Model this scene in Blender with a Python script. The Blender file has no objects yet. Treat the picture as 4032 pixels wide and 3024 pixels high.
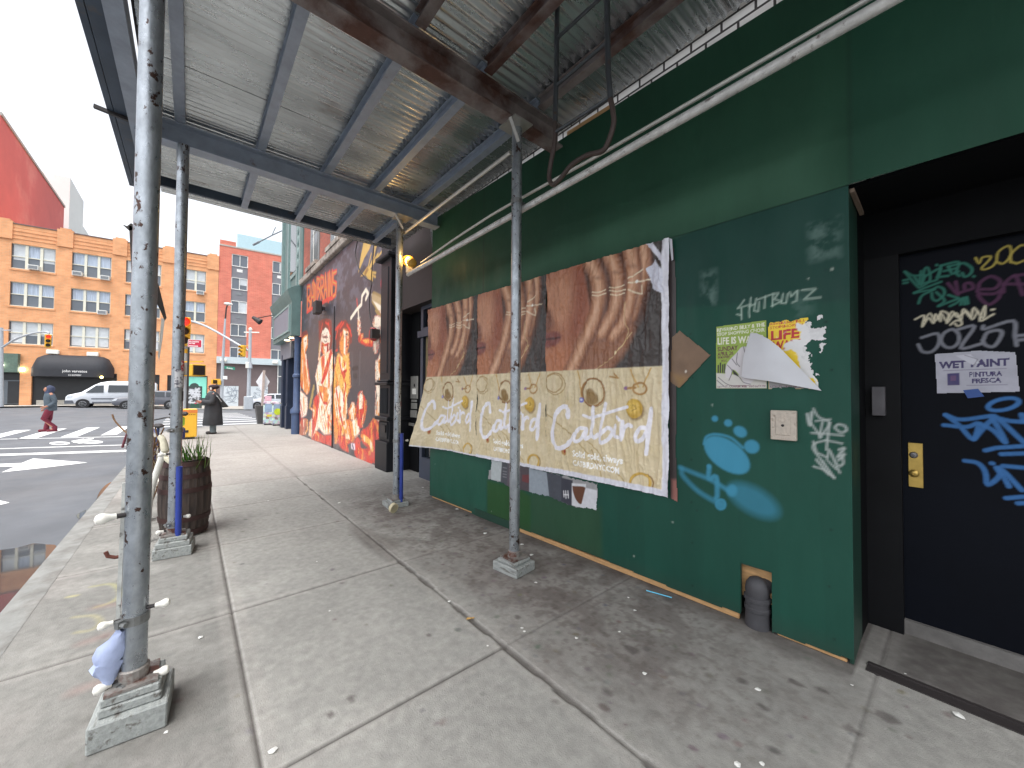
import bpy, bmesh, math, random
import numpy as np
from mathutils import Vector, Matrix, Euler
R = math.radians
random.seed(7); np.random.seed(7)
S = bpy.context.scene
COL = S.collection

# ------------------------------------------------------------------ camera
FOC, PITCH, YAW, ROLL, CH = 1500.0, R(1.25), R(40.2), R(0.4), 1.5
_fw = np.array([math.cos(YAW), -math.sin(YAW), 0]); _r0 = np.array([-math.sin(YAW), -math.cos(YAW), 0]); _up = np.array([0, 0, 1.])
CF = _fw*math.cos(PITCH)+_up*math.sin(PITCH); _u0 = _up*math.cos(PITCH)-_fw*math.sin(PITCH)
CU = _u0*math.cos(ROLL)-_r0*math.sin(ROLL); CR = _r0*math.cos(ROLL)+_u0*math.sin(ROLL)
CC = np.array([0, 0, CH])
cd = bpy.data.cameras.new('camera'); cam = bpy.data.objects.new('camera', cd); COL.objects.link(cam)
cam.matrix_world = Matrix(((CR[0], CU[0], -CF[0], 0), (CR[1], CU[1], -CF[1], 0), (CR[2], CU[2], -CF[2], CH), (0, 0, 0, 1)))
cd.sensor_width = 36; cd.lens = FOC/4032*36; cd.clip_start = 0.02; cd.clip_end = 500
S.camera = cam

# ------------------------------------------------------------------ light: bright overcast
SUN_EL, SUN_AZ = 70, 125            # azimuth measured from +X towards +Y (street side)
w = bpy.data.worlds.new("World"); S.world = w; w.use_nodes = True
nt = w.node_tree; nt.nodes.clear()
sky = nt.nodes.new('ShaderNodeTexSky'); sky.sky_type = 'NISHITA'; sky.sun_disc = False
sky.sun_elevation = R(SUN_EL); sky.sun_rotation = R(90-SUN_AZ); sky.dust_density = 4; sky.air_density = 1.0; sky.ozone_density = 1
hsv = nt.nodes.new('ShaderNodeHueSaturation'); hsv.inputs['Saturation'].default_value = 0.20
bgn = nt.nodes.new('ShaderNodeBackground'); bgn.inputs['Strength'].default_value = 0.15
out = nt.nodes.new('ShaderNodeOutputWorld')
nt.links.new(sky.outputs[0], hsv.inputs['Color']); nt.links.new(hsv.outputs[0], bgn.inputs['Color']); nt.links.new(bgn.outputs[0], out.inputs['Surface'])
sl = bpy.data.lights.new('sun', 'SUN'); sl.energy = 0.5; sl.angle = R(50); sl.color = (1, 0.985, 0.96)
so = bpy.data.objects.new('sun', sl); COL.objects.link(so)
sd = Vector((math.cos(R(SUN_EL))*math.cos(R(SUN_AZ)), math.cos(R(SUN_EL))*math.sin(R(SUN_AZ)), math.sin(R(SUN_EL))))
so.rotation_euler = (-sd).to_track_quat('-Z', 'Y').to_euler()
S.view_settings.view_transform = 'Standard'; S.view_settings.look = 'None'
S.view_settings.exposure = 1.38; S.view_settings.gamma = 1
S.cycles.max_bounces = 8; S.cycles.diffuse_bounces = 5

# ------------------------------------------------------------------ measuring helpers (photo pixel -> point on a real plane)
def ray(x, y): return CF+CR*((x-2016)/FOC)-CU*((y-1512)/FOC)
def G(x, y, z=0.0):
    d = ray(x, y); return CC+d*((z-CH)/d[2])
def onp(x, y, p0, n):
    d = ray(x, y); return CC+d*(np.dot(np.array(p0)-CC, n)/np.dot(d, n))
def Yp(x, y, Y): return onp(x, y, (0, Y, 0), np.array([0, 1., 0]))
def Xp(x, y, X): return onp(x, y, (X, 0, 0), np.array([1., 0, 0]))
def Tp(x, y, t): return CC+ray(x, y)*t
def z4(x, y): return 600+x/3.318, 900+y/3.318
def z5(x, y): return 600+x/3.318, 1300+y/3.318
def z6(x, y): return 1100+x/3.318, 900+y/3.318
def z7(x, y): return 1100+x/2.765, 1300+y/2.765
def zh(x, y): return 2600+x/1.659, 1100+y/1.659
def zd(x, y): return 3300+x/1.3825, 800+y/1.3825
def zp(x, y): return 1600+x/1.508, 900+y/1.508
def zt(x, y): return 2400+x/1.3554, y/1.3554
def zl(x, y): return 1600+x/2.765, 1750+y/2.765

# ------------------------------------------------------------------ colours and materials
def lin(c):
    c = np.array(c, float)/255.0
    return tuple(np.where(c <= .04045, c/12.92, ((c+.055)/1.055)**2.4))
def mat(name, col, rough=.6, metal=0.0, var=.25, scale=6.0, col2=None, thr=(.5, .62), scale2=3.0, bump=.0, bscale=60.0, spec=.5, stretch=(1, 1, 1), attr=None, coat=0, rvar=0.0, emit=None, estr=1.0, detail=6):
    m = bpy.data.materials.new(name); m.use_nodes = True; t = m.node_tree; n = t.nodes; L = t.links
    b = n['Principled BSDF']; b.inputs['Roughness'].default_value = rough; b.inputs['Metallic'].default_value = metal
    b.inputs['Specular IOR Level'].default_value = spec; b.inputs['Coat Weight'].default_value = coat
    tc = n.new('ShaderNodeTexCoord'); mp = n.new('ShaderNodeMapping'); mp.inputs['Scale'].default_value = stretch
    L.new(tc.outputs['Object'], mp.inputs['Vector'])
    def noise(s, d=detail):
        q = n.new('ShaderNodeTexNoise'); q.inputs['Scale'].default_value = s; q.inputs['Detail'].default_value = d; q.inputs['Roughness'].default_value = .62
        L.new(mp.outputs[0], q.inputs['Vector']); return q
    if attr:
        a = n.new('ShaderNodeAttribute'); a.attribute_name = attr; base = a.outputs['Color']
    else:
        r = n.new('ShaderNodeRGB'); r.outputs[0].default_value = (*col, 1); base = r.outputs[0]
    if col2 is not None:
        q = noise(scale2); rp = n.new('ShaderNodeMapRange'); rp.inputs[1].default_value = thr[0]; rp.inputs[2].default_value = thr[1]
        L.new(q.outputs[0], rp.inputs[0]); mx = n.new('ShaderNodeMix'); mx.data_type = 'RGBA'
        L.new(rp.outputs[0], mx.inputs[0]); L.new(base, mx.inputs[6]); mx.inputs[7].default_value = (*col2, 1); base = mx.outputs[2]
    if var > 0:
        q = noise(scale); rp = n.new('ShaderNodeMapRange'); rp.inputs[1].default_value = .25; rp.inputs[2].default_value = .75
        rp.inputs[3].default_value = 1-var; rp.inputs[4].default_value = 1+var; L.new(q.outputs[0], rp.inputs[0])
        vm = n.new('ShaderNodeVectorMath'); vm.operation = 'SCALE'; L.new(base, vm.inputs[0]); L.new(rp.outputs[0], vm.inputs['Scale']); base = vm.outputs[0]
        if rvar:
            r2 = n.new('ShaderNodeMapRange'); r2.inputs[1].default_value = .3; r2.inputs[2].default_value = .7; r2.inputs[3].default_value = max(.02, rough-rvar); r2.inputs[4].default_value = min(1, rough+rvar)
            q2 = noise(scale*1.7); L.new(q2.outputs[0], r2.inputs[0]); L.new(r2.outputs[0], b.inputs['Roughness'])
    L.new(base, b.inputs['Base Color'])
    if bump:
        q = noise(bscale, 4); bp = n.new('ShaderNodeBump'); bp.inputs['Strength'].default_value = bump; bp.inputs['Distance'].default_value = .01
        L.new(q.outputs[0], bp.inputs['Height']); L.new(bp.outputs[0], b.inputs['Normal'])
    if emit is not None:
        b.inputs['Emission Color'].default_value = (*emit, 1); b.inputs['Emission Strength'].default_value = estr
    return m
def brickmat(name, c1, c2, mortar, sc=1.0, bw=.22, bh=.075, plane='XZ', rough=.85, var=.25, ms=.012):
    m = bpy.data.materials.new(name); m.use_nodes = True; t = m.node_tree; n = t.nodes; L = t.links; b = n['Principled BSDF']; b.inputs['Roughness'].default_value = rough
    tc = n.new('ShaderNodeTexCoord'); sp = n.new('ShaderNodeSeparateXYZ'); cb = n.new('ShaderNodeCombineXYZ')
    L.new(tc.outputs['Object'], sp.inputs[0]); L.new(sp.outputs[0 if plane == 'XZ' else 1], cb.inputs[0]); L.new(sp.outputs[2], cb.inputs[1])
    k = n.new('ShaderNodeTexBrick'); k.inputs['Scale'].default_value = sc; k.inputs['Brick Width'].default_value = bw; k.inputs['Row Height'].default_value = bh
    k.inputs['Mortar Size'].default_value = ms; k.inputs['Color1'].default_value = (*c1, 1); k.inputs['Color2'].default_value = (*c2, 1); k.inputs['Mortar'].default_value = (*mortar, 1)
    L.new(cb.outputs[0], k.inputs['Vector'])
    q = n.new('ShaderNodeTexNoise'); q.inputs['Scale'].default_value = 1.2; q.inputs['Detail'].default_value = 8; L.new(tc.outputs['Object'], q.inputs['Vector'])
    rp = n.new('ShaderNodeMapRange'); rp.inputs[1].default_value = .3; rp.inputs[2].default_value = .7; rp.inputs[3].default_value = 1-var; rp.inputs[4].default_value = 1+var; L.new(q.outputs[0], rp.inputs[0])
    vm = n.new('ShaderNodeVectorMath'); vm.operation = 'SCALE'; L.new(k.outputs[0], vm.inputs[0]); L.new(rp.outputs[0], vm.inputs['Scale']); L.new(vm.outputs[0], b.inputs['Base Color'])
    bp = n.new('ShaderNodeBump'); bp.inputs['Strength'].default_value = .4; bp.inputs['Distance'].default_value = .01; bp.invert = True
    L.new(k.outputs['Fac'], bp.inputs['Height']); L.new(bp.outputs[0], b.inputs['Normal'])
    return m

# ------------------------------------------------------------------ mesh helpers
class MB:
    def __init__(s): s.v = []; s.f = []
    def add(s, vs, fs):
        o = len(s.v); s.v += [tuple(map(float, v)) for v in vs]; s.f += [tuple(i+o for i in f) for f in fs]; return s
    def box(s, a, b, M=None):
        x0, y0, z0 = a; x1, y1, z1 = b
        vs = [Vector(p) for p in ((x0, y0, z0), (x1, y0, z0), (x1, y1, z0), (x0, y1, z0), (x0, y0, z1), (x1, y0, z1), (x1, y1, z1), (x0, y1, z1))]
        if M is not None: vs = [M @ v for v in vs]
        return s.add(vs, [(0, 3, 2, 1), (4, 5, 6, 7), (0, 1, 5, 4), (1, 2, 6, 5), (2, 3, 7, 6), (3, 0, 4, 7)])
    def bar(s, p, q, wx, wz, up=(0, 0, 1)):          # box beam between two points
        p = Vector(p); q = Vector(q); d = (q-p).normalized(); u = Vector(up)
        sx = d.cross(u).normalized(); u = sx.cross(d).normalized(); vs = []
        for c in (p, q):
            for a, b in ((-1, -1), (1, -1), (1, 1), (-1, 1)): vs.append(c+sx*(a*wx/2)+u*(b*wz/2))
        return s.add(vs, [(0, 1, 2, 3), (7, 6, 5, 4), (0, 4, 5, 1), (1, 5, 6, 2), (2, 6, 7, 3), (3, 7, 4, 0)])
    def tube(s, pts, r, n=10, caps=True):
        pts = [Vector(p) for p in pts]; rs = r if isinstance(r, (list, tuple)) else [r]*len(pts); rings = []; ref = None
        for i, p in enumerate(pts):
            t = (pts[min(i+1, len(pts)-1)]-pts[max(i-1, 0)]).normalized()
            if ref is None: ref = t.orthogonal().normalized()
            ref = (ref-t*ref.dot(t)); ref = ref.normalized() if ref.length > 1e-6 else t.orthogonal().normalized()
            o = t.cross(ref); rings.append([p+(ref*math.cos(2*math.pi*k/n)+o*math.sin(2*math.pi*k/n))*rs[i] for k in range(n)])
        vs = [v for g in rings for v in g]; fs = []
        for i in range(len(pts)-1):
            for k in range(n): fs.append((i*n+k, i*n+(k+1) % n, (i+1)*n+(k+1) % n, (i+1)*n+k))
        if caps: fs.append(tuple(range(n-1, -1, -1))); fs.append(tuple(range((len(pts)-1)*n, len(pts)*n)))
        return s.add(vs, fs)
    def lathe(s, prof, n=20, c=(0, 0, 0), M=None):
        vs = []
        for r, z in prof:
            for k in range(n):
                v = Vector((c[0]+r*math.cos(2*math.pi*k/n), c[1]+r*math.sin(2*math.pi*k/n), c[2]+z)); vs.append(M @ v if M is not None else v)
        fs = []
        for i in range(len(prof)-1):
            for k in range(n): fs.append((i*n+k, i*n+(k+1) % n, (i+1)*n+(k+1) % n, (i+1)*n+k))
        fs.append(tuple(range(n-1, -1, -1))); fs.append(tuple(range((len(prof)-1)*n, len(prof)*n)))
        return s.add(vs, fs)
    def loft(s, rings, caps=True):
        n = len(rings[0]); vs = [v for g in rings for v in g]; fs = []
        for i in range(len(rings)-1):
            for k in range(n): fs.append((i*n+k, i*n+(k+1) % n, (i+1)*n+(k+1) % n, (i+1)*n+k))
        if caps: fs.append(tuple(range(n-1, -1, -1))); fs.append(tuple(range((len(rings)-1)*n, len(rings)*n)))
        return s.add(vs, fs)
    def prism(s, pts, off):                           # planar outline (3D) given a thickness vector
        n = len(pts); a = [Vector(p) for p in pts]; b = [p+Vector(off) for p in a]
        return s.add(a+b, [tuple(range(n)), tuple(range(2*n-1, n-1, -1))]+[(i, i+n, (i+1) % n+n, (i+1) % n) for i in range(n)])
    def ball(s, c, r, sc=(1, 1, 1), n=12, m=8):
        prof = [(math.sin(math.pi*i/m)*r+1e-5, -math.cos(math.pi*i/m)*r) for i in range(m+1)]
        M = Matrix.Translation(Vector(c)) @ Matrix.Diagonal((*sc, 1)); return s.lathe(prof, n, M=M)
    def build(s, name, m, parent=None, smooth=False, bevel=0.0, angle=40):
        me = bpy.data.meshes.new(name); me.from_pydata(s.v, [], s.f); me.validate(); bm = bmesh.new(); bm.from_mesh(me)
        bmesh.ops.recalc_face_normals(bm, faces=bm.faces)
        if bevel:
            es = [e for e in bm.edges if len(e.link_faces) == 2 and e.calc_face_angle(0) > .6]
            bmesh.ops.bevel(bm, geom=es, offset=bevel, segments=1, affect='EDGES', clamp_overlap=True)
        if smooth:
            for f in bm.faces: f.smooth = True
            for e in bm.edges:
                if len(e.link_faces) == 2 and e.calc_face_angle(0) > R(angle): e.smooth = False
        bm.to_mesh(me); bm.free(); me.materials.append(m)
        o = bpy.data.objects.new(name, me); COL.objects.link(o)
        if parent is not None:
            o.parent = parent
            o.matrix_parent_inverse = Matrix.Identity(4)
            if parent.get('_org') is not None: pass
        return o
def tag(o, label=None, cat=None, group=None, kind=None):
    if label: o['label'] = label
    if cat: o['category'] = cat
    if group: o['group'] = group
    if kind: o['kind'] = kind
    return o
def thing(name, label, cat, loc=(0, 0, 0), rz=0, group=None, kind=None):
    o = bpy.data.objects.new(name, None); COL.objects.link(o); o.empty_display_size = .2; o.location = tuple(map(float, loc)); o.rotation_euler = (0, 0, rz)
    return tag(o, label, cat, group, kind)
def rest(root, loc):
    """parts were built in world coordinates: move the root to its base point, keep the parts where they are"""
    root.location = tuple(map(float, loc))
    for c in root.children: c.location = tuple(-float(a) for a in loc)
def circ(u, v, n=24): return [(u*math.cos(2*math.pi*k/n), v*math.sin(2*math.pi*k/n)) for k in range(n)]
def crom(pts, k=6):
    P = [np.array(p, float) for p in pts]; P = [P[0]*2-P[1]]+P+[P[-1]*2-P[-2]]; o = []
    for i in range(1, len(P)-2):
        for j in range(k):
            t = j/k; a, b, c, d = P[i-1], P[i], P[i+1], P[i+2]
            o.append(.5*(2*b+(c-a)*t+(2*a-5*b+4*c-d)*t*t+(3*b-a-3*c+d)*t**3))
    o.append(P[-2]); return o
def copy_tree(o, parent=None):
    c = o.copy(); COL.objects.link(c); c.parent = parent
    for ch in list(o.children): copy_tree(ch, c)
    return c

# ------------------------------------------------------------------ painted flat things (posters, murals, graffiti) as coloured fine meshes
def vnoise(x, y, seed=0):
    r = np.random.RandomState(seed); T = r.rand(256, 256)
    xi = np.floor(x).astype(int); yi = np.floor(y).astype(int); fx = x-xi; fy = y-yi; fx = fx*fx*(3-2*fx); fy = fy*fy*(3-2*fy)
    g = lambda a, b: T[a % 256, b % 256]
    return (g(xi, yi)*(1-fx)+g(xi+1, yi)*fx)*(1-fy)+(g(xi, yi+1)*(1-fx)+g(xi+1, yi+1)*fx)*fy
def fbm(x, y, seed=0, o=4):
    s = 0; a = .5
    for i in range(o): s = s+a*vnoise(x*2**i, y*2**i, seed+i); a *= .5
    return s/(1-.5**o)
_glyph = {}
def text_tris(body, bold=0.0):
    if (body, bold) in _glyph: return _glyph[(body, bold)]
    cu = bpy.data.curves.new('lettering', 'FONT'); cu.body = body; cu.size = 1; cu.resolution_u = 2; cu.offset = bold; ob = bpy.data.objects.new('lettering', cu); COL.objects.link(ob)
    dg = bpy.context.evaluated_depsgraph_get(); me = bpy.data.meshes.new_from_object(ob.evaluated_get(dg)); me.calc_loop_triangles()
    v = np.array([p.co[:2] for p in me.vertices]); t = [tuple(q.vertices) for q in me.loop_triangles]
    bpy.data.objects.remove(ob); bpy.data.curves.remove(cu); bpy.data.meshes.remove(me); _glyph[(body, bold)] = (v, t); return v, t
class Canvas:
    def __init__(s, w, h, res, col, pix=None):
        s.w, s.h, s.res, s.pix = w, h, res, pix; s.nx = int(w/res)+1; s.ny = int(h/res)+1
        s.u = np.linspace(0, w, s.nx); s.v = np.linspace(0, h, s.ny); s.U, s.V = np.meshgrid(s.u, s.v); s.c = np.ones((s.ny, s.nx, 3))*np.array(lin(col)); s.keep = np.ones((s.ny, s.nx), bool)
    def P(s, pts): return [s.pix(*p) for p in pts] if s.pix else list(pts)
    def win(s, pts, pad):
        a = np.array(pts); i0 = np.searchsorted(s.u, a[:, 0].min()-pad); i1 = np.searchsorted(s.u, a[:, 0].max()+pad); j0 = np.searchsorted(s.v, a[:, 1].min()-pad); j1 = np.searchsorted(s.v, a[:, 1].max()+pad)
        return slice(j0, j1), slice(i0, i1)
    def blend(s, sl, al, col):
        al = np.clip(al, 0, 1)[..., None]; s.c[sl] = s.c[sl]*(1-al)+np.array(lin(col))*al
    def _d(s, sl, pts, closed):
        U, V = s.U[sl], s.V[sl]; d = np.full(U.shape, 1e9); ins = np.zeros(U.shape, bool); n = len(pts)
        for i in range(n if closed else n-1):
            a, b = pts[i], pts[(i+1) % n]; ex, ey = b[0]-a[0], b[1]-a[1]; L = ex*ex+ey*ey+1e-12
            t = np.clip(((U-a[0])*ex+(V-a[1])*ey)/L, 0, 1); d = np.minimum(d, (U-a[0]-t*ex)**2+(V-a[1]-t*ey)**2)
            if closed:
                c = (a[1] > V) != (b[1] > V)
                with np.errstate(divide='ignore', invalid='ignore'): xx = a[0]+(V-a[1])*ex/(ey if abs(ey) > 1e-12 else 1e-12)
                ins ^= c & (U < xx)
        return np.sqrt(d), ins
    def poly(s, pts, col, soft=None, al=1.0, smooth=False, raw=False, wob=0, cut=False):
        pts = list(pts) if raw else s.P(pts); soft = soft or s.res*1.2
        if smooth: pts = [tuple(p) for p in crom(pts+[pts[0]], 4)][:-1]
        sl = s.win(pts, soft)
        if s.U[sl].size == 0: return
        d, ins = s._d(sl, pts, True); sd = np.where(ins, d, -d)
        if wob: sd = sd+(fbm(s.U[sl]/wob[1], s.V[sl]/wob[1], 5)-.5)*wob[0]*2
        a = np.clip(.5+sd/soft, 0, 1)*al
        if cut: return sl, a
        s.blend(sl, a, col)
    def stroke(s, pts, wd, col, soft=None, al=1.0, smooth=False, raw=False, spray=0):
        pts = list(pts) if raw else s.P(pts); soft = soft or s.res*1.2
        if smooth and len(pts) > 2: pts = [tuple(p) for p in crom(pts, 4)]
        sl = s.win(pts, wd+soft)
        if s.U[sl].size == 0: return
        d, _ = s._d(sl, pts, False); a = np.clip(.5+(wd/2-d)/soft, 0, 1)*al
        if spray: a = a*(1-spray+spray*2*fbm(s.U[sl]/.012, s.V[sl]/.012, 9, 2))
        s.blend(sl, a, col)
    def ell(s, c, rx, ry, col, rot=0, soft=None, al=1.0, raw=False, ring=0):
        p = [(c[0]+rx*math.cos(t)*math.cos(rot)-ry*math.sin(t)*math.sin(rot), c[1]+rx*math.cos(t)*math.sin(rot)+ry*math.sin(t)*math.cos(rot)) for t in np.linspace(0, 2*math.pi, 25)]
        if ring: s.stroke(p, ring, col, soft, al, raw=raw)
        else: s.poly(p[:-1], col, soft, al, raw=raw)
    def text(s, body, o, size, dx, dy, col, bold=0.0, al=1.0, raw=False, fit=None):
        """o, dx end and dy end are photo points (or raw u,v): baseline start, baseline end, top-left"""
        v, T = text_tris(body, bold); pts = s.P([o, dx, dy]) if not raw else [o, dx, dy]
        o = np.array(pts[0]); X = np.array(pts[1])-o; Y = np.array(pts[2])-o; wd = v[:, 0].max(); ht = .72
        q = o+v[:, :1]/wd*X+v[:, 1:]/ht*Y; lc = np.array(lin(col))
        for t in T:
            a, b, c = q[t[0]], q[t[1]], q[t[2]]; sl = s.win([a, b, c], s.res*.6); U, V = s.U[sl], s.V[sl]
            if U.size == 0: continue
            e = lambda p, r: (r[0]-p[0])*(V-p[1])-(r[1]-p[1])*(U-p[0])
            A, B, Cc = e(a, b), e(b, c), e(c, a); m = ((A >= 0) & (B >= 0) & (Cc >= 0)) | ((A <= 0) & (B <= 0) & (Cc <= 0))
            s.c[sl][m] = s.c[sl][m]*(1-al)+lc*al
    def tint(s, f): s.c *= f[..., None] if f.ndim == 2 else f
    def build(s, name, o, U, V, m, parent=None, disp=None, smooth=True):
        o, U, V = np.array(o, float), np.array(U, float), np.array(V, float); N = np.cross(U, V)
        co = o+s.U[..., None]*U+s.V[..., None]*V
        if disp is not None: co = co+disp[..., None]*N if disp.ndim == 2 else co+disp
        co = co.reshape(-1, 3); idx = np.arange(s.nx*s.ny).reshape(s.ny, s.nx)
        k = s.keep[:-1, :-1] & s.keep[1:, 1:] & s.keep[:-1, 1:] & s.keep[1:, :-1]
        F = np.stack([idx[:-1, :-1], idx[:-1, 1:], idx[1:, 1:], idx[1:, :-1]], -1)[k].reshape(-1, 4)
        used = np.zeros(len(co), bool); used[F.ravel()] = True; rm = np.cumsum(used)-1; F = rm[F]; co = co[used]; cc = s.c.reshape(-1, 3)[used]
        me = bpy.data.meshes.new(name); me.vertices.add(len(co)); me.vertices.foreach_set('co', co.ravel()); me.loops.add(F.size); me.loops.foreach_set('vertex_index', F.ravel().astype(np.int32))
        me.polygons.add(len(F)); me.polygons.foreach_set('loop_start', np.arange(0, F.size, 4, dtype=np.int32)); me.update(calc_edges=True)
        if smooth: me.polygons.foreach_set('use_smooth', np.ones(len(F), bool))
        a = me.color_attributes.new('Col', 'FLOAT_COLOR', 'POINT'); a.data.foreach_set('color', np.concatenate([cc, np.ones((len(cc), 1))], 1).astype(np.float32).ravel())
        me.materials.append(m); ob = bpy.data.objects.new(name, me); COL.objects.link(ob)
        if parent is not None: ob.parent = parent
        return ob
def wall_holes(mb, P, a0, a1, b0, b1, holes, depth):
    """P(a,b,d) -> world point; front skin with rectangular holes and reveals"""
    A = sorted({a0, a1, *[h[0] for h in holes], *[h[1] for h in holes]}); B = sorted({b0, b1, *[h[2] for h in holes], *[h[3] for h in holes]})
    for i in range(len(A)-1):
        for j in range(len(B)-1):
            ca, cb = (A[i]+A[i+1])/2, (B[j]+B[j+1])/2
            if any(h[0] < ca < h[1] and h[2] < cb < h[3] for h in holes): continue
            mb.add([P(A[i], B[j], 0), P(A[i+1], B[j], 0), P(A[i+1], B[j+1], 0), P(A[i], B[j+1], 0)], [(0, 1, 2, 3)])
    for h in holes:
        c = [(h[0], h[2]), (h[1], h[2]), (h[1], h[3]), (h[0], h[3])]
        for k in range(4):
            p, q = c[k], c[(k+1) % 4]; mb.add([P(*p, 0), P(*q, 0), P(*q, depth), P(*p, depth)], [(0, 1, 2, 3)])
    return mb
# ------------------------------------------------------------------ materials
PAINTED = mat('painted surface', (1, 1, 1), rough=.62, var=.10, scale=40, attr='Col', bump=.05, bscale=120)
PAPER = mat('pasted paper', (1, 1, 1), rough=.36, var=.05, scale=25, attr='Col', bump=.06, bscale=50)
MURAL = mat('mural paint', (1, 1, 1), rough=.38, var=.10, scale=9, attr='Col', bump=.35, bscale=9)
PLY = mat('green plywood paint', (1, 1, 1), rough=.58, spec=.28, var=.12, scale=3.5, attr='Col', bump=.10, bscale=30, stretch=(1, 1, .35), rvar=.12)
DOORM = mat('black door paint', (1, 1, 1), spec=.12, rough=.6, var=.10, scale=5, attr='Col', bump=.05, bscale=40)
CONC = mat('sidewalk concrete', (1, 1, 1), rough=.88, var=.20, scale=18, attr='Col', bump=.35, bscale=150, detail=10, col2=(.13, .125, .12), scale2=190, thr=(.60, .70))
CONC2 = mat('pale concrete', lin((176, 172, 164)), rough=.9, var=.2, scale=4, bump=.2)
KERB = mat('kerb concrete', lin((138, 139, 136)), rough=.9, var=.25, scale=6, bump=.3, bscale=50, col2=lin((120, 118, 114)), scale2=2.2)
ASPH = mat('asphalt', (.118, .128, .142), rough=.8, var=.22, scale=1.1, bump=.35, bscale=160, col2=(.135, .142, .152), scale2=.35, thr=(.48, .58))
MARK = mat('road paint', (.78, .79, .78), rough=.7, var=.15, scale=5, col2=(.42, .43, .44), scale2=7, thr=(.6, .68))
WATER = mat('puddle water', (.05, .052, .056), rough=.03, var=0, spec=.9, bump=.01, bscale=6)
GALV = mat('galvanised pipe', lin((158, 164, 170)), rough=.36, metal=.75, var=.28, scale=16, col2=lin((74, 56, 50)), scale2=17, thr=(.605, .63), bump=.2, bscale=38, rvar=.16, stretch=(1, 1, .7))
GALVB = mat('light galvanised brace', lin((206, 206, 204)), rough=.45, metal=.35, var=.25, scale=18, col2=lin((128, 120, 116)), scale2=20, thr=(.6, .68), bump=.15, bscale=40)
GALV2 = mat('clean conduit', lin((205, 204, 198)), rough=.4, metal=.4, var=.1, scale=20)
STEEL = mat('grey painted steel', lin((146, 156, 170)), rough=.5, metal=.2, var=.2, scale=7, col2=lin((110, 88, 76)), scale2=5, thr=(.64, .74), bump=.1, bscale=40)
RUSTY = mat('rusty steel', lin((86, 60, 52)), rough=.75, metal=.25, var=.35, scale=6, col2=lin((128, 120, 118)), scale2=2.1, thr=(.42, .58), bump=.2, bscale=50)
DECK = mat('corrugated zinc', lin((206, 211, 214)), rough=.27, metal=.86, var=.28, scale=3.2, col2=lin((128, 98, 80)), scale2=2.0, thr=(.62, .76), bump=.012, bscale=30, rvar=.10, stretch=(1, .3, 1))
OUTER = mat('dark blue steel edge', lin((66, 78, 92)), rough=.55, metal=.2, var=.25, scale=3, col2=lin((92, 84, 76)), scale2=4, thr=(.6, .7))
BLUEP = mat('blue enamel pipe', lin((38, 58, 140)), rough=.4, var=.2, scale=12)
TIMBER = mat('weathered grey timber', lin((150, 154, 152)), rough=.85, var=.3, scale=9, stretch=(1, 6, 6), col2=lin((84, 78, 72)), scale2=5, thr=(.55, .68), bump=.4, bscale=30)
RAWOOD = mat('raw plywood edge', lin((190, 150, 104)), rough=.8, var=.25, scale=12, stretch=(1, 1, 5))
CLAMPM = mat('zinc clamp', lin((136, 138, 138)), rough=.4, metal=.7, var=.3, scale=20, col2=lin((96, 72, 60)), scale2=14, thr=(.55, .65))
PLATE = mat('rust stained plate', lin((140, 136, 132)), rough=.6, metal=.4, var=.3, scale=14, col2=lin((96, 58, 46)), scale2=12, thr=(.5, .62))
RUST = mat('rust brown metal', lin((96, 54, 44)), rough=.8, var=.3, scale=14, bump=.2)
PLASTW = mat('white plastic', lin((232, 230, 222)), rough=.35, var=.08, scale=30)
DARK = mat('dark fitting', lin((48, 44, 44)), rough=.6, var=.2)
BLACKM = mat('black painted wall', lin((11, 12, 15)), spec=.15, rough=.7, var=.2, scale=5)
NAVY = mat('navy frame paint', lin((58, 66, 82)), rough=.5, var=.15, scale=5)
GLASS = mat('dark shop glass', lin((34, 40, 44)), rough=.06, var=0, spec=.6)
CLOTH = mat('pale blue cloth', lin((160, 172, 204)), rough=.8, var=.15, scale=14, bump=.1)
BRASS = mat('worn brass', lin((196, 166, 92)), rough=.38, metal=.8, var=.2, scale=18)
CHROME = mat('brushed steel plate', lin((176, 174, 168)), rough=.4, metal=.6, var=.15, scale=20)
VENTG = mat('dark grey vent plastic', lin((66, 66, 70)), rough=.6, var=.2, scale=12, bump=.1)
WBRICK = brickmat('white painted brick', lin((222, 220, 216)), lin((206, 204, 200)), lin((60, 57, 56)), bw=.22, bh=.075, ms=.009)
HGREEN = mat('dark green board', lin((30, 62, 50)), rough=.55, var=.15, scale=4)

# ------------------------------------------------------------------ ground
def sstep(a, b, x):
    t = min(1, max(0, (x-a)/(b-a))); return t*t*(3-2*t)
def zroad(x, y): return -.12-.03*min(20, max(0, 7-y))*sstep(25, 48, x)
def ground_grid(name, xs, ys, dz, m, ok=None):
    mb = MB(); vs = [(x, y, zroad(x, y)+dz) for y in ys for x in xs]; n = len(xs); fs = []
    for j in range(len(ys)-1):
        for i in range(n-1):
            if ok is None or ok((xs[i]+xs[i+1])/2, (ys[j]+ys[j+1])/2): fs.append((j*n+i, j*n+i+1, (j+1)*n+i+1, (j+1)*n+i))
    mb.add(vs, fs); return mb.build(name, m, smooth=True)
road = ground_grid('road', [-120, -60, -20, 0, 10, 18, 21]+[21+2*i for i in range(1, 20)]+[70, 110, 220], [-160, -90, -50, -30, -20, -15]+[-13+2*i for i in range(0, 15)]+[25, 60, 150], 0, ASPH)
tag(road, kind='structure')

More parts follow.
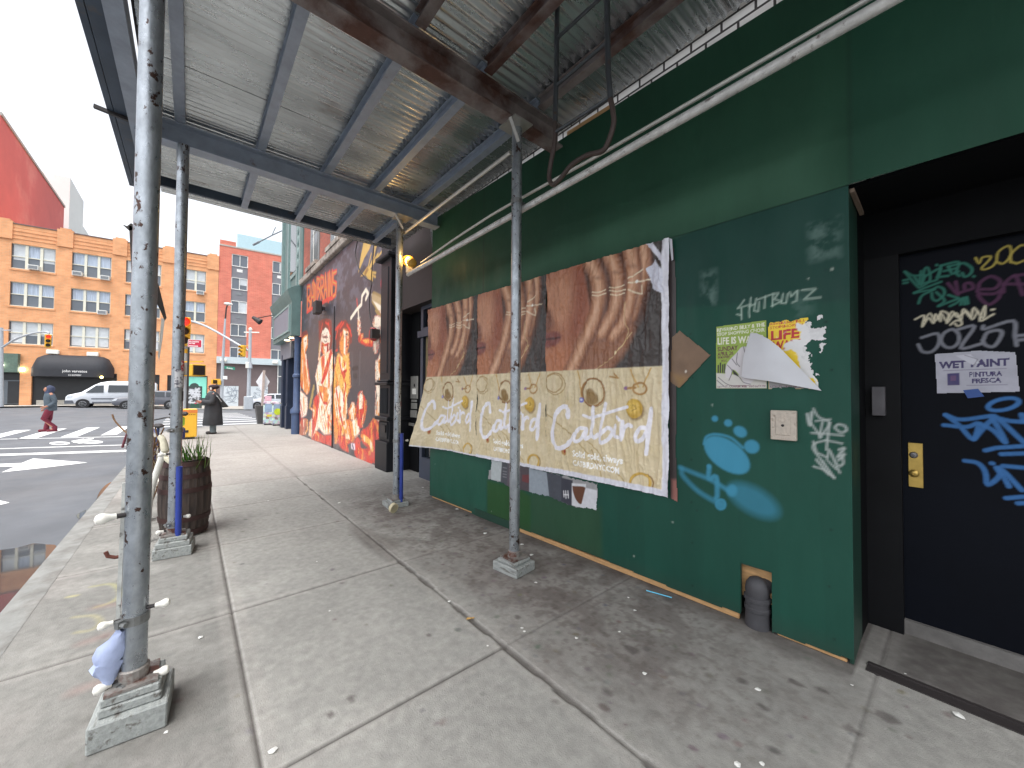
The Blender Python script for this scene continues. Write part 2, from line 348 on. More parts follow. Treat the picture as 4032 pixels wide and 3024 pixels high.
# camera-side sidewalk: the near part is one fine mesh with real grooves at its joints
JX = [1.765+1.447*k for k in range(-4, 14)]; JY = [-.246, -1.45]
SX0, SX1, SY0, SY1 = -2.6, 7.5, -3.75, .78
sw = Canvas(SX1-SX0, SY1-SY0, .0125, (150, 149, 144), pix=lambda x, y: (G(x, y)[0]-SX0, G(x, y)[1]-SY0))
X, Y = sw.U+SX0, sw.V+SY0
rs = np.random.RandomState(3); sc = np.ones_like(X)
ix = np.searchsorted(JX, X); iy = (Y > JY[0]).astype(int)+(Y > JY[1]).astype(int)
slab = rs.uniform(.93, 1.07, (40, 4)); slab[:, 2] *= np.where(np.arange(40) > -1, .74, 1); sc *= slab[ix, iy]  # random slab tones; kerb-side strip darkened in colour to offset its stronger sky light
big = fbm(X*.9, Y*.9, 2); mid = fbm(X*4, Y*4, 11); fine = fbm(X*22, Y*22, 21)
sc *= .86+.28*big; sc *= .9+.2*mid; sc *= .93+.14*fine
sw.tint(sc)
pale = np.clip((fbm(X*3.2, Y*3.2, 31)-.56)*7, 0, 1)*.22; sw.blend((slice(None), slice(None)), pale, (176, 174, 168))
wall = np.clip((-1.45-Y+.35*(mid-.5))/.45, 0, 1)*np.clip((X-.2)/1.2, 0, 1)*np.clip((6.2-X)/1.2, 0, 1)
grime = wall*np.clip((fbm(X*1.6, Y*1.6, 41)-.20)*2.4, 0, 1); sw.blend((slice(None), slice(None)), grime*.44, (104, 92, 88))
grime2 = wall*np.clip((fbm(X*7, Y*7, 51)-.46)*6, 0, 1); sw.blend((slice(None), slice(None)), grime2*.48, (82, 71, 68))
sp = np.clip((fbm(X*30, Y*30, 55, 3)-.565)*12, 0, 1)*np.clip(wall+.12, 0, 1); sw.blend((slice(None), slice(None)), sp*.40, (84, 73, 68))
pink = np.clip((fbm(X*1.1+3, Y*1.1, 61)-.5)*4, 0, 1)*np.clip((Y+.6)/.6, 0, 1); sw.blend((slice(None), slice(None)), pink*.25, (160, 148, 143))
foot = np.clip((.5-X)/.3, 0, 1)*np.clip((-2.86-Y+.1*(mid-.5))/.10, 0, 1); sw.blend((slice(None), slice(None)), foot*.88*(.7+.3*np.clip(fine*1.6, 0, 1)), (74, 69, 67))  # door recess floor: staining, deepened in colour to stand in for shade
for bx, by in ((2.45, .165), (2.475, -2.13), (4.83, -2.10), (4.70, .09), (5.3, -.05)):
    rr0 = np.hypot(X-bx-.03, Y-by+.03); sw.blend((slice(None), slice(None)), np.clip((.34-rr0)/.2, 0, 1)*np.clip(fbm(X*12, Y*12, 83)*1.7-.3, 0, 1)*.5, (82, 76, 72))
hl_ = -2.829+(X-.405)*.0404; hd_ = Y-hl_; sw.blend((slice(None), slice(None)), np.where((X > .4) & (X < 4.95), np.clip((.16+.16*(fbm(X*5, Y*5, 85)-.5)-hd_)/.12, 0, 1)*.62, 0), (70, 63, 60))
sw.ell(tuple(sw.pix(1500, 2130)), .26, .12, (112, 108, 103), rot=.2, soft=.12, al=.75, raw=True)
sw.poly([(1375, 2060), (1460, 2085), (1570, 2200), (1540, 2215), (1440, 2150), (1390, 2100)], (98, 94, 90), soft=.08, al=.7)
for k in range(420):                                   # old trodden gum
    near = rs.rand() < .68
    gx = rs.uniform(.1, 5.6) if near else rs.uniform(-1, 7.4); gy = -1.5-abs(rs.normal(0, .62)) if near else rs.uniform(-3, .75)
    if gy < -2.8: continue
    r = rs.uniform(.006, .018)*(1.25 if rs.rand() < .15 else 1)
    sw.ell((gx-SX0, gy-SY0), r*rs.uniform(.8, 1.5), r, (92+rs.randint(24), 88+rs.randint(24), 85+rs.randint(22)), rot=rs.uniform(0, 3), soft=.012, al=rs.uniform(.35, .85), raw=True)
for (x, y, r) in ((2490, 2560, .05), (2545, 2555, .03), (2180, 2420, .04), (2395, 2725, .034), (2185, 2760, .024), (2040, 2430, .03), (1690, 2500, .02), (1380, 2750, .026), (1300, 2815, .024), (3480, 2820, .05), (3350, 2870, .04), (3000, 2780, .03), (3130, 2690, .035), (2920, 2680, .03), (3240, 2720, .03)):
    p = sw.pix(x, y); q8 = [(p[0]+r*1.05*math.cos(t)*rs.uniform(.55, 1.25), p[1]+r*.7*math.sin(t)*rs.uniform(.55, 1.25)) for t in np.linspace(0, 2*math.pi, 10)[:-1]]; sw.poly(q8, (88, 82, 80), soft=.014, al=.75, smooth=True, raw=True)
for pts, c in (([(2350, 2530), (2440, 2580), (2570, 2660)], (104, 98, 94)), ([(360, 2310), (440, 2300), (475, 2335), (440, 2370), (380, 2390)], (170, 168, 110)), ([(290, 2430), (370, 2425), (395, 2450), (360, 2480), (300, 2490)], (174, 168, 126)), ([(270, 2350), (300, 2345)], (204, 196, 130))):
    sw.stroke(pts, .025, c, soft=.03, al=.55, smooth=True)
for pts in ([(380, 2390), (500, 2370)], [(330, 2530), (420, 2500)], [(300, 2720), (380, 2690)]): sw.stroke(pts, .06, (150, 112, 106), soft=.07, al=.35)
# concrete joints: pale tooled margins with a dark groove cut into the mesh
disp = np.zeros_like(X)
for j in JX:
    m = np.abs(X-j)
    side = np.where(Y > JY[1]-.02, 1.0, .45)
    sw.blend((slice(None), slice(None)), np.clip((.07-m)/.02, 0, 1)*.22*side, (174, 170, 164))
    g = np.clip((.011-m)/.006, 0, 1)*side; disp -= .012*g; sw.blend((slice(None), slice(None)), g*.8, (62, 56, 54))
for j in JY:
    m = np.abs(Y-j+.006*(fbm(X*3, Y*0, 71)-.5)); crack = fbm(X*5, X*0+1, 73)
    wdt = .011 if j == JY[0] else .008+.016*np.clip((crack-.45)*4, 0, 1)
    sw.blend((slice(None), slice(None)), np.clip((.085-m)/.02, 0, 1)*.22, (174, 169, 163))
    g = np.clip((wdt-m)/.006, 0, 1); disp -= .012*g; sw.blend((slice(None), slice(None)), g*(.8 if j == JY[0] else .65), (64, 57, 54))
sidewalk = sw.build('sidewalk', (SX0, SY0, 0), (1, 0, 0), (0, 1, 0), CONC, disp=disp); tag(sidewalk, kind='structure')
# farther sidewalk up to the corner
s2 = Canvas(20.3-SX1, SY1+4.2, .035, (152, 149, 144)); X, Y = s2.U+SX1, s2.V-4.2
s2.tint((.84+.32*fbm(X*.8, Y*.8, 2))*(.9+.2*fbm(X*5, Y*5, 4)))
dsp = np.zeros_like(X)
for arr, js in ((X, JX), (Y, JY)):
    for j in js:
        g = np.clip((.03-np.abs(arr-j))/.02, 0, 1); s2.blend((slice(None), slice(None)), g*.4, (110, 104, 100))
s2.keep &= ~((X > 17.6) & (Y > -.4) & ((X-17.6)**2+(Y-(-1.9))**2 > 2.68**2))
o = s2.build('sidewalk_corner', (SX1, -4.2, 0), (1, 0, 0), (0, 1, 0), CONC); tag(o, kind='structure')
mb = MB(); kp = [(-40, .86)]+[(x, .86) for x in (-20, -5, 0, 2, 4, 6, 9, 12, 15, 17.6)]+[(17.6+2.76*math.sin(a), -1.9+2.76*math.cos(a)) for a in np.linspace(.15, math.pi/2, 10)]+[(20.36, -8), (20.36, -60)]
rk = [[(x+nx*d, y+ny*d, z) for d, z in ((.08, .002), (.085, -.02), (.1, -.2), (-.085, -.2), (-.08, .002))] for (x, y), (nx, ny) in zip(kp, [(0, 1)]*11+[(math.sin(a), math.cos(a)) for a in np.linspace(.15, math.pi/2, 10)]+[(1, 0)]*2)]
mb.loft(rk); tag(mb.build('kerb', KERB), kind='structure')
mb = MB(); mb.box((-40, -40, -.3), (SX0, SY1, -.003)); mb.box((SX0, -40, -.3), (20.3, -4.2, -.003)); mb.box((SX0, -4.2, -.3), (17.6, SY1, -.03)); mb.box((17.6, -4.2, -.3), (20.2, -1.9, -.03)); tag(mb.build('sidewalk_bed', CONC2), kind='structure')
# road markings
def mark(pts, dz=.006): return [(p[0], p[1], zroad(p[0], p[1])+dz) for p in pts]
def rp(x, y): return G(x, y, -.12)
def strip(a, b, wd): a, b = Vector(a), Vector(b); d = (b-a).normalized(); n = Vector((-d.y, d.x, 0))*wd/2; return [a-n, b-n, b+n, a+n]
mb = MB()
for k in range(-2, 9):                                # crosswalk over the side street
    y = 2.90+k*.93; mb.add(mark([(19.6, y, 0), (23.8, y, 0), (23.8, y+.40, 0), (19.6, y+.40, 0)]), [(0, 1, 2, 3)])
mb.add(mark(strip(rp(517, 1719), rp(0, 1730), .14)), [(0, 1, 2, 3)]); mb.add(mark(strip(rp(510, 1752), rp(-150, 1772), .15)), [(0, 1, 2, 3)]); mb.add(mark(strip(rp(515, 1775), rp(-150, 1797), .38)), [(0, 1, 2, 3)])
for k in range(9): mb.add(mark([(22.4+k*1.75, -2.9, 0), (22.8+k*1.75, -2.9, 0), (22.8+k*1.75, 1.0, 0), (22.4+k*1.75, 1.0, 0)]), [(0, 1, 2, 3)])
o = mb.build('crosswalk_marking', MARK, road)
mb = MB(); mb.add(mark([rp(345, 1822), rp(130, 1806), rp(100, 1818), rp(85, 1824), rp(-60, 1830), rp(-60, 1841), rp(60, 1838), rp(5, 1861), rp(180, 1842)]), [tuple(range(9))]); mb.add(mark([rp(-60, 1968), rp(0, 1972), rp(38, 1980), rp(0, 1990), rp(-60, 2000)]), [tuple(range(5))])
mb.build('arrow_marking', MARK, road)
mb = MB()
def ringflat(cx, cy, rx, ry, wd):
    a = [rp(cx+rx*math.cos(t), cy+ry*math.sin(t)) for t in np.linspace(0, 2*math.pi, 21)[:-1]]; b = [rp(cx+(rx-wd)*math.cos(t), cy+(ry-wd*.28)*math.sin(t)) for t in np.linspace(0, 2*math.pi, 21)[:-1]]
    mb.add(mark(a+b), [(i, (i+1) % 20, 20+(i+1) % 20, 20+i) for i in range(20)])
ringflat(235, 1746, 41, 6.5, 14); ringflat(360, 1741, 46, 6.5, 14)
for qi, pts in enumerate(([(280, 1738), (330, 1728), (345, 1744), (310, 1748)], [(300, 1734), (370, 1726), (368, 1730), (330, 1737)], [(290, 1745), (280, 1738), (300, 1736), (320, 1748)])): mb.add(mark([rp(*p) for p in pts], .009+.003*qi), [(0, 1, 2, 3)])
mb.build('bicycle_marking', MARK, road)
# wet gutter
mb = MB()
for pp in ([(0, 2168), (70, 2158), (130, 2142), (185, 2146), (222, 2152), (196, 2200), (140, 2270), (80, 2345), (-10, 2452), (-400, 2900), (-600, 2700), (-500, 2380), (-220, 2220), (-90, 2185)], [(372, 1984), (392, 1938), (420, 1908), (446, 1898), (444, 1916), (412, 1958)], [(300, 2030), (318, 2018), (338, 2010), (330, 2028), (312, 2046)]):
    pw = [Vector(rp(*q_)) for q_ in [tuple(z) for z in crom(pp+[pp[0]], 3)][:-1]]; pw = [Vector((p.x, max(min(p.y, 3.4), .955), -.114)) for p in pw]; mb.add(pw, [tuple(range(len(pw)))])
tag(mb.build('puddle', WATER), kind='structure')

# ------------------------------------------------------------------ sidewalk shed
XB = -1.5; GX = [.15, 2.45, 4.75]; PZ = 3.80  # XB: unseen roof end behind the camera, cut short to let sky light in
shed = thing('sidewalk_shed', 'steel pipe sidewalk shed with rusty beams and corrugated roof over the pavement', 'scaffold', (0, 0, 0))
def ibeam(p, q, h, wd, tf=.016, tw=.014):
    p, q = Vector(p), Vector(q); d = (q-p).normalized(); sx = d.cross(Vector((0, 0, 1))).normalized(); sec = [(-wd/2, 0), (wd/2, 0), (wd/2, tf), (tw/2, tf), (tw/2, h-tf), (wd/2, h-tf), (wd/2, h), (-wd/2, h), (-wd/2, h-tf), (-tw/2, h-tf), (-tw/2, tf), (-wd/2, tf)]
    return MB().loft([[c+sx*a+Vector((0, 0, b)) for a, b in sec] for c in (p, q)])
for i, gx in enumerate(GX):
    ibeam((gx+.01, .42, PZ), (gx+.01, -2.62, PZ), .20, .14).build('girder', STEEL if i == 2 else RUSTY, shed)
for j, y in enumerate((.12, -.52, -1.16, -1.74, -2.32)):
    for a, b in ((XB+.02, 2.38), (2.405, 6.35)):
        ibeam((a, y, PZ+.203), (b, y, PZ+.203), .105, .075, .01, .01).build('joist', RUSTY if a < 0 and j > 1 else STEEL, shed)
x0 = XB; k = 0
while x0 < 6.3:
    wdt = .69; n = 74; dzo = .005*(k % 2); xs = [x0+wdt*1.04*i/n for i in range(n+1)]
    vs = [(x, y, PZ+.322+dzo+.0145*math.sin(2*math.pi*x/.076)+dy) for y, dy in ((.34, 0), (-2.80, .004)) for x in xs]
    MB().add(vs, [(i, i+1, n+2+i, n+1+i) for i in range(n)]).build('deck_sheet', DECK, shed, smooth=True, angle=80); x0 += wdt; k += 1
MB().box((XB, -2.895, PZ+.44), (5.2, -2.80, PZ+.46)).build('gap_light_blocker', DARK, shed)  # board added over the wall gap to keep sky light off the brick
MB().box((XB, -2.797, PZ+.35), (6.36, .36, PZ+.37)).build('deck_light_blocker', DARK, shed)  # unseen layer added above the sheets to block light from the top
MB().box((6.33, -2.6, PZ+.22), (6.37, .6, PZ+1.3)).build('end_board', OUTER, shed)
mb = MB(); mb.box((XB, .56, PZ+.14), (6.40, .60, PZ+1.25)); mb.box((XB, .44, PZ+.14), (6.40, .555, PZ+.30)); mb.build('edge_board', OUTER, shed)
ibeam((XB, .40, PZ+.02), (6.40, .40, PZ+.02), .15, .10).build('edge_beam', STEEL, shed)
for gx in GX: MB().bar((gx+.05, .30, PZ+.1), (gx+.05, .68, PZ+.14), .03, .03).build('bracket', DARK, shed)
# posts
PR = .0445
def cap_bolt(post, p, d, big=1.0):
    p, d = Vector(p), Vector(d).normalized(); MB().tube([p-d*.02, p+d*.014], .009*big, 8).build('clamp_bolt', DARK, post)
    M = Matrix.Translation(p+d*.012) @ d.to_track_quat('Z', 'Y').to_matrix().to_4x4()
    MB().lathe([(.011*big, 0), (.012*big, .012*big), (.014*big, .018*big), (.019*big, .030*big), (.0195*big, .040*big), (.014*big, .050*big), (.002, .054*big)], 12, M=M).build('bolt_cap', PLASTW, post, smooth=True)
def clamp(post, x, y, z, a=0.0):
    mb = MB(); mb.lathe([(PR+.002, -.02), (PR+.006, -.02), (PR+.006, .02), (PR+.002, .02)], 16, (x, y, z)); M = Matrix.Translation((x, y, z)) @ Matrix.Rotation(a, 4, 'Z')
    mb.box((PR, -.012, -.016), (PR+.026, .012, .016), M); mb.tube([M @ Vector((PR+.014, -.034, 0)), M @ Vector((PR+.014, .034, 0))], .006, 8); mb.lathe([(.011, -.012), (.011, .012)], 6, M=M @ Matrix.Translation((PR+.014, .026, 0)) @ Matrix.Rotation(R(90), 4, 'X')); return mb.build('clamp', CLAMPM, post)
def post(x, y, zb, zt, lean=(0, 0)):
    p = MB().tube([(x, y, zb), (x+lean[0]*.5, y+lean[1]*.5, (zb+zt)/2), (x+lean[0], y+lean[1], zt)], PR, 20).build('post', GALV, shed, smooth=True)
    mb = MB(); mb.box((x-.085, y-.085, zb-.012), (x+.085, y+.085, zb)); mb.lathe([(PR+.010, 0), (PR+.010, .045), (PR+.002, .05)], 16, (x, y, zb)); mb.build('base_plate', PLATE, p); return p
P1 = (2.445, .17); P3 = (2.475, -2.13); P2 = (4.83, -2.10); P4 = (4.70, .09)
p1 = post(*P1, .20, PZ+.3); p3 = post(*P3, .115, PZ+.06); p2 = post(*P2, .105, PZ-.02); p4 = post(*P4, .19, PZ)

for (px, py, sgn, b) in ((520, 2020, 1, 1.25), (603, 2378, -1, 1), (487, 2432, 1, .9), (600, 2645, -1, 1.05), (470, 2672, 1, 1.05)):
    z = Xp(px, py, P1[0])[2]; cap_bolt(p1, (P1[0]-.02, P1[1]+sgn*(PR+.012), z), (-.25, sgn, .1 if sgn < 0 else 0), b)
for py in (2425, 2660): clamp(p1, P1[0], P1[1], Xp(550, py, P1[0])[2], 2.2)
clamp(p1, P1[0]+.0, P1[1], PZ-.10, 2.4)
mb = MB(); zA, zB = Xp(515, 1900, P1[0])[2], Xp(487, 2478, P1[0])[2]
mb.bar((P1[0]+.012, P1[1]+PR+.004, zA), (P1[0]+.008, P1[1]+PR+.012, zB), .014, .016, (1, 0, 0)); mb.build('white_strip', mat('chipped white strip', lin((176, 178, 174)), rough=.6, var=.3, scale=20, col2=lin((110, 108, 104)), scale2=18, thr=(.55, .62)), p1)
zc = Xp(480, 2165, P1[0]+.15)[2]
MB().tube([(P1[0]+.05, P1[1]+.04, zc), (P1[0]+.05, P1[1]+.075, zc+.001), (P1[0]+.05, P1[1]+.098, zc+.012), (P1[0]+.05, P1[1]+.105, zc+.034)], [.007, .008, .008, .008], 8).build('bracket', RUST, p1)
for (py, sgn, b) in ((2036, -1, 1), (2082, 1, 1), (1785, 1, 1)): cap_bolt(p4, (P4[0]-.02, P4[1]+sgn*(PR+.012), Xp(690, py, P4[0])[2]), (-.3, sgn, 0), b)
clamp(p4, P4[0], P4[1], Xp(690, 2060, P4[0])[2], 2.2); clamp(p4, P4[0], P4[1], 1.13, 2.3)
MB().tube([(P4[0]-.07, P4[1]-.035, .05), (P4[0]-.068, P4[1]-.03, Xp(680, 1835, P4[0])[2])], .024, 12).build('kicker_pipe', BLUEP, p4, smooth=True)
MB().tube([(P2[0]-.075, P2[1]-.035, .03), (P2[0]-.07, P2[1]-.035, Xp(1570, 1705, P2[0])[2])], .024, 12).build('kicker_pipe', BLUEP, p2, smooth=True)
clamp(p2, P2[0], P2[1], Xp(1560, 1735, P2[0])[2], -2.0); cap_bolt(p2, (P2[0]-.03, P2[1]-.09, Xp(1575, 1735, P2[0])[2]), (-.2, -1, 0), .8); clamp(p2, P2[0], P2[1], Xp(1555, 905, P2[0])[2], -1.6)
clamp(p3, P3[0], P3[1], Xp(2020, 790, P3[0])[2], -1.6)
# stickers on posts
def sticker(post_, px, zc_, h, a0, a1, col, c2):
    cv = Canvas(abs(a1-a0)*PR, h, .004, col); n = fbm(cv.U/.012, cv.V/.012, int(zc_*90) % 90); cv.blend((slice(None), slice(None)), np.clip((n-.5)*9, 0, 1), c2)
    a = a0+(a1-a0)*cv.U/cv.w; d = np.stack([px[0]+(PR+.0015)*np.cos(a)-cv.U*0, px[1]+(PR+.0015)*np.sin(a), zc_-h/2+cv.V], -1)
    cv.build('sticker', (0, 0, 0), (0, 0, 0), (0, 0, 0), PAPER, post_, disp=d)
sticker(p4, P4, Xp(690, 1490, P4[0])[2], .17, -1.5, -3.6, (196, 196, 198), (96, 94, 104)); sticker(p4, P4, Xp(690, 1440, P4[0])[2], .10, -1.7, -2.6, (190, 60, 66), (222, 216, 216)); sticker(p4, P4, Xp(690, 1560, P4[0])[2], .09, -1.4, -2.3, (72, 76, 84), (52, 54, 60))
sticker(p2, P2, Xp(1555, 1610, P2[0])[2], .16, 3.6, 2.4, (190, 190, 190), (120, 124, 130)); sticker(p2, P2, Xp(1555, 1590, P2[0])[2], .07, -1.6, -2.5, (128, 40, 52), (98, 30, 40)); sticker(p3, P3, Xp(2020, 1680, P3[0])[2], .12, -1.9, -3.2, (170, 158, 140), (140, 128, 112)); sticker(p3, P3, Xp(2020, 1600, P3[0])[2], .04, -1.8, -2.9, (200, 190, 190), (150, 90, 96))
# brace pipes along the wall
Yb = -2.2
def alongx(a, b, r, m, nm='brace_pipe'):
    pa, pb = Yp(*a, Yb), Yp(*b, Yb); return MB().tube([pa, pb], r, 12).build(nm, m, shed, smooth=True)
A, B = Yp(2400, 630, Yb), Yp(1640, 1062, Yb); dirv = (B-A)/(B-A)[0]
MB().tube([A+dirv*(-4.5), A+dirv*(B[0]-A[0]+.25)], .027, 14).build('brace_pipe', GALVB, shed, smooth=True)
Cn = [Yp(3500, -50, Yb-.03), Yp(2400, 588, Yb-.03), Yp(2080, 765, Yb-.03), Yp(1990, 815, Yb-.03), Yp(1930, 850, Yb-.03), Yp(1845, 905, Yb-.03), Yp(1780, 948, Yb-.03), Yp(1658, 1035, Yb-.03)]
MB().tube(Cn, .0125, 10).build('conduit', GALV2, shed, smooth=True)
MB().tube([Yp(2010, 600, -2.2), Yp(1592, 918, -2.2)], .019, 10).build('brace_pipe', GALV2, shed, smooth=True)
for gx in (2.45, 4.75):
    MB().box((gx-.1, -2.2, PZ-.012), (gx+.12, -2.0, PZ-.002)).build('head_plate', CHROME, shed); MB().bar((gx-.06, -1.98, PZ-.02), (gx-.03, -2.1, PZ-.16), .03, .008).build('bracket', CHROME, shed)
# bent dark strip strapped behind the nearest post
st = thing('sign_strip', 'bent dark metal strip strapped behind the nearest scaffold post', 'metal strip', (2.53, .2, 2.2)); STM = mat('dark weathered strip', lin((72, 66, 62)), rough=.7, var=.3, scale=12)
def sx_(x, y): return Xp(x, y, 2.53)-np.array((2.53, .2, 2.2))
for nm, pts, m_ in (('strip', [(508, 888), (536, 896), (540, 1010), (534, 1170), (522, 1160), (514, 1010)], STM), ('hook', [(484, 884), (500, 890), (516, 878), (524, 884), (532, 902), (510, 908)], STM), ('lower_strip', [(604, 1095), (624, 1118), (656, 1250), (648, 1262), (628, 1215), (604, 1170)], STM), ('pale_strip', [(636, 1250), (648, 1258), (640, 1330), (626, 1420), (622, 1400)], PLASTW)): MB().prism([sx_(*p) for p in pts], (.012, 0, 0)).build(nm, m_, st)
# warm caged lamp on the end of the conduit
lp = Tp(1612, 1025, 5.0); lp = Yp(1608, 1028, -2.2)
lamp = thing('work_light', 'lit yellow caged work light under the scaffold by the dark doorway', 'lamp', lp)
M0 = Matrix.Rotation(R(65), 4, 'Y') @ Matrix.Rotation(R(0), 4, 'X')
LM = mat('lamp glow', (1, .75, .3), rough=.4, var=0, emit=(1, .62, .18), estr=3.5)
mb = MB(); mb.ball((0, 0, 0), .045, (1, 1, 1.35), 14, 10); mb.build('bulb', LM, lamp, smooth=True)
mb = MB()
for k in range(6):
    a = k*math.pi/3; mb.tube([M0 @ Vector((r*math.cos(a), r*math.sin(a), z)) for r, z in ((.062, -.09), (.072, -.03), (.066, .04), (.035, .085), (0, .095))], .004, 6)
for r, z in ((.072, -.03), (.067, .035)): mb.tube([M0 @ Vector((r*math.cos(t), r*math.sin(t), z)) for t in np.linspace(0, 2*math.pi, 17)], .004, 6)
mb.build('cage', mat('yellow plastic cage', lin((214, 170, 60)), rough=.4, var=.1), lamp); MB().lathe([(.03, -.16), (.06, -.14), (.062, -.09), (.03, -.085)], 14, M=M0).build('socket', mat('yellow socket', lin((206, 160, 70)), rough=.5), lamp, smooth=True)
MB().box((-.02, -.05, -.15), (.03, .02, -.07)).build('tag', PLASTW, lamp)
ld = bpy.data.lights.new('work_light_glow', 'POINT'); ld.energy = 1.6; ld.color = (1, .6, .2); ld.shadow_soft_size = .05; lo = bpy.data.objects.new('glow', ld); COL.objects.link(lo); lo.parent = lamp; lo.location = (-.09, .09, .06)
# timber blocks under the posts
def block(x, y, dims, lab, rz=0, m=TIMBER):
    t = thing('timber_block', lab, 'timber block', (x, y, 0), rz, 'timber pads under the scaffold posts'); z = 0
    for (a, b, h) in dims: MB().box((-a/2, -b/2, z), (a/2, b/2, z+h)).build('plank', m, t, bevel=.006); z += h+.0005
block(P1[0]+.005, P1[1]-.005, ((.27, .25, .11), (.20, .20, .04), (.19, .19, .035)), 'peeling grey timber stack under the nearest scaffold post', R(-4))
block(P3[0], P3[1]+.005, ((.27, .24, .075), (.2, .2, .025)), 'low grey timber pad under the post before the jewellery posters', R(8))
block(P2[0]+.01, P2[1]+.005, ((.25, .27, .06), (.2, .16, .03)), 'grey timber pad under the post beside the dark doorway', R(-5))
block(P4[0], P4[1]-.01, ((.26, .27, .09), (.24, .24, .045), (.2, .2, .04)), 'stacked grey timbers under the post beside the barrel planter', R(-6))
# blue rag, drop ladder
cl = MB(); rr = np.random.RandomState(5); rings = []
for i, (z, w_, o_) in enumerate(((.0, .03, .0), (.05, .06, .015), (.10, .085, .02), (.13, .07, .01), (.17, .095, .0), (.22, .08, -.012), (.27, .05, -.03), (.31, .02, -.045))):
    rings.append([Vector((.028*math.cos(t)*(1+.3*rr.rand()), .72*(o_+w_*.75*math.sin(t)*(1+.4*rr.rand())), .66*(z+.016*rr.randn()))) for t in np.linspace(0, 2*math.pi, 13)[:-1]])
zz = Xp(440, 2590, P1[0])[2]; cl.loft(rings); o = cl.build('rag', CLOTH, smooth=True, angle=48); o.location = (P1[0]-.01, P1[1]+PR+.026, zz-.085); tag(o, 'crumpled pale blue rag tucked beside the nearest scaffold post', 'rag')
lad = thing('ladder', 'rusty black drop ladder hanging below the corrugated scaffold roof', 'ladder'); YL = -1.84
def lp_(x, y): return Yp(x, y, YL)
LMt = mat('ladder steel', lin((76, 80, 84)), rough=.38, metal=.6, var=.25, scale=9, col2=lin((84, 60, 48)), scale2=7, thr=(.58, .68))
MB().tube([lp_(2196, -90), lp_(2193, 60), lp_(2190, 300), lp_(2186, 480)], .0175, 10).build('rail', LMt, lad, smooth=True); MB().tube([lp_(2389, -90), lp_(2391, 120), lp_(2396, 300), lp_(2404, 390)], .0175, 10).build('rail', LMt, lad, smooth=True)
for a, b in (((2196, 148), (2390, -32)), ((2192, 336), (2392, 164)), ((2188, 520), (2402, 382))): MB().tube([lp_(*a), lp_(*b)], .0115, 8).build('rung', LMt, lad, smooth=True)
hk = [lp_(*p) for p in ((2186, 480), (2184, 560), (2166, 660), (2163, 705), (2178, 727), (2205, 705), (2250, 650), (2310, 612), (2365, 598), (2390, 570), (2416, 490), (2412, 430), (2404, 390))]
MB().tube(crom(hk, 4), .0155, 10).build('foot_loop', mat('dark ladder foot', lin((58, 46, 42)), rough=.6, var=.3), lad, smooth=True)
# ------------------------------------------------------------------ plywood hoarding
H0 = np.array(G(3364, 2625)); H1 = np.array(G(1692, 1956)); HD = (H1-H0)/np.linalg.norm(H1-H0); HL = float(np.linalg.norm(H1-H0)); HN = np.array([-HD[1], HD[0], 0])   # HN points to the street
if HN[1] < 0: HN = -HN
def HP(x, y, off=0.0):
    p = onp(x, y, H0+HN*off, HN); return float((p-H0) @ HD), float(p[2])
def hw(s, z, off=0.0): return H0+HD*s+HN*off+np.array([0, 0, z])
def hpx(x, y): s, z = HP(x, y); return HL-s, z
ZS = 2.685; ZT = 3.985
hoard = thing('plywood_hoarding', 'dark green painted plywood hoarding along the pavement with paint patches and graffiti', 'hoarding', H0)
cv = Canvas(HL, ZS, .008, (25, 72, 60), pix=hpx)
U, V = cv.U, cv.V
cv.tint(.88+.24*fbm(U*1.2, V*1.2, 3)); cv.tint(.95+.1*fbm(U*14, V*3, 4)); cv.tint(.93+.14*fbm(U*5.5, V*.5, 6, 2)); cv.tint(.97+.06*(np.floor(U/.23+2*fbm(U*.5, V*.2, 7)) % 2))
for uu in (.06, 1.16, 1.28, 2.40, 2.52, 3.66, 4.44):
    for vv in np.arange(.12, 2.6, .3): cv.ell((uu+rs.normal(0, .01), vv+rs.normal(0, .02)), .006, .006, (14, 34, 30), raw=True, al=.8)
for uu in (1.22, 2.46): cv.stroke([(uu, 0), (uu+.004, ZS)], .004, (14, 38, 32), raw=True, al=.75)
# paint-out patches of other greens
cv.poly([zl(258, 15), zl(880, 200), zl(880, 830), zl(258, 590)], (38, 88, 72), soft=.10, al=.8)
cv.poly([zl(880, 390), zl(1200, 470), zl(1360, 560), zl(1360, 960), zl(880, 800)], (42, 80, 42), soft=.04, al=.9)
cv.poly([zl(1360, 520), zl(2120, 700), zl(2140, 1330), zl(1360, 960)], (46, 78, 56), soft=.06, al=.85)
cv.poly([(1700, 866), (1990, 780), (2620, 940), (2310, 1045), (1690, 1250)], (34, 68, 54), soft=.2, al=.8)
cv.poly([zp(180, 0), zp(620, 0), zp(640, 300), zp(170, 470)], (64, 86, 80), soft=.12, al=.6)
sm = cv.poly([zp(185, 230), zp(330, 215), zp(600, 235), zp(600, 360), zp(175, 460)], None, soft=.10, cut=True)
cv.blend(sm[0], sm[1]*np.clip((fbm(U[sm[0]]*9, V[sm[0]]*26+4*fbm(U[sm[0]]*4, V[sm[0]]*4, 8), 6)-.40)*4, 0, 1)*.75, (128, 144, 146))
cv.poly([zt(360, 1262), zt(620, 1160), zt(745, 1135), zt(775, 1078), zt(800, 1008), zt(1010, 925), zt(1290, 885), zt(1300, 1600), zt(360, 1640)], (22, 60, 54), soft=.03, al=.7, wob=(.02, .06))
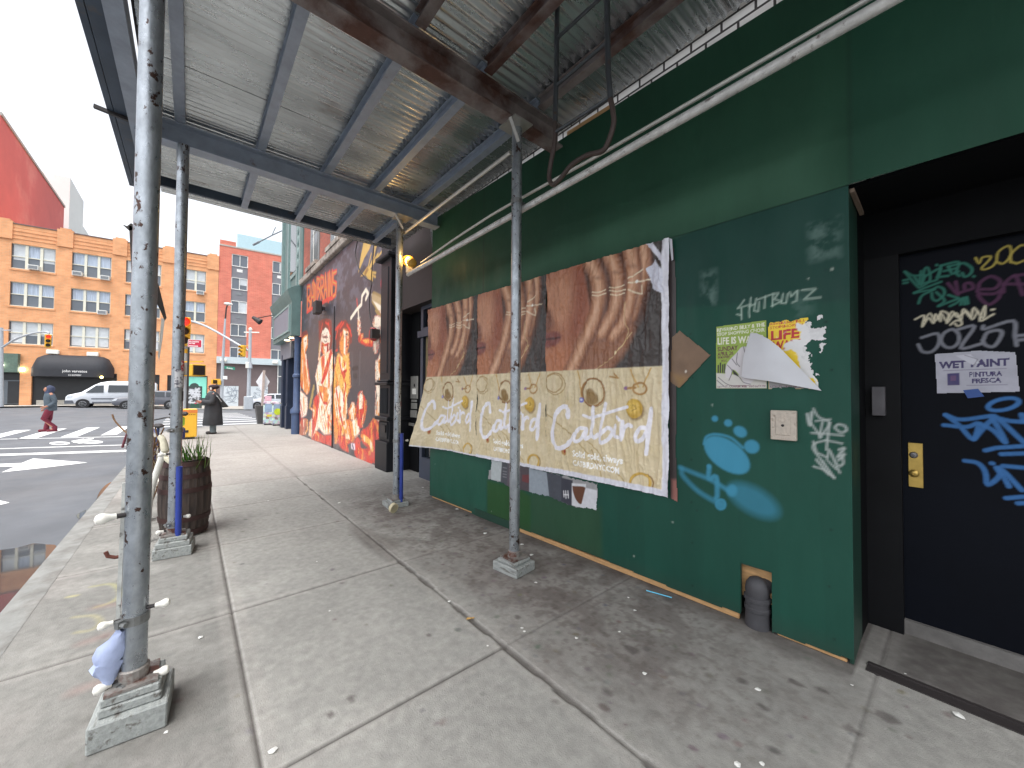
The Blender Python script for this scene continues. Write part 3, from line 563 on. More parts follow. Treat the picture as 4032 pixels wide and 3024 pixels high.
cv.poly([zt(200, 880), zt(700, 760), zt(1290, 600), zt(1290, 885), zt(1010, 925), zt(800, 1008), zt(775, 1078), zt(745, 1135), zt(620, 1160), zt(360, 1262), zt(0, 1360)], (70, 104, 84), soft=.05, al=.75, wob=(.02, .08))
for (x, y, r, a) in ((3245, 945, .07, .4), (2790, 1110, .05, .35), (2800, 1170, .03, .5), (3160, 1200, .05, .2)):
    p = cv.pix(x, y); m = cv.poly([(p[0]-r, p[1]-r*1.6), (p[0]+r, p[1]-r*1.6), (p[0]+r, p[1]+r*1.6), (p[0]-r, p[1]+r*1.6)], None, soft=.05, raw=True, cut=True); cv.blend(m[0], m[1]*a*1.6*np.clip((fbm(U[m[0]]*22, V[m[0]]*22, 13)-.35)*4, 0, 1), (96, 122, 116))
# old poster scraps glue, spray paint and marker tags
def S_(pts, wd, col, **k):
    k.setdefault('smooth', len(pts) > 3); k.setdefault('spray', .10); k.setdefault('soft', .011); cv.stroke([zh(*p) for p in pts], wd, col, **k)
ch = (176, 196, 184)
for pts in ([(548, 135), (520, 175), (505, 190), (590, 163)], [(530, 188), (531, 262)], [(500, 228), (526, 234)], [(592, 120), (580, 215), (583, 246)], [(580, 178), (620, 160)], [(627, 125), (612, 205), (640, 210), (646, 148)], [(636, 132), (722, 100)], [(686, 112), (680, 188)], [(737, 95), (732, 176)], [(735, 96), (772, 90), (745, 130), (792, 142), (730, 174)], [(802, 95), (790, 156), (822, 155), (832, 95)], [(845, 85), (855, 112), (892, 75)], [(897, 75), (890, 140), (862, 152)], [(925, 70), (1015, 62), (940, 130), (1048, 118)]): S_(pts, .0065, ch, al=.85, smooth=False)
bl = (62, 138, 168)
for c, r in (((356, 910), 26), ((443, 938), 31)): S_([c, (c[0]+1, c[1])], r*2/1.659*.00128, bl, soft=.012, al=.95)
def EL(c, rx, ry, rot, col, al, soft, ring=0):
    pts = [zh(c[0]+rx*math.cos(t)*math.cos(rot)-ry*math.sin(t)*math.sin(rot), c[1]+rx*math.cos(t)*math.sin(rot)+ry*math.sin(t)*math.cos(rot)) for t in np.linspace(0, 2*math.pi, 28)[:-1]]
    if ring: cv.stroke(pts+pts[:1], ring, col, soft=soft, al=al)
    else: cv.poly(pts, col, soft=soft, al=al)
EL((522, 995), 46, 34, .5, bl, .95, .014); EL((598, 1093), 50, 44, .3, bl, .95, .014); EL((436, 1148), 172, 92, .62, bl, .95, .016)
S_([(285, 1075), (300, 1030), (345, 1012), (410, 1018), (470, 1040), (540, 1100)], .016, bl, soft=.012, al=.85, smooth=True)
S_([(130, 1228), (220, 1265), (330, 1310), (450, 1382)], .030, bl, soft=.022, al=.7, smooth=True); S_([(140, 1240), (150, 1285), (250, 1385), (395, 1472)], .034, bl, soft=.024, al=.62, smooth=True)
S_([(320, 1222), (318, 1300), (365, 1290), (372, 1400), (365, 1430)], .030, bl, soft=.016, al=.85, smooth=True); S_([(318, 1222), (319, 1226)], .026, bl, soft=.01); EL((395, 1470), 34, 36, 0, bl, .7, .016); EL((395, 1470), 30, 32, 0, bl, .9, .01, ring=.012)
EL((610, 1445), 185, 82, .52, bl, .55, .06); EL((468, 1380), 34, 40, 0, bl, .8, .02)
wt = (172, 180, 178)
for pts, wd in (([(960, 880), (976, 950), (990, 868), (978, 952)], .014), ([(1000, 845), (1035, 900), (1105, 935), (1060, 1010), (1040, 1030), (1060, 930)], .009), ([(1105, 935), (1085, 1112)], .010), ([(985, 940), (1050, 1030)], .009), ([(988, 1002), (1100, 1010), (1192, 1020)], .009), ([(1080, 1050), (1188, 1072)], .008), ([(1015, 925), (1110, 915)], .008), ([(1000, 1060), (1020, 1130), (1082, 1160)], .009), ([(1075, 1052), (1010, 1072), (1000, 1110), (1062, 1192)], .009), ([(1140, 968), (1160, 948), (1202, 956), (1216, 985), (1180, 1000), (1140, 970)], .010), ([(1168, 1112), (1202, 1104), (1158, 1160), (1202, 1142), (1165, 1180)], .011), ([(1186, 1152), (1195, 1200), (1160, 1215), (1108, 1120), (1172, 1262)], .009), ([(1060, 1190), (1136, 1296)], .011), ([(1020, 1178), (1100, 1272)], .011), ([(1002, 1222), (1062, 1240), (1132, 1292)], .009), ([(1100, 1110), (1090, 1180), (1150, 1240)], .008)): S_(pts, wd, wt, al=.9)
for k in range(24):
    p = (rs.uniform(0, HL), rs.uniform(.05, 2.5)); cv.ell(p, rs.uniform(.003, .009), rs.uniform(.003, .012), (170, 182, 172) if rs.rand() < .45 else (30, 44, 42), raw=True, al=.8)
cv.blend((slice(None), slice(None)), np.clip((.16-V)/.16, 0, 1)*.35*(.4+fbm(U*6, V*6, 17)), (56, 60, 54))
s0, z0 = HP(2920, 2220); s1, _ = HP(3035, 2255); cv.keep &= ~((U > HL-s0) & (U < HL-s1) & (V < .378))
cv.keep &= ~((V < .05+.012*np.sin(U*3)) & (U > 1.75) & (U < HL-s0)); cv.keep &= ~((V < .02) & (U < 1.0)); cv.keep &= ~((V < .025*np.clip((U-4.0)/.5, 0, 1)) & (U > HL-s1))
cv.build('lower_panel', hw(HL, 0, .001), -HD, (0, 0, 1), PLY, hoard)
c2 = Canvas(HL+1.65, ZT-ZS, .02, (33, 71, 53)); U, V = c2.U, c2.V
c2.tint(.85+.3*fbm(U*.9, V*.9, 23)); c2.poly([(0, 0), (HL*.97, 0), (HL*.97, .35), (HL*.55, .30), (HL*.3, .12), (0, .1)], (60, 98, 78), soft=.25, al=.75, raw=True); c2.poly([(HL+.02, 0), (HL+1.65, 0), (HL+1.65, ZT), (HL+.02, ZT)], (28, 70, 54), soft=.02, al=.8, raw=True)
c2.stroke([(HL+.012, 0), (HL+.012, ZT)], .006, (22, 50, 40), raw=True); c2.stroke([(1.2, 0), (1.2, ZT)], .004, (30, 46, 40), raw=True)
c2.build('upper_panel', hw(HL, ZS+.004, .004), -HD, (0, 0, 1), PLY, hoard)
mb = MB()
def hbox(s_a, s_b, z_a, z_b, o_a, o_b):
    P = [hw(s_a, z_a, o_a), hw(s_b, z_a, o_a), hw(s_b, z_a, o_b), hw(s_a, z_a, o_b)]; return MB().prism(P, (0, 0, z_b-z_a))
hbox(0, HL, ZS-.0, ZT, -.02, -.002).build('backing_panel', HGREEN, hoard); hbox(s0+.004, HL, 0.06, ZS-.004, -.02, -.004).build('backing_panel', HGREEN, hoard); hbox(0.004, s1-.004, 0.05, ZS-.004, -.02, -.004).build('backing_panel', HGREEN, hoard); hbox(s1-.01, s0+.01, .376, ZS-.004, -.02, -.004).build('backing_panel', HGREEN, hoard)
for a, b, h in ((s0+.02, 2.78, .045), (2.82, HL-.05, .022), (.03, s1-.03, .02)): hbox(a, b, .002, h, -.035, -.012 if h > .04 else -.006).build('base_batten', RAWOOD, hoard, bevel=.004)
hbox(2.80, 3.45, .002, .085, .004, .012).build('patch_strip', HGREEN, hoard)
hbox(1.55, 2.05, ZT+.002, ZT+.05, -.02, -.004).build('top_batten', RAWOOD, hoard)
rp_ = [hw(0, 0, 0), hw(0, 0, -.66), hw(.018, 0, -.66), hw(.018, 0, -.0)]; MB().prism([p+np.array([0, 0, .01]) for p in rp_], (0, 0, ZS-.02)).build('return_panel', mat('return panel green', lin((26, 56, 46)), rough=.45, var=.15, scale=4), hoard)
tr = Yp(3372, 740, H0[1]+.0); MB().bar(hw(-.012, ZS-.02, -.03), hw(-.02, ZS-.03, -.42), .02, .022).build('corner_batten', mat('grimy batten', lin((120, 104, 90)), rough=.8, var=.3), hoard)
hbox(-4.5, -1.66, 0, ZT, -.02, 0).build('side_panel', HGREEN, hoard)
# vent hole: raw plywood behind, cowl in front
hbox(s1-.05, s0+.05, .15, .40, -.075, -.06).build('inner_board', RAWOOD, hoard); hbox(s1-.08, s0+.08, 0, .15, -.20, -.19).build('inner_board', BLACKM, hoard)
sc_ = (s0+s1)/2; vt = thing('vent_pipe', 'squat dark grey ribbed vent pipe in the cut hole at the hoarding foot', 'pipe', hw(sc_, 0, -.03))
MB().lathe([(.072, 0), (.068, .10), (.074, .105), (.074, .125), (.069, .13), (.069, .165), (.077, .17), (.077, .19), (.070, .195)], 22).build('body', VENTG, vt, smooth=True)
mb = MB(); mb.lathe([(.066, .195), (.069, .23), (.064, .268), (.045, .298), (.02, .311), (.003, .314)], 22); mb.build('cowl', VENTG, vt, smooth=True)
MB().tube([(-.02, -.02, .25), (-.045, -.06, .262), (-.05, -.09, .262)], .05, 14).build('elbow', VENTG, vt, smooth=True)
rest(hoard, H0)
for c in hoard.children:
    pass

# scrap board, posters on the green wall, intercom plate
def hscrap(name, pts, col, m, lab, cat, off, res=.006, wob=None, curl=None, draw=None, group=None):
    q = [hpx(*p) for p in pts]; u0 = min(a for a, _ in q); u1 = max(a for a, _ in q); v0 = min(b for _, b in q); v1 = max(b for _, b in q)
    c = Canvas(u1-u0, v1-v0, res, col, pix=lambda x, y: (hpx(x, y)[0]-u0, hpx(x, y)[1]-v0))
    d, ins = c._d((slice(None), slice(None)), [(a-u0, b-v0) for a, b in q], True); sd = np.where(ins, d, -d)
    if wob: sd = sd+(fbm(c.U/wob[1], c.V/wob[1], 77)-.5)*2*wob[0]
    c.keep = sd > -res*.5
    if draw: draw(c)
    dp = .002*fbm(c.U/.08, c.V/.12, 5)
    if curl: dp = dp+curl(c)
    o = c.build(name, hw(HL-u0, v0, off), -HD, (0, 0, 1), m, disp=dp); tag(o, lab, cat, group); return o
def brown(c): c.tint(.8+.4*fbm(c.U/.08, c.V/.08, 3)); c.poly([zh(90, 620), zh(180, 640), zh(130, 715)], (150, 116, 60), soft=.05, al=.6); c.ell(c.pix(*zh(170, 602)), .006, .010, (220, 214, 204), raw=True)
o = hscrap('plywood_scrap', [zh(80, 378), zh(130, 335), zh(332, 495), zh(128, 712), zh(70, 672)], (122, 96, 74), PAPER, 'brown diamond shaped board stuck to the green wall behind the poster edge', 'board', .008, draw=brown)
GT = [zh(367, 310), zh(692, 268), zh(697, 712), zh(367, 712)]
def gposter(c):
    wht, mar = (226, 226, 210), (92, 30, 56)
    c.tint(.94+.12*fbm(c.U/.05, c.V/.05, 3)); c.poly([zh(367, 612), zh(697, 640), zh(697, 712), zh(367, 712)], (206, 202, 202), soft=.01, al=.9)
    c.text('REVEREND BILLY & THE', zh(372, 344), 0, zh(684, 306), zh(372, 322), wht, .02); c.text('STOP SHOPPING CHOIR', zh(372, 372), 0, zh(684, 340), zh(372, 350), wht, .02); c.text('LIFE IS WATER', zh(374, 426), 0, zh(684, 408), zh(374, 382), wht, .03)
    c.text('SUNDAY', zh(376, 471), 0, zh(508, 460), zh(376, 443), mar, .03); c.text('APRIL 26', zh(376, 500), 0, zh(478, 492), zh(376, 477), mar, .02); c.text('7PM FREE!', zh(376, 521), 0, zh(455, 514), zh(376, 504), mar, .015); c.text('NYC', zh(402, 540), 0, zh(436, 538), zh(402, 526), mar, .015)
    for x, y in ((376, 560), (390, 545), (405, 556), (418, 552)): c.poly([zh(x, y), zh(x+9, y-2), zh(x+9, 612), zh(x, 612)], (38, 34, 44))
    c.poly([zh(425, 600), zh(440, 545), zh(500, 480), zh(540, 440), zh(600, 470), zh(620, 640), zh(560, 690), zh(530, 640), zh(480, 590), zh(460, 640), zh(430, 640)], (206, 202, 206), smooth=True); c.poly([zh(470, 585), zh(500, 612), zh(520, 640), zh(480, 620)], (36, 34, 36))
    for a in ([(545, 440), (552, 470), (560, 500)], [(505, 480), (500, 540), (520, 570)], [(470, 520), (500, 560)], [(440, 560), (470, 600), (450, 660)], [(520, 640), (545, 672), (590, 685)], [(380, 640), (450, 690), (560, 694)], [(372, 660), (420, 700)]): c.stroke([zh(*p) for p in a], .004, (70, 66, 74), smooth=True)
    c.text('15TH ST. QUAKER MEETING HOUSE', zh(374, 706), 0, zh(690, 703), zh(374, 694), (120, 52, 80), .01)
o = hscrap('flyer', GT, (142, 166, 66), PAPER, 'green flyer for Sunday April 26 with a white lion, its corner peeled back', 'flyer', .004, res=.0028, draw=gposter, group='event flyers on the green wall')
YT = [zh(708, 283), zh(960, 250), zh(965, 300), zh(975, 400), zh(930, 430), zh(985, 600), zh(1042, 708), zh(1045, 716), zh(708, 712)]
def yposter(c):
    red = (186, 34, 40); c.tint(.95+.1*fbm(c.U/.05, c.V/.05, 3))
    c.text('REVEREND BILL', zh(718, 302), 0, zh(948, 275), zh(718, 286), red, .02); c.text('STOPSHOPPIN', zh(718, 326), 0, zh(930, 302), zh(718, 309), red, .02); c.text('LIFE', zh(720, 398), 0, zh(910, 378), zh(720, 340), red, .04); c.text('WATE', zh(735, 462), 0, zh(930, 446), zh(735, 406), red, .035)
    c.poly([zh(708, 640), zh(1045, 690), zh(1045, 716), zh(708, 716)], (150, 150, 152), soft=.01); c.text('15TH ST. QUAKER MEETING', zh(716, 706), 0, zh(1000, 708), zh(716, 694), (104, 60, 84), .01)
    n = fbm(c.U/.03, c.V/.03, 12, 5); q = c.poly([zh(905, 300), zh(1000, 270), zh(1000, 420), zh(1040, 700), zh(940, 620), zh(880, 470), zh(800, 470), zh(850, 410), zh(930, 390)], None, soft=.05, cut=True); c.blend(q[0], np.clip((q[1]*1.0+(n[q[0]]-.5)*1.2-.25)*5, 0, 1), (222, 222, 224))
o = hscrap('flyer', YT, (236, 204, 40), PAPER, 'yellow flyer with big red LIFE lettering, torn along its right side', 'flyer', .003, res=.0028, wob=(.02, .03), draw=yposter, group='event flyers on the green wall')
def whites(c): pass
TORN = [zh(925, 285), zh(985, 275), zh(1000, 330), zh(1075, 320), zh(1085, 345), zh(1050, 468), zh(1030, 400), zh(950, 420), zh(985, 520), zh(995, 640), zh(940, 590), zh(905, 440), zh(930, 380)]
o = hscrap('paper_remnant', TORN, (214, 214, 216), PAPER, 'ragged white paper remnant stuck right of the yellow flyer', 'paper', .0025, res=.003, wob=(.028, .016), draw=lambda c: c.tint(.85+.3*fbm(c.U/.02, c.V/.02, 8)))
for i, (a, b) in enumerate((((1025, 235), (1062, 265)), ((1015, 612), (1045, 628)))):
    o = hscrap('paper_scrap', [zh(a[0], a[1]), zh(b[0], a[1]), zh(b[0], b[1]), zh(a[0], b[1])], (214, 214, 216), PAPER, ('small white paper fleck above the ragged remnant', 'small white paper fleck below the ragged remnant')[i], 'paper', .0025, res=.003, wob=(.012, .01))
q = [hw(*HP(*zh(x, y)), o) for (x, y), o in (((592, 352), .012), (( 640, 355), .030), ((725, 396), .055), ((800, 455), .060), ((920, 580), .050), ((1055, 728), .008), ((860, 690), .045), ((700, 662), .05), ((560, 645), .04), ((540, 636), .030), ((552, 520), .035), ((575, 420), .025))]
ctr = sum(q)/len(q)+HN*.035; mb = MB(); n = len(q); midr = [p*.5+ctr*.5+HN*.006 for p in q]
mb.add(q+midr+[ctr], [(i, (i+1) % n, n+(i+1) % n, n+i) for i in range(n)]+[(n+i, n+(i+1) % n, 2*n) for i in range(n)])
o = mb.build('paper_flap', mat('white paper back', lin((206, 208, 214)), rough=.6, var=.04, scale=6), smooth=True, angle=70); tag(o, 'white back of a flyer peeled over both flyers in a big triangle', 'paper')
ss = [HP(*zh(728, 853)), HP(*zh(897, 1055))]; pl = thing('intercom_box', 'grimy pale square intercom plate on the green wall below the flyers', 'intercom', hw(ss[0][0], ss[1][1]))
def hb(sa, sb, za, zb, oa, ob, nm, m, par, bev=.0):
    P = [hw(sa, za, oa)-np.array(par.location), hw(sb, za, oa)-np.array(par.location), hw(sb, za, ob)-np.array(par.location), hw(sa, za, ob)-np.array(par.location)]; return MB().prism(P, (0, 0, zb-za)).build(nm, m, par, bevel=bev)
GRIM = mat('grimy ivory plastic', lin((186, 176, 164)), rough=.5, var=.2, scale=30, col2=lin((140, 126, 112)), scale2=28, thr=(.55, .7))
hb(ss[1][0], ss[0][0], ss[1][1], ss[0][1], .001, .035, 'plate', GRIM, pl, .004)
i0, i1 = HP(*zh(763, 883)), HP(*zh(858, 1018)); hb(i1[0], i0[0], i1[1], i0[1], .035, .040, 'inner_frame', GRIM, pl, .002)
c0 = hw(*HP(*zh(810, 952)), .036)-np.array(pl.location); Mk = Matrix.Translation(c0) @ Vector(HN).to_track_quat('Z', 'Y').to_matrix().to_4x4(); MB().lathe([(.008, 0), (.008, .008), (.004, .009)], 12, M=Mk).build('button', DARK, pl)
c0 = hw(*HP(*zh(808, 914)), .036)-np.array(pl.location); Mk = Matrix.Translation(c0) @ Vector(HN).to_track_quat('Z', 'Y').to_matrix().to_4x4(); MB().lathe([(.018, 0), (.016, .008), (.012, .006)], 16, M=Mk).build('lock', GRIM, pl)

# ------------------------------------------------------------------ big jewellery posters
def sOf(x, y): return HP(*zp(x, y))[0]
S3R, S32, S21, S1L = sOf(1530, 815), sOf(843, 850), sOf(432, 862), sOf(138, 878)
ZTOP = (HP(*zp(430, 410))[1]+HP(*zp(1300, 125))[1])/2; ZB = HP(*zp(1200, 1500))[1]-.02
W3 = S32-S3R
def poster_art(c, seed):
    P = c.poly; n1 = fbm(c.U/.05, c.V/.25, seed)
    c.c[:] = np.array(lin((74, 66, 62)))
    def PP(pts, col, soft=.03, al=1, smooth=True): c.poly([zp(*p) for p in pts], col, soft=soft, al=al, smooth=smooth)
    PP([(1250, 100), (1560, 40), (1560, 860), (1100, 860), (1200, 600)], (66, 60, 58), .06)
    PP([(800, 270), (1100, 190), (1125, 350), (1110, 560), (975, 850), (800, 870)], (164, 106, 80), .05, smooth=False)
    PP([(830, 330), (960, 280), (1010, 470), (930, 590), (840, 520)], (194, 140, 110), .16, .85); PP([(1010, 240), (1085, 215), (1105, 380), (1050, 620), (990, 600)], (142, 80, 60), .12, .75); PP([(835, 730), (960, 690), (960, 850), (835, 860)], (186, 124, 90), .10, .7)
    PP([(838, 470), (876, 500), (884, 590), (838, 610)], (112, 70, 56), .06, .85); PP([(838, 625), (900, 612), (930, 640), (905, 690), (838, 705)], (126, 70, 66), .03, .9); PP([(838, 655), (916, 644), (918, 654), (838, 668)], (74, 42, 42), .012, .9)
    PP([(1060, 200), (1440, 90), (1450, 420), (1360, 640), (1210, 860), (990, 860), (1100, 600)], (84, 56, 46), .03)
    PP([(1130, 640), (1220, 500), (1345, 540), (1350, 650), (1200, 860), (1000, 860)], (150, 104, 80), .06)
    def limb(pts, ws):
        for w_, c_, sf, al in ((ws, (112, 72, 56), .03, .95), (ws*.80, (158, 108, 80), .05, .95), (ws*.52, (196, 146, 114), .06, .9), (ws*.20, (224, 182, 152), .05, .8)): c.stroke([(p_[0]-ws*.07*(ws > w_), p_[1]) for p_ in [zp(*q_) for q_ in pts] for p_ in [c.pix(*p_)]], w_, c_, soft=sf, al=al, smooth=True, raw=True)
    limb([(1420, 60), (1428, 200), (1404, 340), (1352, 520)], .115); limb([(1338, 90), (1362, 230), (1352, 380), (1310, 540), (1240, 640)], .135); limb([(1215, 140), (1262, 270), (1266, 400), (1230, 520), (1170, 620)], .145); limb([(1105, 190), (1152, 300), (1158, 410), (1120, 560), (1050, 720), (985, 860)], .165)
    for cx_, cy_ in ((1150, 300), (1258, 270), (1358, 230)): PP([(cx_-34, cy_-4), (cx_, cy_-16), (cx_+34, cy_-2), (cx_, cy_+8)], (130, 86, 66), .03, .55)
    gold = (240, 226, 196)
    for a, b in (((1118, 382), (1194, 366)), ((1118, 400), (1194, 386)), ((1214, 352), (1306, 340)), ((1216, 370), (1310, 366)), ((1222, 394), (1306, 386))): c.stroke([zp(*a), zp((a[0]+b[0])/2, (a[1]+b[1])/2+9), zp(*b)], .008, gold, smooth=True)
    for pts in ([(1328, 300), (1370, 275), (1412, 246)], [(1328, 326), (1390, 318), (1480, 302)], [(1328, 366), (1370, 384), (1410, 392)], [(1405, 340), (1412, 392)]): c.stroke([zp(*p) for p in pts], .011, (232, 218, 192), al=.95)
    c.ell(c.pix(*zp(1378, 318)), .014, .014, (250, 248, 240), raw=True)
    c.stroke([zp(*p) for p in ((1310, 440), (1308, 560), (1330, 620), (1245, 755), (1130, 840))], .006, (204, 176, 132), smooth=True); c.stroke([zp(1350, 620), zp(1245, 752)], .006, (216, 190, 140)); c.ell(c.pix(*zp(1252, 738)), .010, .016, (238, 220, 180), raw=True)
    c.stroke([zp(1490, 400), zp(1400, 700)], .05, (64, 60, 60), soft=.06, al=.5)
    c.tint(.94+.22*fbm(c.U/.018, c.V/.35, seed+21))
    # lower cream half
    zdv = c.pix(*zp(1180, 831))[1]
    low = np.clip((zdv-c.V)/.006, 0, 1); c.blend((slice(None), slice(None)), low, (220, 205, 172)); lowm = low*np.clip((fbm(c.U/.10, c.V/.22, seed+3)-.45)*4, 0, 1); c.blend((slice(None), slice(None)), lowm*.35, (204, 184, 138))
    gd, gd2 = (170, 128, 70), (196, 158, 88)
    def ring(c0, rx, ry, col, wd, rot=0): c.stroke([zp(c0[0]+rx*math.cos(t)*math.cos(rot)-ry*math.sin(t)*math.sin(rot), c0[1]+rx*math.cos(t)*math.sin(rot)+ry*math.sin(t)*math.cos(rot)) for t in np.linspace(0, 2*math.pi, 25)], wd, col)
    for dx, dy, r in ((0, 0, 50), (6, 8, 56), (-4, 4, 46)): ring((892+dx, 915+dy), r, r+8, (168, 138, 88), .008)
    c.stroke([zp(1026, 845), zp(1050, 950), zp(1055, 1010)], .012, gd2); PP([(1080, 960), (1110, 950), (1150, 1005), (1130, 1045), (1080, 1030)], (150, 122, 78), .02); ring((1120, 972), 66, 82, (156, 112, 62), .016); ring((1126, 976), 68, 84, (120, 86, 48), .005)
    c.ell(c.pix(*zp(1050, 1018)), .024, .024, (108, 112, 190), raw=True); c.ell(c.pix(*zp(1050, 1016)), .011, .011, (212, 216, 240), raw=True)
    c.stroke([zp(1220, 880), zp(1270, 888), zp(1245, 860)], .014, gd); c.stroke([zp(1342, 840), zp(1385, 940)], .013, gd2); c.stroke([zp(1462, 830), zp(1415, 940)], .013, gd2); ring((1398, 950), 40, 34, gd, .016); c.ell(c.pix(*zp(1318, 948)), .022, .016, (138, 104, 140), raw=True); c.stroke([zp(1330, 948), zp(1370, 945)], .02, gd)
    p = c.pix(*zp(1362, 1068)); c.ell((p[0]+.012, p[1]-.014), .078, .082, (132, 104, 60), soft=.02, al=.8, raw=True); c.ell(p, .074, .080, (196, 158, 64), raw=True); c.ell((p[0]-.01, p[1]+.012), .05, .055, (220, 186, 92), soft=.03, raw=True); c.stroke([(p[0]-.02, p[1]-.02), (p[0]+.02, p[1]), (p[0]-.01, p[1]+.03), (p[0]+.01, p[1]+.02)], .006, (150, 116, 44), raw=True)
    for a, b in (((850, 1100), (1150, 1410)), ((1060, 1240), (1190, 1400)), ((1110, 1310), (1170, 1520)), ((1220, 1420), (1320, 1540))): c.stroke([zp(*a), zp((a[0]+b[0])/2+14, (a[1]+b[1])/2-8), zp(*b)], .012, (172, 146, 92), al=.8, smooth=True)
    c.ell(c.pix(*zp(950, 1322)), .030, .036, (186, 140, 84), raw=True); c.ell(c.pix(*zp(950, 1322)), .012, .014, (150, 40, 40), raw=True); ring((962, 1288), 12, 16, gd, .008)
    ring((1410, 1510), 66, 58, (136, 100, 48), .012); ring((1400, 1505), 60, 54, (206, 168, 80), .02)
    if seed: pass
    W = (240, 238, 246)
    for pts, wd in (([(972, 1118), (968, 1068), (945, 1056), (912, 1085), (890, 1150), (884, 1240), (906, 1300), (958, 1288), (1012, 1222)], .036), ([(1078, 1188), (1040, 1186), (1008, 1236), (1018, 1262), (1052, 1246), (1080, 1190), (1074, 1246), (1102, 1232)], .028), ([(1122, 1062), (1118, 1150), (1108, 1215), (1124, 1240), (1146, 1222)], .030), ([(1060, 1108), (1110, 1122), (1210, 1092), (1322, 1058)], .022), ([(1192, 1040), (1174, 1130), (1164, 1200), (1160, 1268), (1206, 1252), (1232, 1206), (1205, 1182), (1168, 1218)], .028), ([(1252, 1168), (1244, 1226), (1268, 1238)], .026), ([(1262, 1118), (1276, 1136)], .022), ([(1292, 1146), (1286, 1252), (1298, 1190), (1326, 1164), (1346, 1172)], .028), ([(1438, 1184), (1400, 1184), (1370, 1234), (1384, 1262), (1426, 1232), (1450, 1150), (1464, 1068), (1448, 1230), (1436, 1334)], .028)):
        c.stroke([zp(*p) for p in pts], wd*1.22, W, smooth=True, soft=.006)
    c.text('Solid gold, always', zp(1000, 1348), 0, zp(1296, 1396), zp(1000, 1312), (254, 254, 252), .03); c.text('CATBIRDNYC.COM', zp(1002, 1402), 0, zp(1276, 1452), zp(1002, 1370), (254, 254, 252), .035)
    c.tint(.97+.06*fbm(c.U/.02, c.V/.06, seed+9))
def folds(U, V, seed):
    a = fbm(U/.055+2.2*fbm(U/.3, V/.5, seed+5), V/.34, seed, 3); b = fbm(U/.022, V/.12, seed+1, 3)
    cr = fbm(U/.03+1.5*fbm(U/.12, V/.12, seed+6), V/.05, seed+4, 3); return .026*(1-np.abs(2*a-1))**2.2*(.5+.8*fbm(U/.4, V/.5, seed+8))+.007*b+.006*(1-np.abs(2*cr-1))**3
PL = []
for k, (sa, sb, mr, mbm, ml) in enumerate(((S32, S3R, .055, .085, 0), (S21, S32, 0, .06, 0), (S1L, S21, 0, .03, .0))):
    wk = sa-sb; f = wk/W3
    def px(x, y, sa=sa, f=f): s, z = HP(x, y); return (S32-s)*f+.0, z-ZB+.0
    c = Canvas(wk+mr, ZTOP-ZB, (.006, .008, .009)[k], (220, 220, 226), pix=px); poster_art(c, 11+k*7)
    if mr: c.poly([(wk, -1), (wk+mr+1, -1), (wk+mr+1, 4), (wk, 4)], (226, 226, 236), soft=.004, raw=True)
    c.poly([(-1, -1), (9, -1), (9, mbm*.8), (wk*.0, mbm*.55), (-1, mbm*.5)], (222, 222, 232), soft=.006, raw=True)
    if k == 0:
        c.poly([zp(1438, 245), zp(1470, 215), zp(1490, 190), zp(1532, 255), zp(1536, 388), zp(1470, 362), zp(1468, 330)], (216, 218, 232), soft=.006, wob=(.012, .03)); c.poly([zp(1430, 92), zp(1475, 88), zp(1545, 190), zp(1578, 250), zp(1560, 260), zp(1500, 170)], (226, 226, 238), soft=.005, wob=(.006, .03))
    dp = folds(c.U, c.V, 30+k)
    if k == 2:                                          # far poster: its lower left corner hangs free
        fl = np.clip((.55-c.U)/.55, 0, 1)**1.6*np.clip((1.15-c.V)/1.15, 0, 1)**1.3
        d3 = dp[..., None]*HN+fl[..., None]*(HN*.20+HD*.16+np.array([0, 0, -.0]))
    else: d3 = dp[..., None]*HN
    if k == 0: d3 = d3+(np.clip((c.U-wk+.02)/.08, 0, 1)*np.clip((1.6-c.V)/1.6, 0, 1)*.022)[..., None]*HN
    lab = ('right hand jewellery poster, beside the brown diamond board, with white lettering on cream', 'middle jewellery poster half hidden behind the steel post', 'far jewellery poster with its lower corner curling off the wall by the dark doorway')[k]
    o = c.build('poster', hw(sa, ZB, .010+.002*k), -HD, (0, 0, 1), PAPER, disp=d3); tag(o, lab, 'poster', 'jewellery posters pasted on the green hoarding'); PL.append(o)
# dark poster edge underneath, curl strip and remnants of older posters
q = [hw(*HP(*zp(x, y)), o) for x, y, o in ((1565, 60, .02), (1590, 70, .035), (1596, 190, .03), (1582, 195, .02))]; mb = MB(); mb.add(q, [(0, 1, 2, 3)]); tag(mb.build('paper_curl', mat('white poster back', lin((222, 222, 232)), rough=.5, var=.05)), 'curled white paper strip at the top right corner of the posters', 'paper')
und = lambda c: (c.tint(.7+.6*fbm(c.U/.03, c.V/.2, 8)), c.poly([zp(1580, 1490), zp(1620, 1490), zp(1620, 1640), zp(1580, 1640)], (150, 100, 92), soft=.03))
hscrap('old_poster', [zp(1560, 160), zp(1592, 110), zp(1606, 380), zp(1602, 700), zp(1608, 1000), zp(1602, 1300), zp(1612, 1622), zp(1570, 1600), zp(1560, 900)], (66, 58, 58), PAPER, 'dark edge of an older poster showing beside the white poster margin', 'poster', .006, draw=und)
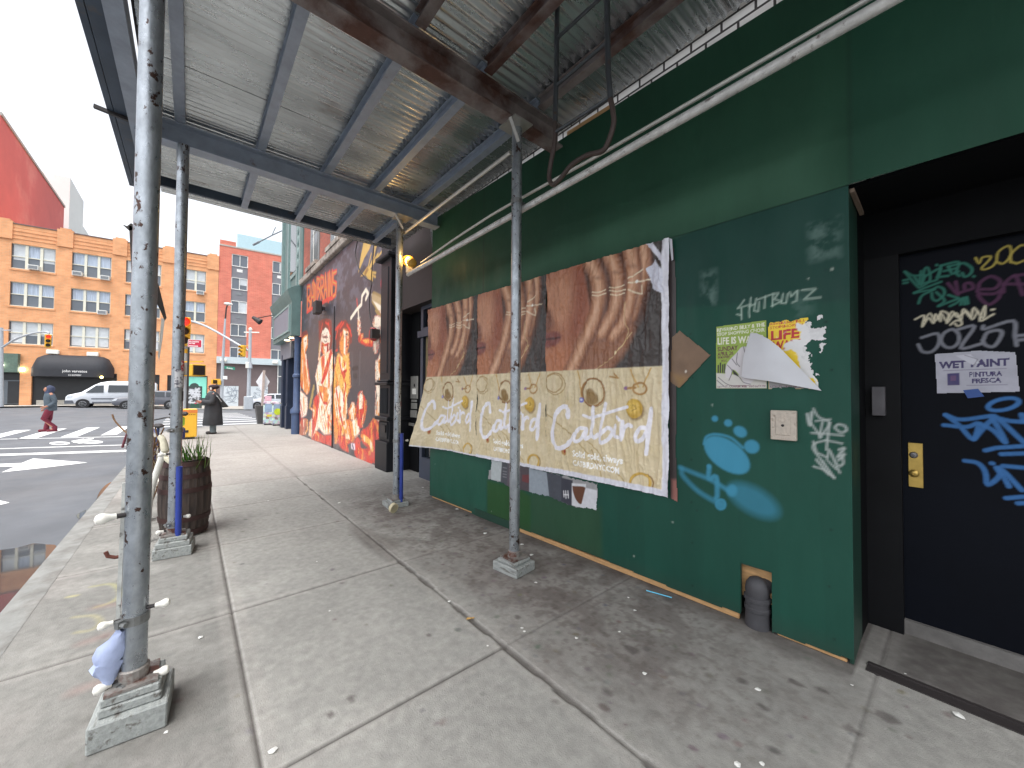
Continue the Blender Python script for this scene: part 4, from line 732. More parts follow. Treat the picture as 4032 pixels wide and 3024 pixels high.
def rem(c):
    n = fbm(c.U/.03, c.V/.03, 8); Q = lambda pts, col, **k: c.poly([zl(*p) for p in pts], col, **k)
    Q([(930, 150), (1045, 180), (1025, 400), (925, 380)], (176, 184, 186)); Q([(1045, 180), (1110, 180), (1110, 460), (1030, 420)], (74, 76, 84)); Q([(1110, 200), (1230, 200), (1230, 520), (1100, 460)], (92, 84, 92)); Q([(1230, 220), (1350, 250), (1350, 520), (1220, 500)], (78, 70, 76), wob=(.01, .03)); Q([(1270, 330), (1350, 330), (1340, 420), (1260, 400)], (110, 56, 60), wob=(.01, .03)); Q([(1340, 250), (1545, 300), (1560, 590), (1340, 520)], (146, 156, 166)); Q([(1530, 300), (1700, 340), (1700, 640), (1560, 580)], (72, 76, 86)); Q([(1690, 360), (1815, 390), (1808, 680), (1690, 620)], (56, 58, 70)); Q([(1805, 420), (1960, 430), (1955, 700), (1805, 660)], (206, 208, 212)); Q([(1810, 450), (1955, 470), (1950, 600), (1900, 650), (1850, 600), (1820, 520)], (98, 62, 44), smooth=True); Q([(1955, 470), (2080, 500), (2080, 720), (1900, 690)], (206, 208, 214))
    for a, b in (((1716, 505), (1720, 570)), ((1738, 505), (1742, 585)), ((1762, 505), (1768, 582)), ((1716, 545), (1768, 548))): c.stroke([zl(*a), zl(*b)], .009, (226, 226, 230))
    for y in (250, 290, 320, 350): c.stroke([zl(1055, y), zl(1095, y+8)], .006, (150, 150, 156))
    c.tint(.88+.24*n)
hscrap('old_poster', [zl(930, 120), zl(1110, 170), zl(1350, 250), zl(1700, 340), zl(2085, 430), zl(2075, 718), zl(1900, 680), zl(1808, 672), zl(1690, 625), zl(1560, 572), zl(1345, 515), zl(1215, 490), zl(1110, 455), zl(1040, 410), zl(895, 375), zl(900, 280), zl(925, 270)], (150, 150, 152), PAPER, 'torn strip of older black and white posters below the jewellery posters', 'poster', .004, res=.006, wob=(.015, .03), draw=rem)
# ------------------------------------------------------------------ the building behind the hoarding, its black door
YD = -3.50
bld = thing('storefront_building', 'white brick building with a black graffiti covered door behind the green hoarding', 'building', (0, -3.0, 0))
MB().box((-6, -3.45, 2.72), (4.98, -2.90, 12)).build('brick_wall', WBRICK, bld)
MB().box((.42, -3.6, 0), (4.98, -3.05, 2.7)).build('inner_wall', BLACKM, bld); MB().box((-6, -3.6, 0), (-.95, -2.95, 2.7)).build('inner_wall', BLACKM, bld)
MB().box((-.95, -3.56, 2.40), (.42, -3.44, 2.72)).build('lintel', BLACKM, bld); MB().box((-.95, -3.45, ZS+.01), (.42, -2.90, 2.715)).build('soffit', BLACKM, bld)
MB().box((.255, -3.54, 0), (.44, -3.44, 2.40)).build('door_jamb', mat('scuffed black jamb', lin((14, 15, 18)), spec=.2, rough=.6, var=.4, scale=4), bld)
zb_ = Yp(3562, 2469, YD)[2]
MB().box((-.95, YD-.05, -.03), (.255, YD+.03, .085)).build('door_step', mat('worn grey step', lin((112, 110, 108)), rough=.85, var=.3, scale=9, bump=.3), bld)
MB().box((-1.2, -2.90, -.01), (.36, -2.84, .006)).build('threshold', DARK, bld); MB().box((-1.2, -2.93, -.01), (.36, -2.905, .012)).build('threshold', DARK, bld)
DX0, DX1 = -.92, .255
def dpx(x, y): p = Yp(x, y, YD); return DX1-p[0], p[2]-.085
dc = Canvas(DX1-DX0, 2.32, .0055, (9, 13, 22), pix=dpx); dc.tint(.75+.5*fbm(dc.U*2.5, dc.V*1.5, 3)); dc.tint(.92+.16*fbm(dc.U*30, dc.V*8, 5))
def D(pts, wd, col, **k):
    k.setdefault('smooth', len(pts) > 3); k.setdefault('spray', .12); k.setdefault('soft', .009); dc.stroke([zd(*p) for p in pts], wd, col, **k)
tl = (58, 120, 106)
for pts in ([(362, 372), (410, 395), (470, 392), (448, 440), (415, 400)], [(355, 420), (380, 415)], [(356, 436), (378, 432)], [(365, 375), (420, 440), (450, 455), (470, 362), (492, 358), (500, 420), (455, 455)], [(452, 370), (440, 440)], [(445, 440), (530, 420), (540, 400), (555, 355), (470, 400)], [(560, 340), (548, 402), (600, 395)], [(560, 340), (640, 320), (655, 330), (600, 345)], [(575, 370), (640, 355)], [(600, 345), (620, 385), (655, 372)], [(660, 330), (640, 380), (660, 395)], [(660, 330), (690, 328), (728, 355), (720, 385), (690, 400), (675, 380)], [(536, 336), (538, 338)], [(738, 398), (740, 399)], [(415, 488), (470, 462), (560, 428)], [(415, 488), (520, 470), (500, 480), (455, 505), (438, 545)], [(515, 470), (545, 455), (575, 470), (575, 500), (540, 530), (515, 520), (510, 490)], [(535, 485), (580, 530), (545, 560), (600, 540), (655, 520)], [(600, 500), (650, 515)], [(610, 560), (650, 540), (672, 520), (668, 552)], [(685, 515), (690, 550)], [(700, 512), (706, 546)]): D(pts, .0125, tl, al=.9)
D([(748, 298), (768, 326), (785, 296), (828, 290), (822, 310), (782, 352), (800, 360), (838, 345), (862, 318)], .008, (190, 172, 88)); D([(862, 318), (870, 270), (905, 240), (935, 236), (940, 285), (900, 328), (868, 322)], .008, (190, 172, 88)); D([(940, 320), (940, 280), (985, 235), (1012, 228)], .008, (190, 172, 88)); D([(940, 320), (975, 328), (1012, 312)], .008, (190, 172, 88))
pu = (92, 58, 86)
for pts in ([(598, 436), (652, 498), (640, 428)], [(655, 490), (690, 478), (735, 462), (722, 436), (690, 440), (690, 470)], [(762, 468), (775, 430), (832, 398), (882, 425), (850, 465), (765, 470), (775, 492), (850, 492), (890, 470)], [(900, 485), (905, 440), (960, 395), (985, 440), (1005, 498)], [(905, 440), (1012, 440)], [(762, 500), (785, 530), (822, 552), (870, 520), (885, 485)], [(960, 395), (1012, 388)]): D(pts, .016, pu, al=.8)
cr = (222, 214, 190)
D([(420, 632), (468, 612), (458, 672), (492, 625), (520, 652), (530, 605), (558, 642), (560, 590), (602, 606), (592, 652), (640, 598), (668, 636), (682, 578), (722, 620), (740, 570), (790, 626), (800, 560), (772, 640), (846, 604)], .0085, cr); D([(470, 640), (500, 600), (530, 640), (560, 600), (590, 640), (620, 590), (650, 620), (700, 590), (730, 632), (760, 590)], .007, cr); D([(612, 662), (640, 640), (668, 642), (672, 660), (650, 668), (636, 655)], .008, cr); D([(836, 580), (848, 578)], .009, cr)
gy = (128, 130, 140)
for pts in ([(455, 732), (540, 710), (548, 765), (510, 808), (460, 808), (436, 770)], [(605, 690), (575, 710), (560, 750), (585, 782), (625, 784), (655, 755), (655, 712), (628, 688), (605, 690)], [(655, 686), (742, 672), (668, 788), (784, 764)], [(790, 745), (812, 705), (872, 692), (892, 712), (850, 778), (802, 772), (788, 745)], [(790, 668), (800, 684), (952, 640), (962, 720), (972, 774)], [(972, 722), (1012, 718)], [(985, 745), (1012, 742)]): D(pts, .0155, gy)
lb = (66, 116, 176)
EPL = [(900+85*math.cos(t)*math.cos(-.2)-30*math.sin(t)*math.sin(-.2), 1095+85*math.cos(t)*math.sin(-.2)+30*math.sin(t)*math.cos(-.2)) for t in np.linspace(0, 2*math.pi, 19)]; D(EPL, .019, lb)
for pts in ([(585, 1152), (660, 1210), (735, 1285), (762, 1200), (700, 1218), (576, 1208)], [(585, 1152), (672, 1178), (850, 1158), (812, 1200), (740, 1285)], [(770, 1200), (850, 1240), (910, 1302), (870, 1220), (830, 1160)], [(850, 1165), (930, 1185), (1000, 1190)], [(880, 1180), (1012, 1302)], [(1000, 1150), (1012, 1190)], [(802, 1346), (860, 1332), (1012, 1322)], [(890, 1366), (1012, 1362)], [(690, 1402), (760, 1415), (800, 1460), (815, 1532), (880, 1482), (862, 1440)], [(836, 1416), (840, 1417)], [(880, 1440), (930, 1542), (890, 1450), (1000, 1562)], [(900, 1430), (1012, 1440)], [(915, 1606), (1012, 1598)], [(980, 1634), (1012, 1632)]): D(pts, .0215, lb, al=.9)
door = dc.build('door', (DX1, YD, .085), (-1, 0, 0), (0, 0, 1), DOORM, bld)
MB().box((DX0, YD-.05, .085), (DX1, YD-.004, 2.405)).build('door_core', BLACKM, door)
def dbox(a, b, dpt, nm, m, par, bev=0, y0=YD+.001):
    p, q = Yp(*zd(*a), YD), Yp(*zd(*b), YD); return MB().box((q[0], y0, q[2]), (p[0], y0+dpt, p[2])).build(nm, m, par, bevel=bev)
lkp = dbox((380, 1302), (466, 1552), .006, 'lock_plate', BRASS, door, .002)
for (x, y, r, m) in ((412, 1370, .02, mat('lock rosette', lin((120, 118, 120)), rough=.4, metal=.5)), (414, 1470, .024, BRASS)):
    p = Yp(*zd(x, y), YD); Mk = Matrix.Translation((p[0], YD+.007, p[2])) @ Matrix.Rotation(R(-90), 4, 'X'); MB().lathe([(r, 0), (r, .006), (r*.7, .014), (r*.25, .016), (r*.2, .012)], 20, M=Mk).build('lock_cylinder', m, lkp, smooth=True)
dbox((195, 1000), (268, 1155), .05, 'strike_plate', mat('dull strike plate', lin((96, 94, 98)), rough=.5, metal=.4, var=.3), bld, .003, y0=YD+.06)
# wet paint sign and tape
sgn = [zd(527, 822), zd(770, 803), zd(965, 812), zd(988, 1026), zd(540, 1035)]
q = [dpx(*p) for p in sgn]; u0, v0 = min(a for a, _ in q), min(b for _, b in q)
c = Canvas(max(a for a, _ in q)-u0, max(b for _, b in q)-v0, .003, (176, 176, 190), pix=lambda x, y: (dpx(x, y)[0]-u0, dpx(x, y)[1]-v0)); d_, ins = c._d((slice(None), slice(None)), [(a-u0, b-v0) for a, b in q], True); c.keep = ins | (d_ < .0015)
c.tint(.9+.2*fbm(c.U/.06, c.V/.06, 4)); pr = (52, 42, 96)
c.text('WET PAINT', zd(553, 900), 0, zd(932, 882), zd(553, 864), pr, .05); c.text('PINTURA', zd(712, 946), 0, zd(894, 940), zd(712, 920), pr, .03); c.text('FRESCA', zd(728, 980), 0, zd(888, 974), zd(728, 955), pr, .03)
c.stroke([zd(575, 912), zd(915, 900)], .003, (110, 104, 130)); c.stroke([zd(700, 992), zd(920, 988)], .003, (110, 104, 130)); c.poly([zd(594, 928), zd(660, 924), zd(662, 990), zd(596, 992)], (58, 50, 104)); c.poly([zd(612, 940), zd(642, 938), zd(642, 966), zd(612, 968)], (96, 66, 110)); c.poly([zd(640, 830), zd(720, 822), zd(770, 870), zd(730, 880)], (196, 196, 208)); c.stroke([zd(690, 828), zd(760, 850), zd(735, 890)], .003, (120, 116, 130))
o = c.build('paper_sign', (DX1-u0, YD+.004, .085+v0), (-1, 0, 0), (0, 0, 1), PAPER, disp=.003*fbm(c.U/.06, c.V/.05, 8)); tag(o, 'white wet paint notice taped to the black door', 'sign')
mb = MB(); mb.add([(p[0], YD+.009, p[2]) for p in (Yp(*zd(*a), YD) for a in ((680, 1018), (762, 1010), (796, 1052), (706, 1062)))], [(0, 1, 2, 3)]); tag(mb.build('tape', mat('blue masking tape', lin((52, 84, 150)), rough=.6, var=.1)), 'strip of blue masking tape under the wet paint notice', 'tape')

# ------------------------------------------------------------------ dark doorway beyond the hoarding
alc = thing('doorway', 'dark recessed doorway with intercom panels between the green hoarding and the mural wall', 'doorway', (6, -3.2, 0))
MB().box((4.98, -4.6, 0), (7.0, -4.3, 12)).build('back_wall', BLACKM, alc); MB().box((4.98, -4.3, 3.0), (6.95, -2.96, 12)).build('upper_wall', mat('dark brown sign wall', lin((46, 38, 36)), rough=.6, var=.2), alc)
ip = Yp(1632, 1560, -3.25)
MB().box((ip[0]-.16, -4.3, 0), (ip[0]+.2, -3.26, 3.0)).build('pier', BLACKM, alc)
for (a, b) in (((1619, 1482), (1645, 1570)), ((1621, 1573), (1641, 1583)), ((1620, 1586), (1642, 1611)), ((1617, 1614), (1641, 1645))):
    p, q2 = Yp(*a, -3.25), Yp(*b, -3.25); MB().box((q2[0], -3.258, q2[2]), (p[0], -3.24, p[2])).build('intercom_panel', CHROME, alc, bevel=.003)
p = Yp(1632, 1517, -3.24); MB().lathe([(.03, 0), (.03, .004)], 12, M=Matrix.Translation((p[0], -3.24, p[2])) @ Matrix.Rotation(R(-90), 4, 'X')).build('intercom_button', DARK, alc)
p, q2 = Yp(1623, 1530, -3.24), Yp(1638, 1552, -3.24); MB().box((q2[0], -3.243, q2[2]), (p[0], -3.238, p[2])).build('intercom_label', PLASTW, alc); p, q2 = Yp(1612, 1664, -3.25), Yp(1632, 1678, -3.25); MB().box((q2[0], -3.258, q2[2]), (p[0], -3.235, p[2])).build('mail_slot', CHROME, alc)
xa = Yp(1700, 1700, -3.1)[0]; xb = Yp(1652, 1700, -3.1)[0]; wz = Yp(1660, 1800, -3.1)[2]
fr = MB(); fr.box((4.9, -3.16, 0), (xb, -3.10, wz)); fr.box((xb-.09, -3.16, wz), (xb, -3.10, 3.0)); fr.box((4.9, -3.16, 2.55), (xb-.09, -3.10, 2.62)); fr.box((4.9, -3.16, 2.94), (xb-.09, -3.10, 3.0)); fr.box((4.9, -3.12, 2.45), (xb+.03, -3.05, 2.56)); fr.build('shop_frame', NAVY, alc)
MB().box((4.9, -3.2, wz), (xb-.09, -3.17, 2.55)).build('shop_window', GLASS, alc); MB().box((4.9, -3.2, 2.62), (xb-.09, -3.17, 2.94)).build('transom', GLASS, alc)
MB().box((4.9, -3.165, 1.0), (xb-.12, -3.14, 2.5)).build('tan_panel', mat('tan board', lin((128, 112, 78)), rough=.7, var=.2), alc)
MB().box((ip[0]+.2, -4.25, 0), (6.98, -4.2, 3)).build('door', mat('black entrance door', lin((24, 22, 24)), rough=.4, var=.2), alc); MB().box((6.02, -4.22, 1.6), (6.9, -4.19, 1.66)).build('door_rail', BLACKM, alc)
MB().tube([Yp(1703, 905, -2.85), Yp(1711, 975, -2.85)], .035, 12).build('pipe_stub', GALV, alc, smooth=True); MB().bar(Yp(1655, 885, -2.9), Yp(1722, 900, -2.9), .03, .03).build('bracket', GALV2, alc)

# ------------------------------------------------------------------ mural building and its iron pilaster
YM = -2.9; MX0, MX1 = 7.46, 14.72
mur = thing('mural_building', 'red brick corner house with a charcoal mural wall of orange figures', 'building', (11, -3, 0))
def mpx(x, y): p = Yp(x, y, YM); return MX1-p[0], p[2]
m = Canvas(MX1-MX0, 5.12, .02, (72, 68, 72), pix=mpx); m.tint(.85+.3*fbm(m.U*1.2, m.V*1.2, 2))
blk = np.clip((m.V-3.0)/1.0, 0, 1); m.blend((slice(None), slice(None)), blk*.6, (58, 58, 66)); m.blend((slice(None), slice(None)), np.clip((fbm(m.U*4, m.V*6, 5, 5)-.52)*9, 0, 1)*blk*.5, (112, 114, 128))
CRM, ORG, RED, YEL, TAN = (238, 224, 204), (222, 142, 66), (206, 62, 48), (232, 176, 88), (168, 140, 84)
A7 = lambda pts, col, **k: m.poly([z7(*p) for p in pts], col, **k); S7 = lambda pts, wd, col, **k: m.stroke([z7(*p) for p in pts], wd, col, **k)
A6 = lambda pts, col, **k: m.poly([z6(*p) for p in pts], col, **k); S6 = lambda pts, wd, col, **k: m.stroke([z6(*p) for p in pts], wd, col, **k)
# first figure
A7([(222, 240), (255, 60), (310, 40), (302, 190), (280, 250), (300, 400), (330, 570), (325, 660), (300, 705), (240, 620), (215, 560)], ORG); A7([(262, 90), (300, 60), (298, 160), (270, 230)], CRM); S7([(282, 110), (276, 200)], .06, RED); S7([(250, 260), (265, 640)], .10, CRM); S7([(285, 270), (318, 600)], .09, CRM); S7([(222, 350), (228, 560)], .12, RED); S7([(300, 330), (325, 560)], .05, RED); S7([(268, 300), (300, 640)], .05, RED); S7([(240, 90), (255, 30), (300, 20)], .07, RED)
A7([(216, 640), (300, 730), (305, 860), (285, 930), (240, 960), (225, 820)], CRM); S7([(222, 760), (250, 900), (240, 1000)], .08, RED); A7([(220, 1010), (260, 960), (295, 960), (270, 1140), (215, 1150)], (196, 120, 88), al=.8); S7([(300, 980), (305, 1080), (280, 1130)], .06, YEL)
# second figure
A7([(468, 20), (500, -30), (545, 0), (545, 120), (528, 250), (490, 280), (462, 200), (450, 110)], CRM); A7([(456, 120), (500, 150), (540, 130), (530, 250), (492, 285), (460, 220)], RED); A7([(480, 180), (520, 175), (512, 250), (490, 260)], CRM); S7([(470, 70), (490, 80), (520, 70)], .05, (60, 40, 40)); S7([(430, -60), (440, 60), (432, 330)], .05, TAN); S7([(470, 0), (430, 310)], .08, CRM); S7([(455, -20), (470, -80), (540, -90)], .12, RED)
A7([(440, 300), (560, 210), (596, 300), (592, 540), (560, 600), (556, 1130), (490, 1140), (430, 1060), (350, 1190), (352, 1080), (420, 700), (395, 500)], CRM); A7([(558, 205), (575, 250), (520, 480), (470, 590), (450, 580), (500, 400)], RED); A7([(430, 600), (520, 622), (540, 700), (520, 810), (470, 780), (435, 700)], ORG); S7([(440, 680), (480, 790), (520, 800)], .08, RED); A7([(375, 760), (410, 700), (432, 740), (420, 900), (400, 1040), (352, 1190), (360, 1000)], RED)
for x in (430, 455, 480, 510): S7([(x, 830), (x+20, 960), (x+50, 1080)], .05, RED if x % 2 else ORG)
S7([(545, 760), (500, 880), (450, 1000)], .06, ORG); S7([(330, 840), (355, 720), (375, 610)], .10, TAN); S7([(340, 850), (380, 880), (370, 960)], .07, ORG); A7([(350, 1190), (400, 1090), (480, 1150), (565, 1140), (568, 1262), (430, 1215)], RED); S7([(390, 1100), (430, 1150), (420, 1200)], .08, ORG); A7([(330, 1000), (355, 960), (350, 1170), (322, 1150)], CRM, al=.8)
# third figure
A7([(660, 140), (700, -20), (745, 0), (752, 140), (722, 285), (690, 290), (668, 240)], ORG); A7([(705, 0), (740, 20), (748, 130), (722, 280), (700, 250)], CRM); S7([(735, 60), (715, 70)], .05, (70, 36, 30)); S7([(742, 170), (722, 190)], .05, RED); S7([(620, -10), (650, -60), (720, -80), (770, 0), (782, 120)], .08, RED); S7([(660, 20), (640, 120), (622, 220)], .07, RED); S7([(690, -60), (672, 60)], .06, RED)
A7([(640, 250), (690, 290), (750, 250), (768, 620), (730, 720), (722, 1040), (690, 1140), (612, 1240), (596, 1000), (582, 640), (608, 420)], YEL); A7([(640, 260), (680, 450), (720, 440), (740, 270), (720, 380), (690, 420)], CRM); S7([(650, 300), (680, 470), (730, 440)], .08, RED); S7([(610, 460), (640, 580), (600, 640), (650, 700)], .10, ORG); A7([(600, 640), (650, 600), (720, 760), (720, 980), (670, 1040), (620, 860)], CRM); S7([(622, 660), (650, 860), (690, 1030)], .10, RED); S7([(690, 470), (720, 600), (700, 760)], .10, RED); A7([(590, 900), (640, 960), (680, 1130), (612, 1240)], ORG); S7([(610, 920), (650, 1100), (630, 1220)], .06, RED); A7([(590, 640), (610, 640), (640, 900), (600, 1000), (585, 800)], ORG); S7([(600, 700), (622, 940)], .06, CRM)
A7([(690, 990), (760, 970), (800, 1000), (830, 1150), (790, 1220), (720, 1180)], ORG); S7([(720, 1000), (760, 1180)], .06, CRM); S7([(755, 990), (790, 1190)], .05, RED); A7([(790, 990), (830, 960), (870, 1000), (862, 1130), (820, 1170)], CRM); A7([(760, 880), (800, 780), (830, 850), (820, 980), (770, 970)], ORG); S7([(800, 800), (790, 960)], .07, CRM); A7([(850, 900), (865, 700), (895, 660), (930, 760), (940, 850), (910, 980), (880, 1060), (850, 1040)], RED); A7([(862, 720), (895, 665), (912, 760), (905, 850), (870, 860)], CRM); S7([(930, 780), (930, 880), (890, 1040)], .06, ORG); A7([(640, 1140), (720, 1160), (745, 1330), (690, 1300), (650, 1240)], RED); A7([(700, 1180), (790, 1220), (740, 1240)], RED)
S7([(852, 1250), (860, 1340), (920, 1380), (990, 1370), (1028, 1300), (1000, 1220), (930, 1160)], .34, RED, smooth=True); S7([(920, 1170), (980, 1220), (1010, 1290)], .14, YEL, smooth=True)
# fourth figure
A7([(925, 1130), (960, 1060), (1040, 970), (1095, 1050), (1110, 1100), (1085, 1322), (1020, 1200)], RED); S7([(1040, 990), (1090, 1120)], .10, ORG); A7([(1060, 330), (1090, 300), (1138, 180), (1138, 560), (1120, 1060), (1090, 1000), (1060, 920)], CRM); A7([(1075, 330), (1110, 300), (1120, 420), (1080, 440)], ORG); S7([(1090, 440), (1110, 500), (1090, 540)], .07, ORG); S7([(1080, 930), (1110, 980)], .12, ORG)
A6([(1205, 850), (1250, 860), (1372, 930), (1372, 1195), (1330, 1140), (1210, 960)], CRM); S6([(1230, 880), (1372, 960)], .20, TAN, al=.8); S6([(1210, 950), (1360, 1190)], .05, TAN); A6([(1262, 1130), (1330, 1150), (1366, 1230), (1362, 1292), (1215, 1292), (1240, 1200)], CRM); A6([(1205, 1290), (1362, 1300), (1362, 1380), (1300, 1400), (1280, 1540), (1260, 1640), (1240, 1600), (1215, 1400)], (204, 196, 184)); A6([(1040, 1440), (1062, 1375), (1090, 1440), (1180, 1425), (1230, 1420), (1215, 1540), (1150, 1535), (1070, 1500)], RED); A6([(1085, 1455), (1190, 1438), (1220, 1440), (1200, 1500), (1120, 1495)], YEL); A6([(1050, 1380), (1075, 1370), (1080, 1440), (1060, 1480)], ORG); S6([(1030, 1060), (1045, 1380)], .07, CRM); S6([(1012, 920), (1022, 1050)], .05, RED); S6([(935, 1170), (1010, 1060), (1072, 990), (1080, 880), (1130, 800), (1160, 850), (1130, 920)], .09, CRM)
A7([(428, -100), (500, -130), (565, -110), (578, 120), (552, 240), (548, 20), (505, -40), (466, 10), (446, 170), (428, 90)], (122, 52, 44), wob=(.03, .12)); A7([(622, 20), (650, -80), (720, -110), (770, -60), (792, 120), (770, 160), (752, 20), (700, -30), (668, 40), (640, 200), (618, 210)], (122, 52, 44), wob=(.03, .12)); A7([(236, 110), (255, 20), (300, 0), (312, 40), (262, 70)], (122, 52, 44), wob=(.03, .12))
for it in range(5):
    lumA = m.c.sum(-1); fg = (m.c[..., 0] > .30) & (m.V < 3.2) & (m.V > .02); nb = fg.copy()
    for sh in (1, -1):
        src = np.roll(m.c, sh, 1); fs_ = np.roll(fg, sh, 1) & ~nb; fs_ &= (fbm(m.U*9, m.V*9, 90+it) > .40); m.c[fs_] = src[fs_]; nb |= fs_
# painted drapery: folds of orange and red with dark drawn lines inside the figures
cc_ = m.c; lum = cc_.sum(-1); isC = (lum > 1.7); isO = (cc_[..., 0] > .42) & (lum <= 1.7) & (cc_[..., 1] > .16); isR = (cc_[..., 0] > .42) & (cc_[..., 1] <= .16); low_ = (m.V < 3.15)
fo = fbm(m.U*7+3.0*fbm(m.U*2.2, m.V*1.4, 61), m.V*1.7+2.0*fbm(m.U*2, m.V*1.2, 62), 63, 3); fo2 = fbm(m.U*9, m.V*3.4+2*fbm(m.U*3, m.V*2, 64), 65, 3)
def put(mk, col, a=.92): m.blend((slice(None), slice(None)), mk*a, col)
put(isC & low_ & (fo > .66), (222, 146, 76)); put(isC & low_ & (fo > .75), (200, 66, 50)); put(isC & low_ & (fo < .30), (232, 184, 112)); put(isO & low_ & (fo < .33), (200, 62, 48)); put(isO & low_ & (fo2 > .68), (240, 222, 196)); put(isR & low_ & (fo2 > .66), (224, 140, 66)); put(isR & low_ & (fo < .30), (150, 40, 38))
fig = isC | isO | isR
ln = (np.abs(fo-.55) < .008) | (np.abs(fo2-.40) < .007); put(fig & low_ & ln, (70, 40, 40), .75)
er = fig[1:-1, 1:-1] & ~(fig[:-2, 1:-1] & fig[2:, 1:-1] & fig[1:-1, :-2] & fig[1:-1, 2:]); e2_ = np.zeros_like(fig); e2_[1:-1, 1:-1] = er; put(e2_ & low_, (196, 60, 46), .6)
for p in ([(478, 78), (496, 74)], [(512, 74), (530, 80)], [(492, 120), (500, 128), (516, 124)], [(726, 52), (742, 50)], [(722, 44), (744, 40)], [(728, 182), (746, 178)], [(744, 100), (752, 130), (742, 142)], [(470, 160), (490, 220)], [(524, 150), (520, 230)], [(275, 120), (292, 118)], [(1085, 350), (1110, 345)]): S7(p, .03, (78, 44, 42))
for p in ([(470, -70), (450, 20)], [(500, -85), (540, -60)], [(535, -80), (552, 40)], [(640, -20), (615, 90)], [(700, -80), (660, -20)], [(760, -20), (785, 60)], [(735, -60), (775, 10)], [(680, -90), (640, -30)]): S7(p, .07, (206, 62, 48), spray=.3)
# lettering and gold rays
LT = [[(365, 1075), (365, 760), (400, 752), (405, 870), (372, 920), (408, 960), (398, 1040), (365, 1085)], [(412, 1040), (430, 730), (446, 690), (452, 1030)], [(418, 900), (450, 890)], [(456, 1005), (456, 722), (474, 762), (470, 940), (456, 1005)], [(492, 900), (492, 650), (524, 662), (502, 770), (530, 800), (500, 905)], [(540, 905), (542, 630), (575, 642), (574, 750), (542, 785), (580, 935)], [(585, 930), (602, 600), (622, 930)], [(590, 800), (615, 790)], [(636, 592), (642, 940)], [(652, 920), (656, 572), (686, 900), (690, 560)], [(742, 562), (704, 582), (700, 700), (742, 722), (732, 860), (700, 890)]]
for p in LT: S6(p, .15, (206, 62, 52))
for p in LT: S6(p, .045, (196, 150, 70))
S6([(360, 1095), (420, 1050), (480, 1000)], .10, (206, 62, 52)); S6([(540, 980), (620, 930), (690, 905)], .12, (206, 62, 52))
GLD = (206, 168, 88)
A6([(1108, 140), (1215, 152), (1180, 260), (1110, 385), (1030, 585), (1060, 380)], GLD); A6([(1245, 165), (1285, 178), (1230, 400), (1240, 260)], GLD); A6([(1060, 625), (1150, 498), (1205, 540), (1225, 690), (1160, 660), (1130, 610)], GLD); S6([(1120, 590), (1160, 520)], .10, (150, 112, 58))
for p in ([(1170, 520), (1290, 330)], [(1180, 520), (1345, 290)], [(1160, 510), (1200, 330)], [(1200, 570), (1260, 580)], [(1200, 600), (1255, 632)], [(1170, 520), (1240, 360)]): S6(p, .05, GLD)
S6([(1375, 600), (1350, 700), (1370, 820)], .22, (188, 52, 70)); A7([(780, 1230), (822, 1236), (826, 1306), (782, 1290)], (226, 206, 216)); S7([(795, 1250), (806, 1284)], .06, (60, 60, 90)); A7([(1062, 1200), (1098, 1206), (1094, 1270), (1062, 1255)], (226, 206, 216))
for p in ([(880, 230), (872, 590)], [(790, 240), (800, 600)]): S7(p, .03, (104, 100, 104))
S7([(800, 420), (850, 410)], .10, (50, 46, 48), spray=.4); S7([(812, 500), (840, 500)], .12, (52, 48, 50), spray=.4)
m.blend((slice(None), slice(None)), np.clip((.5-m.V)/.5, 0, 1)*np.clip((fbm(m.U*5, m.V*5, 9)-.4)*4, 0, 1)*.3, (150, 140, 136))
mo = m.build('mural', (MX1, YM, 0), (-1, 0, 0), (0, 0, 1), MURAL, mur); MB().box((MX0, -3.3, 0), (MX1, YM-.006, 5.12)).build('wall', BLACKM, mur)
STONE = mat('sooty limestone', lin((158, 148, 138)), rough=.9, var=.3, scale=3, col2=lin((110, 100, 94)), scale2=4)
MB().box((6.9, -3.2, 5.13), (MX1, -2.80, 5.33)).build('stone_band', STONE, mur, bevel=.02)
RBR = brickmat('old red brick', lin((170, 84, 66)), lin((150, 72, 58)), lin((130, 96, 84)), bw=.21, bh=.07)
MB().box((6.9, -3.4, 5.33), (MX1, -2.93, 13)).build('brick_wall', RBR, mur)
for xw in (13.1, 10.75, 8.6):
    wd = MB(); wd.box((xw-.55, -2.95, 5.34), (xw+.55, -2.90, 7.6)); f = wd.build('window', mat('grey sash', lin((120, 126, 126)), rough=.5, var=.15), mur); MB().box((xw-.40, -2.91, 5.5), (xw+.40, -2.895, 6.4)).build('pane', GLASS, f); MB().box((xw-.40, -2.91, 6.47), (xw+.40, -2.895, 7.45)).build('pane', GLASS, f)
    MB().box((xw+.05, -2.895, 5.4), (xw+.09, -2.885, 7.5)).build('curtain', PLASTW, f); MB().box((xw-.62, -2.93, 5.335), (xw+.62, -2.78, 5.45)).build('sill', STONE, f)
XS = Yp(1313, 1500, YM)[0]; MB().box((XS-.02, -2.905, .0), (XS+.02, -2.88, 3.75)).build('corner_strip', DARK, mur)
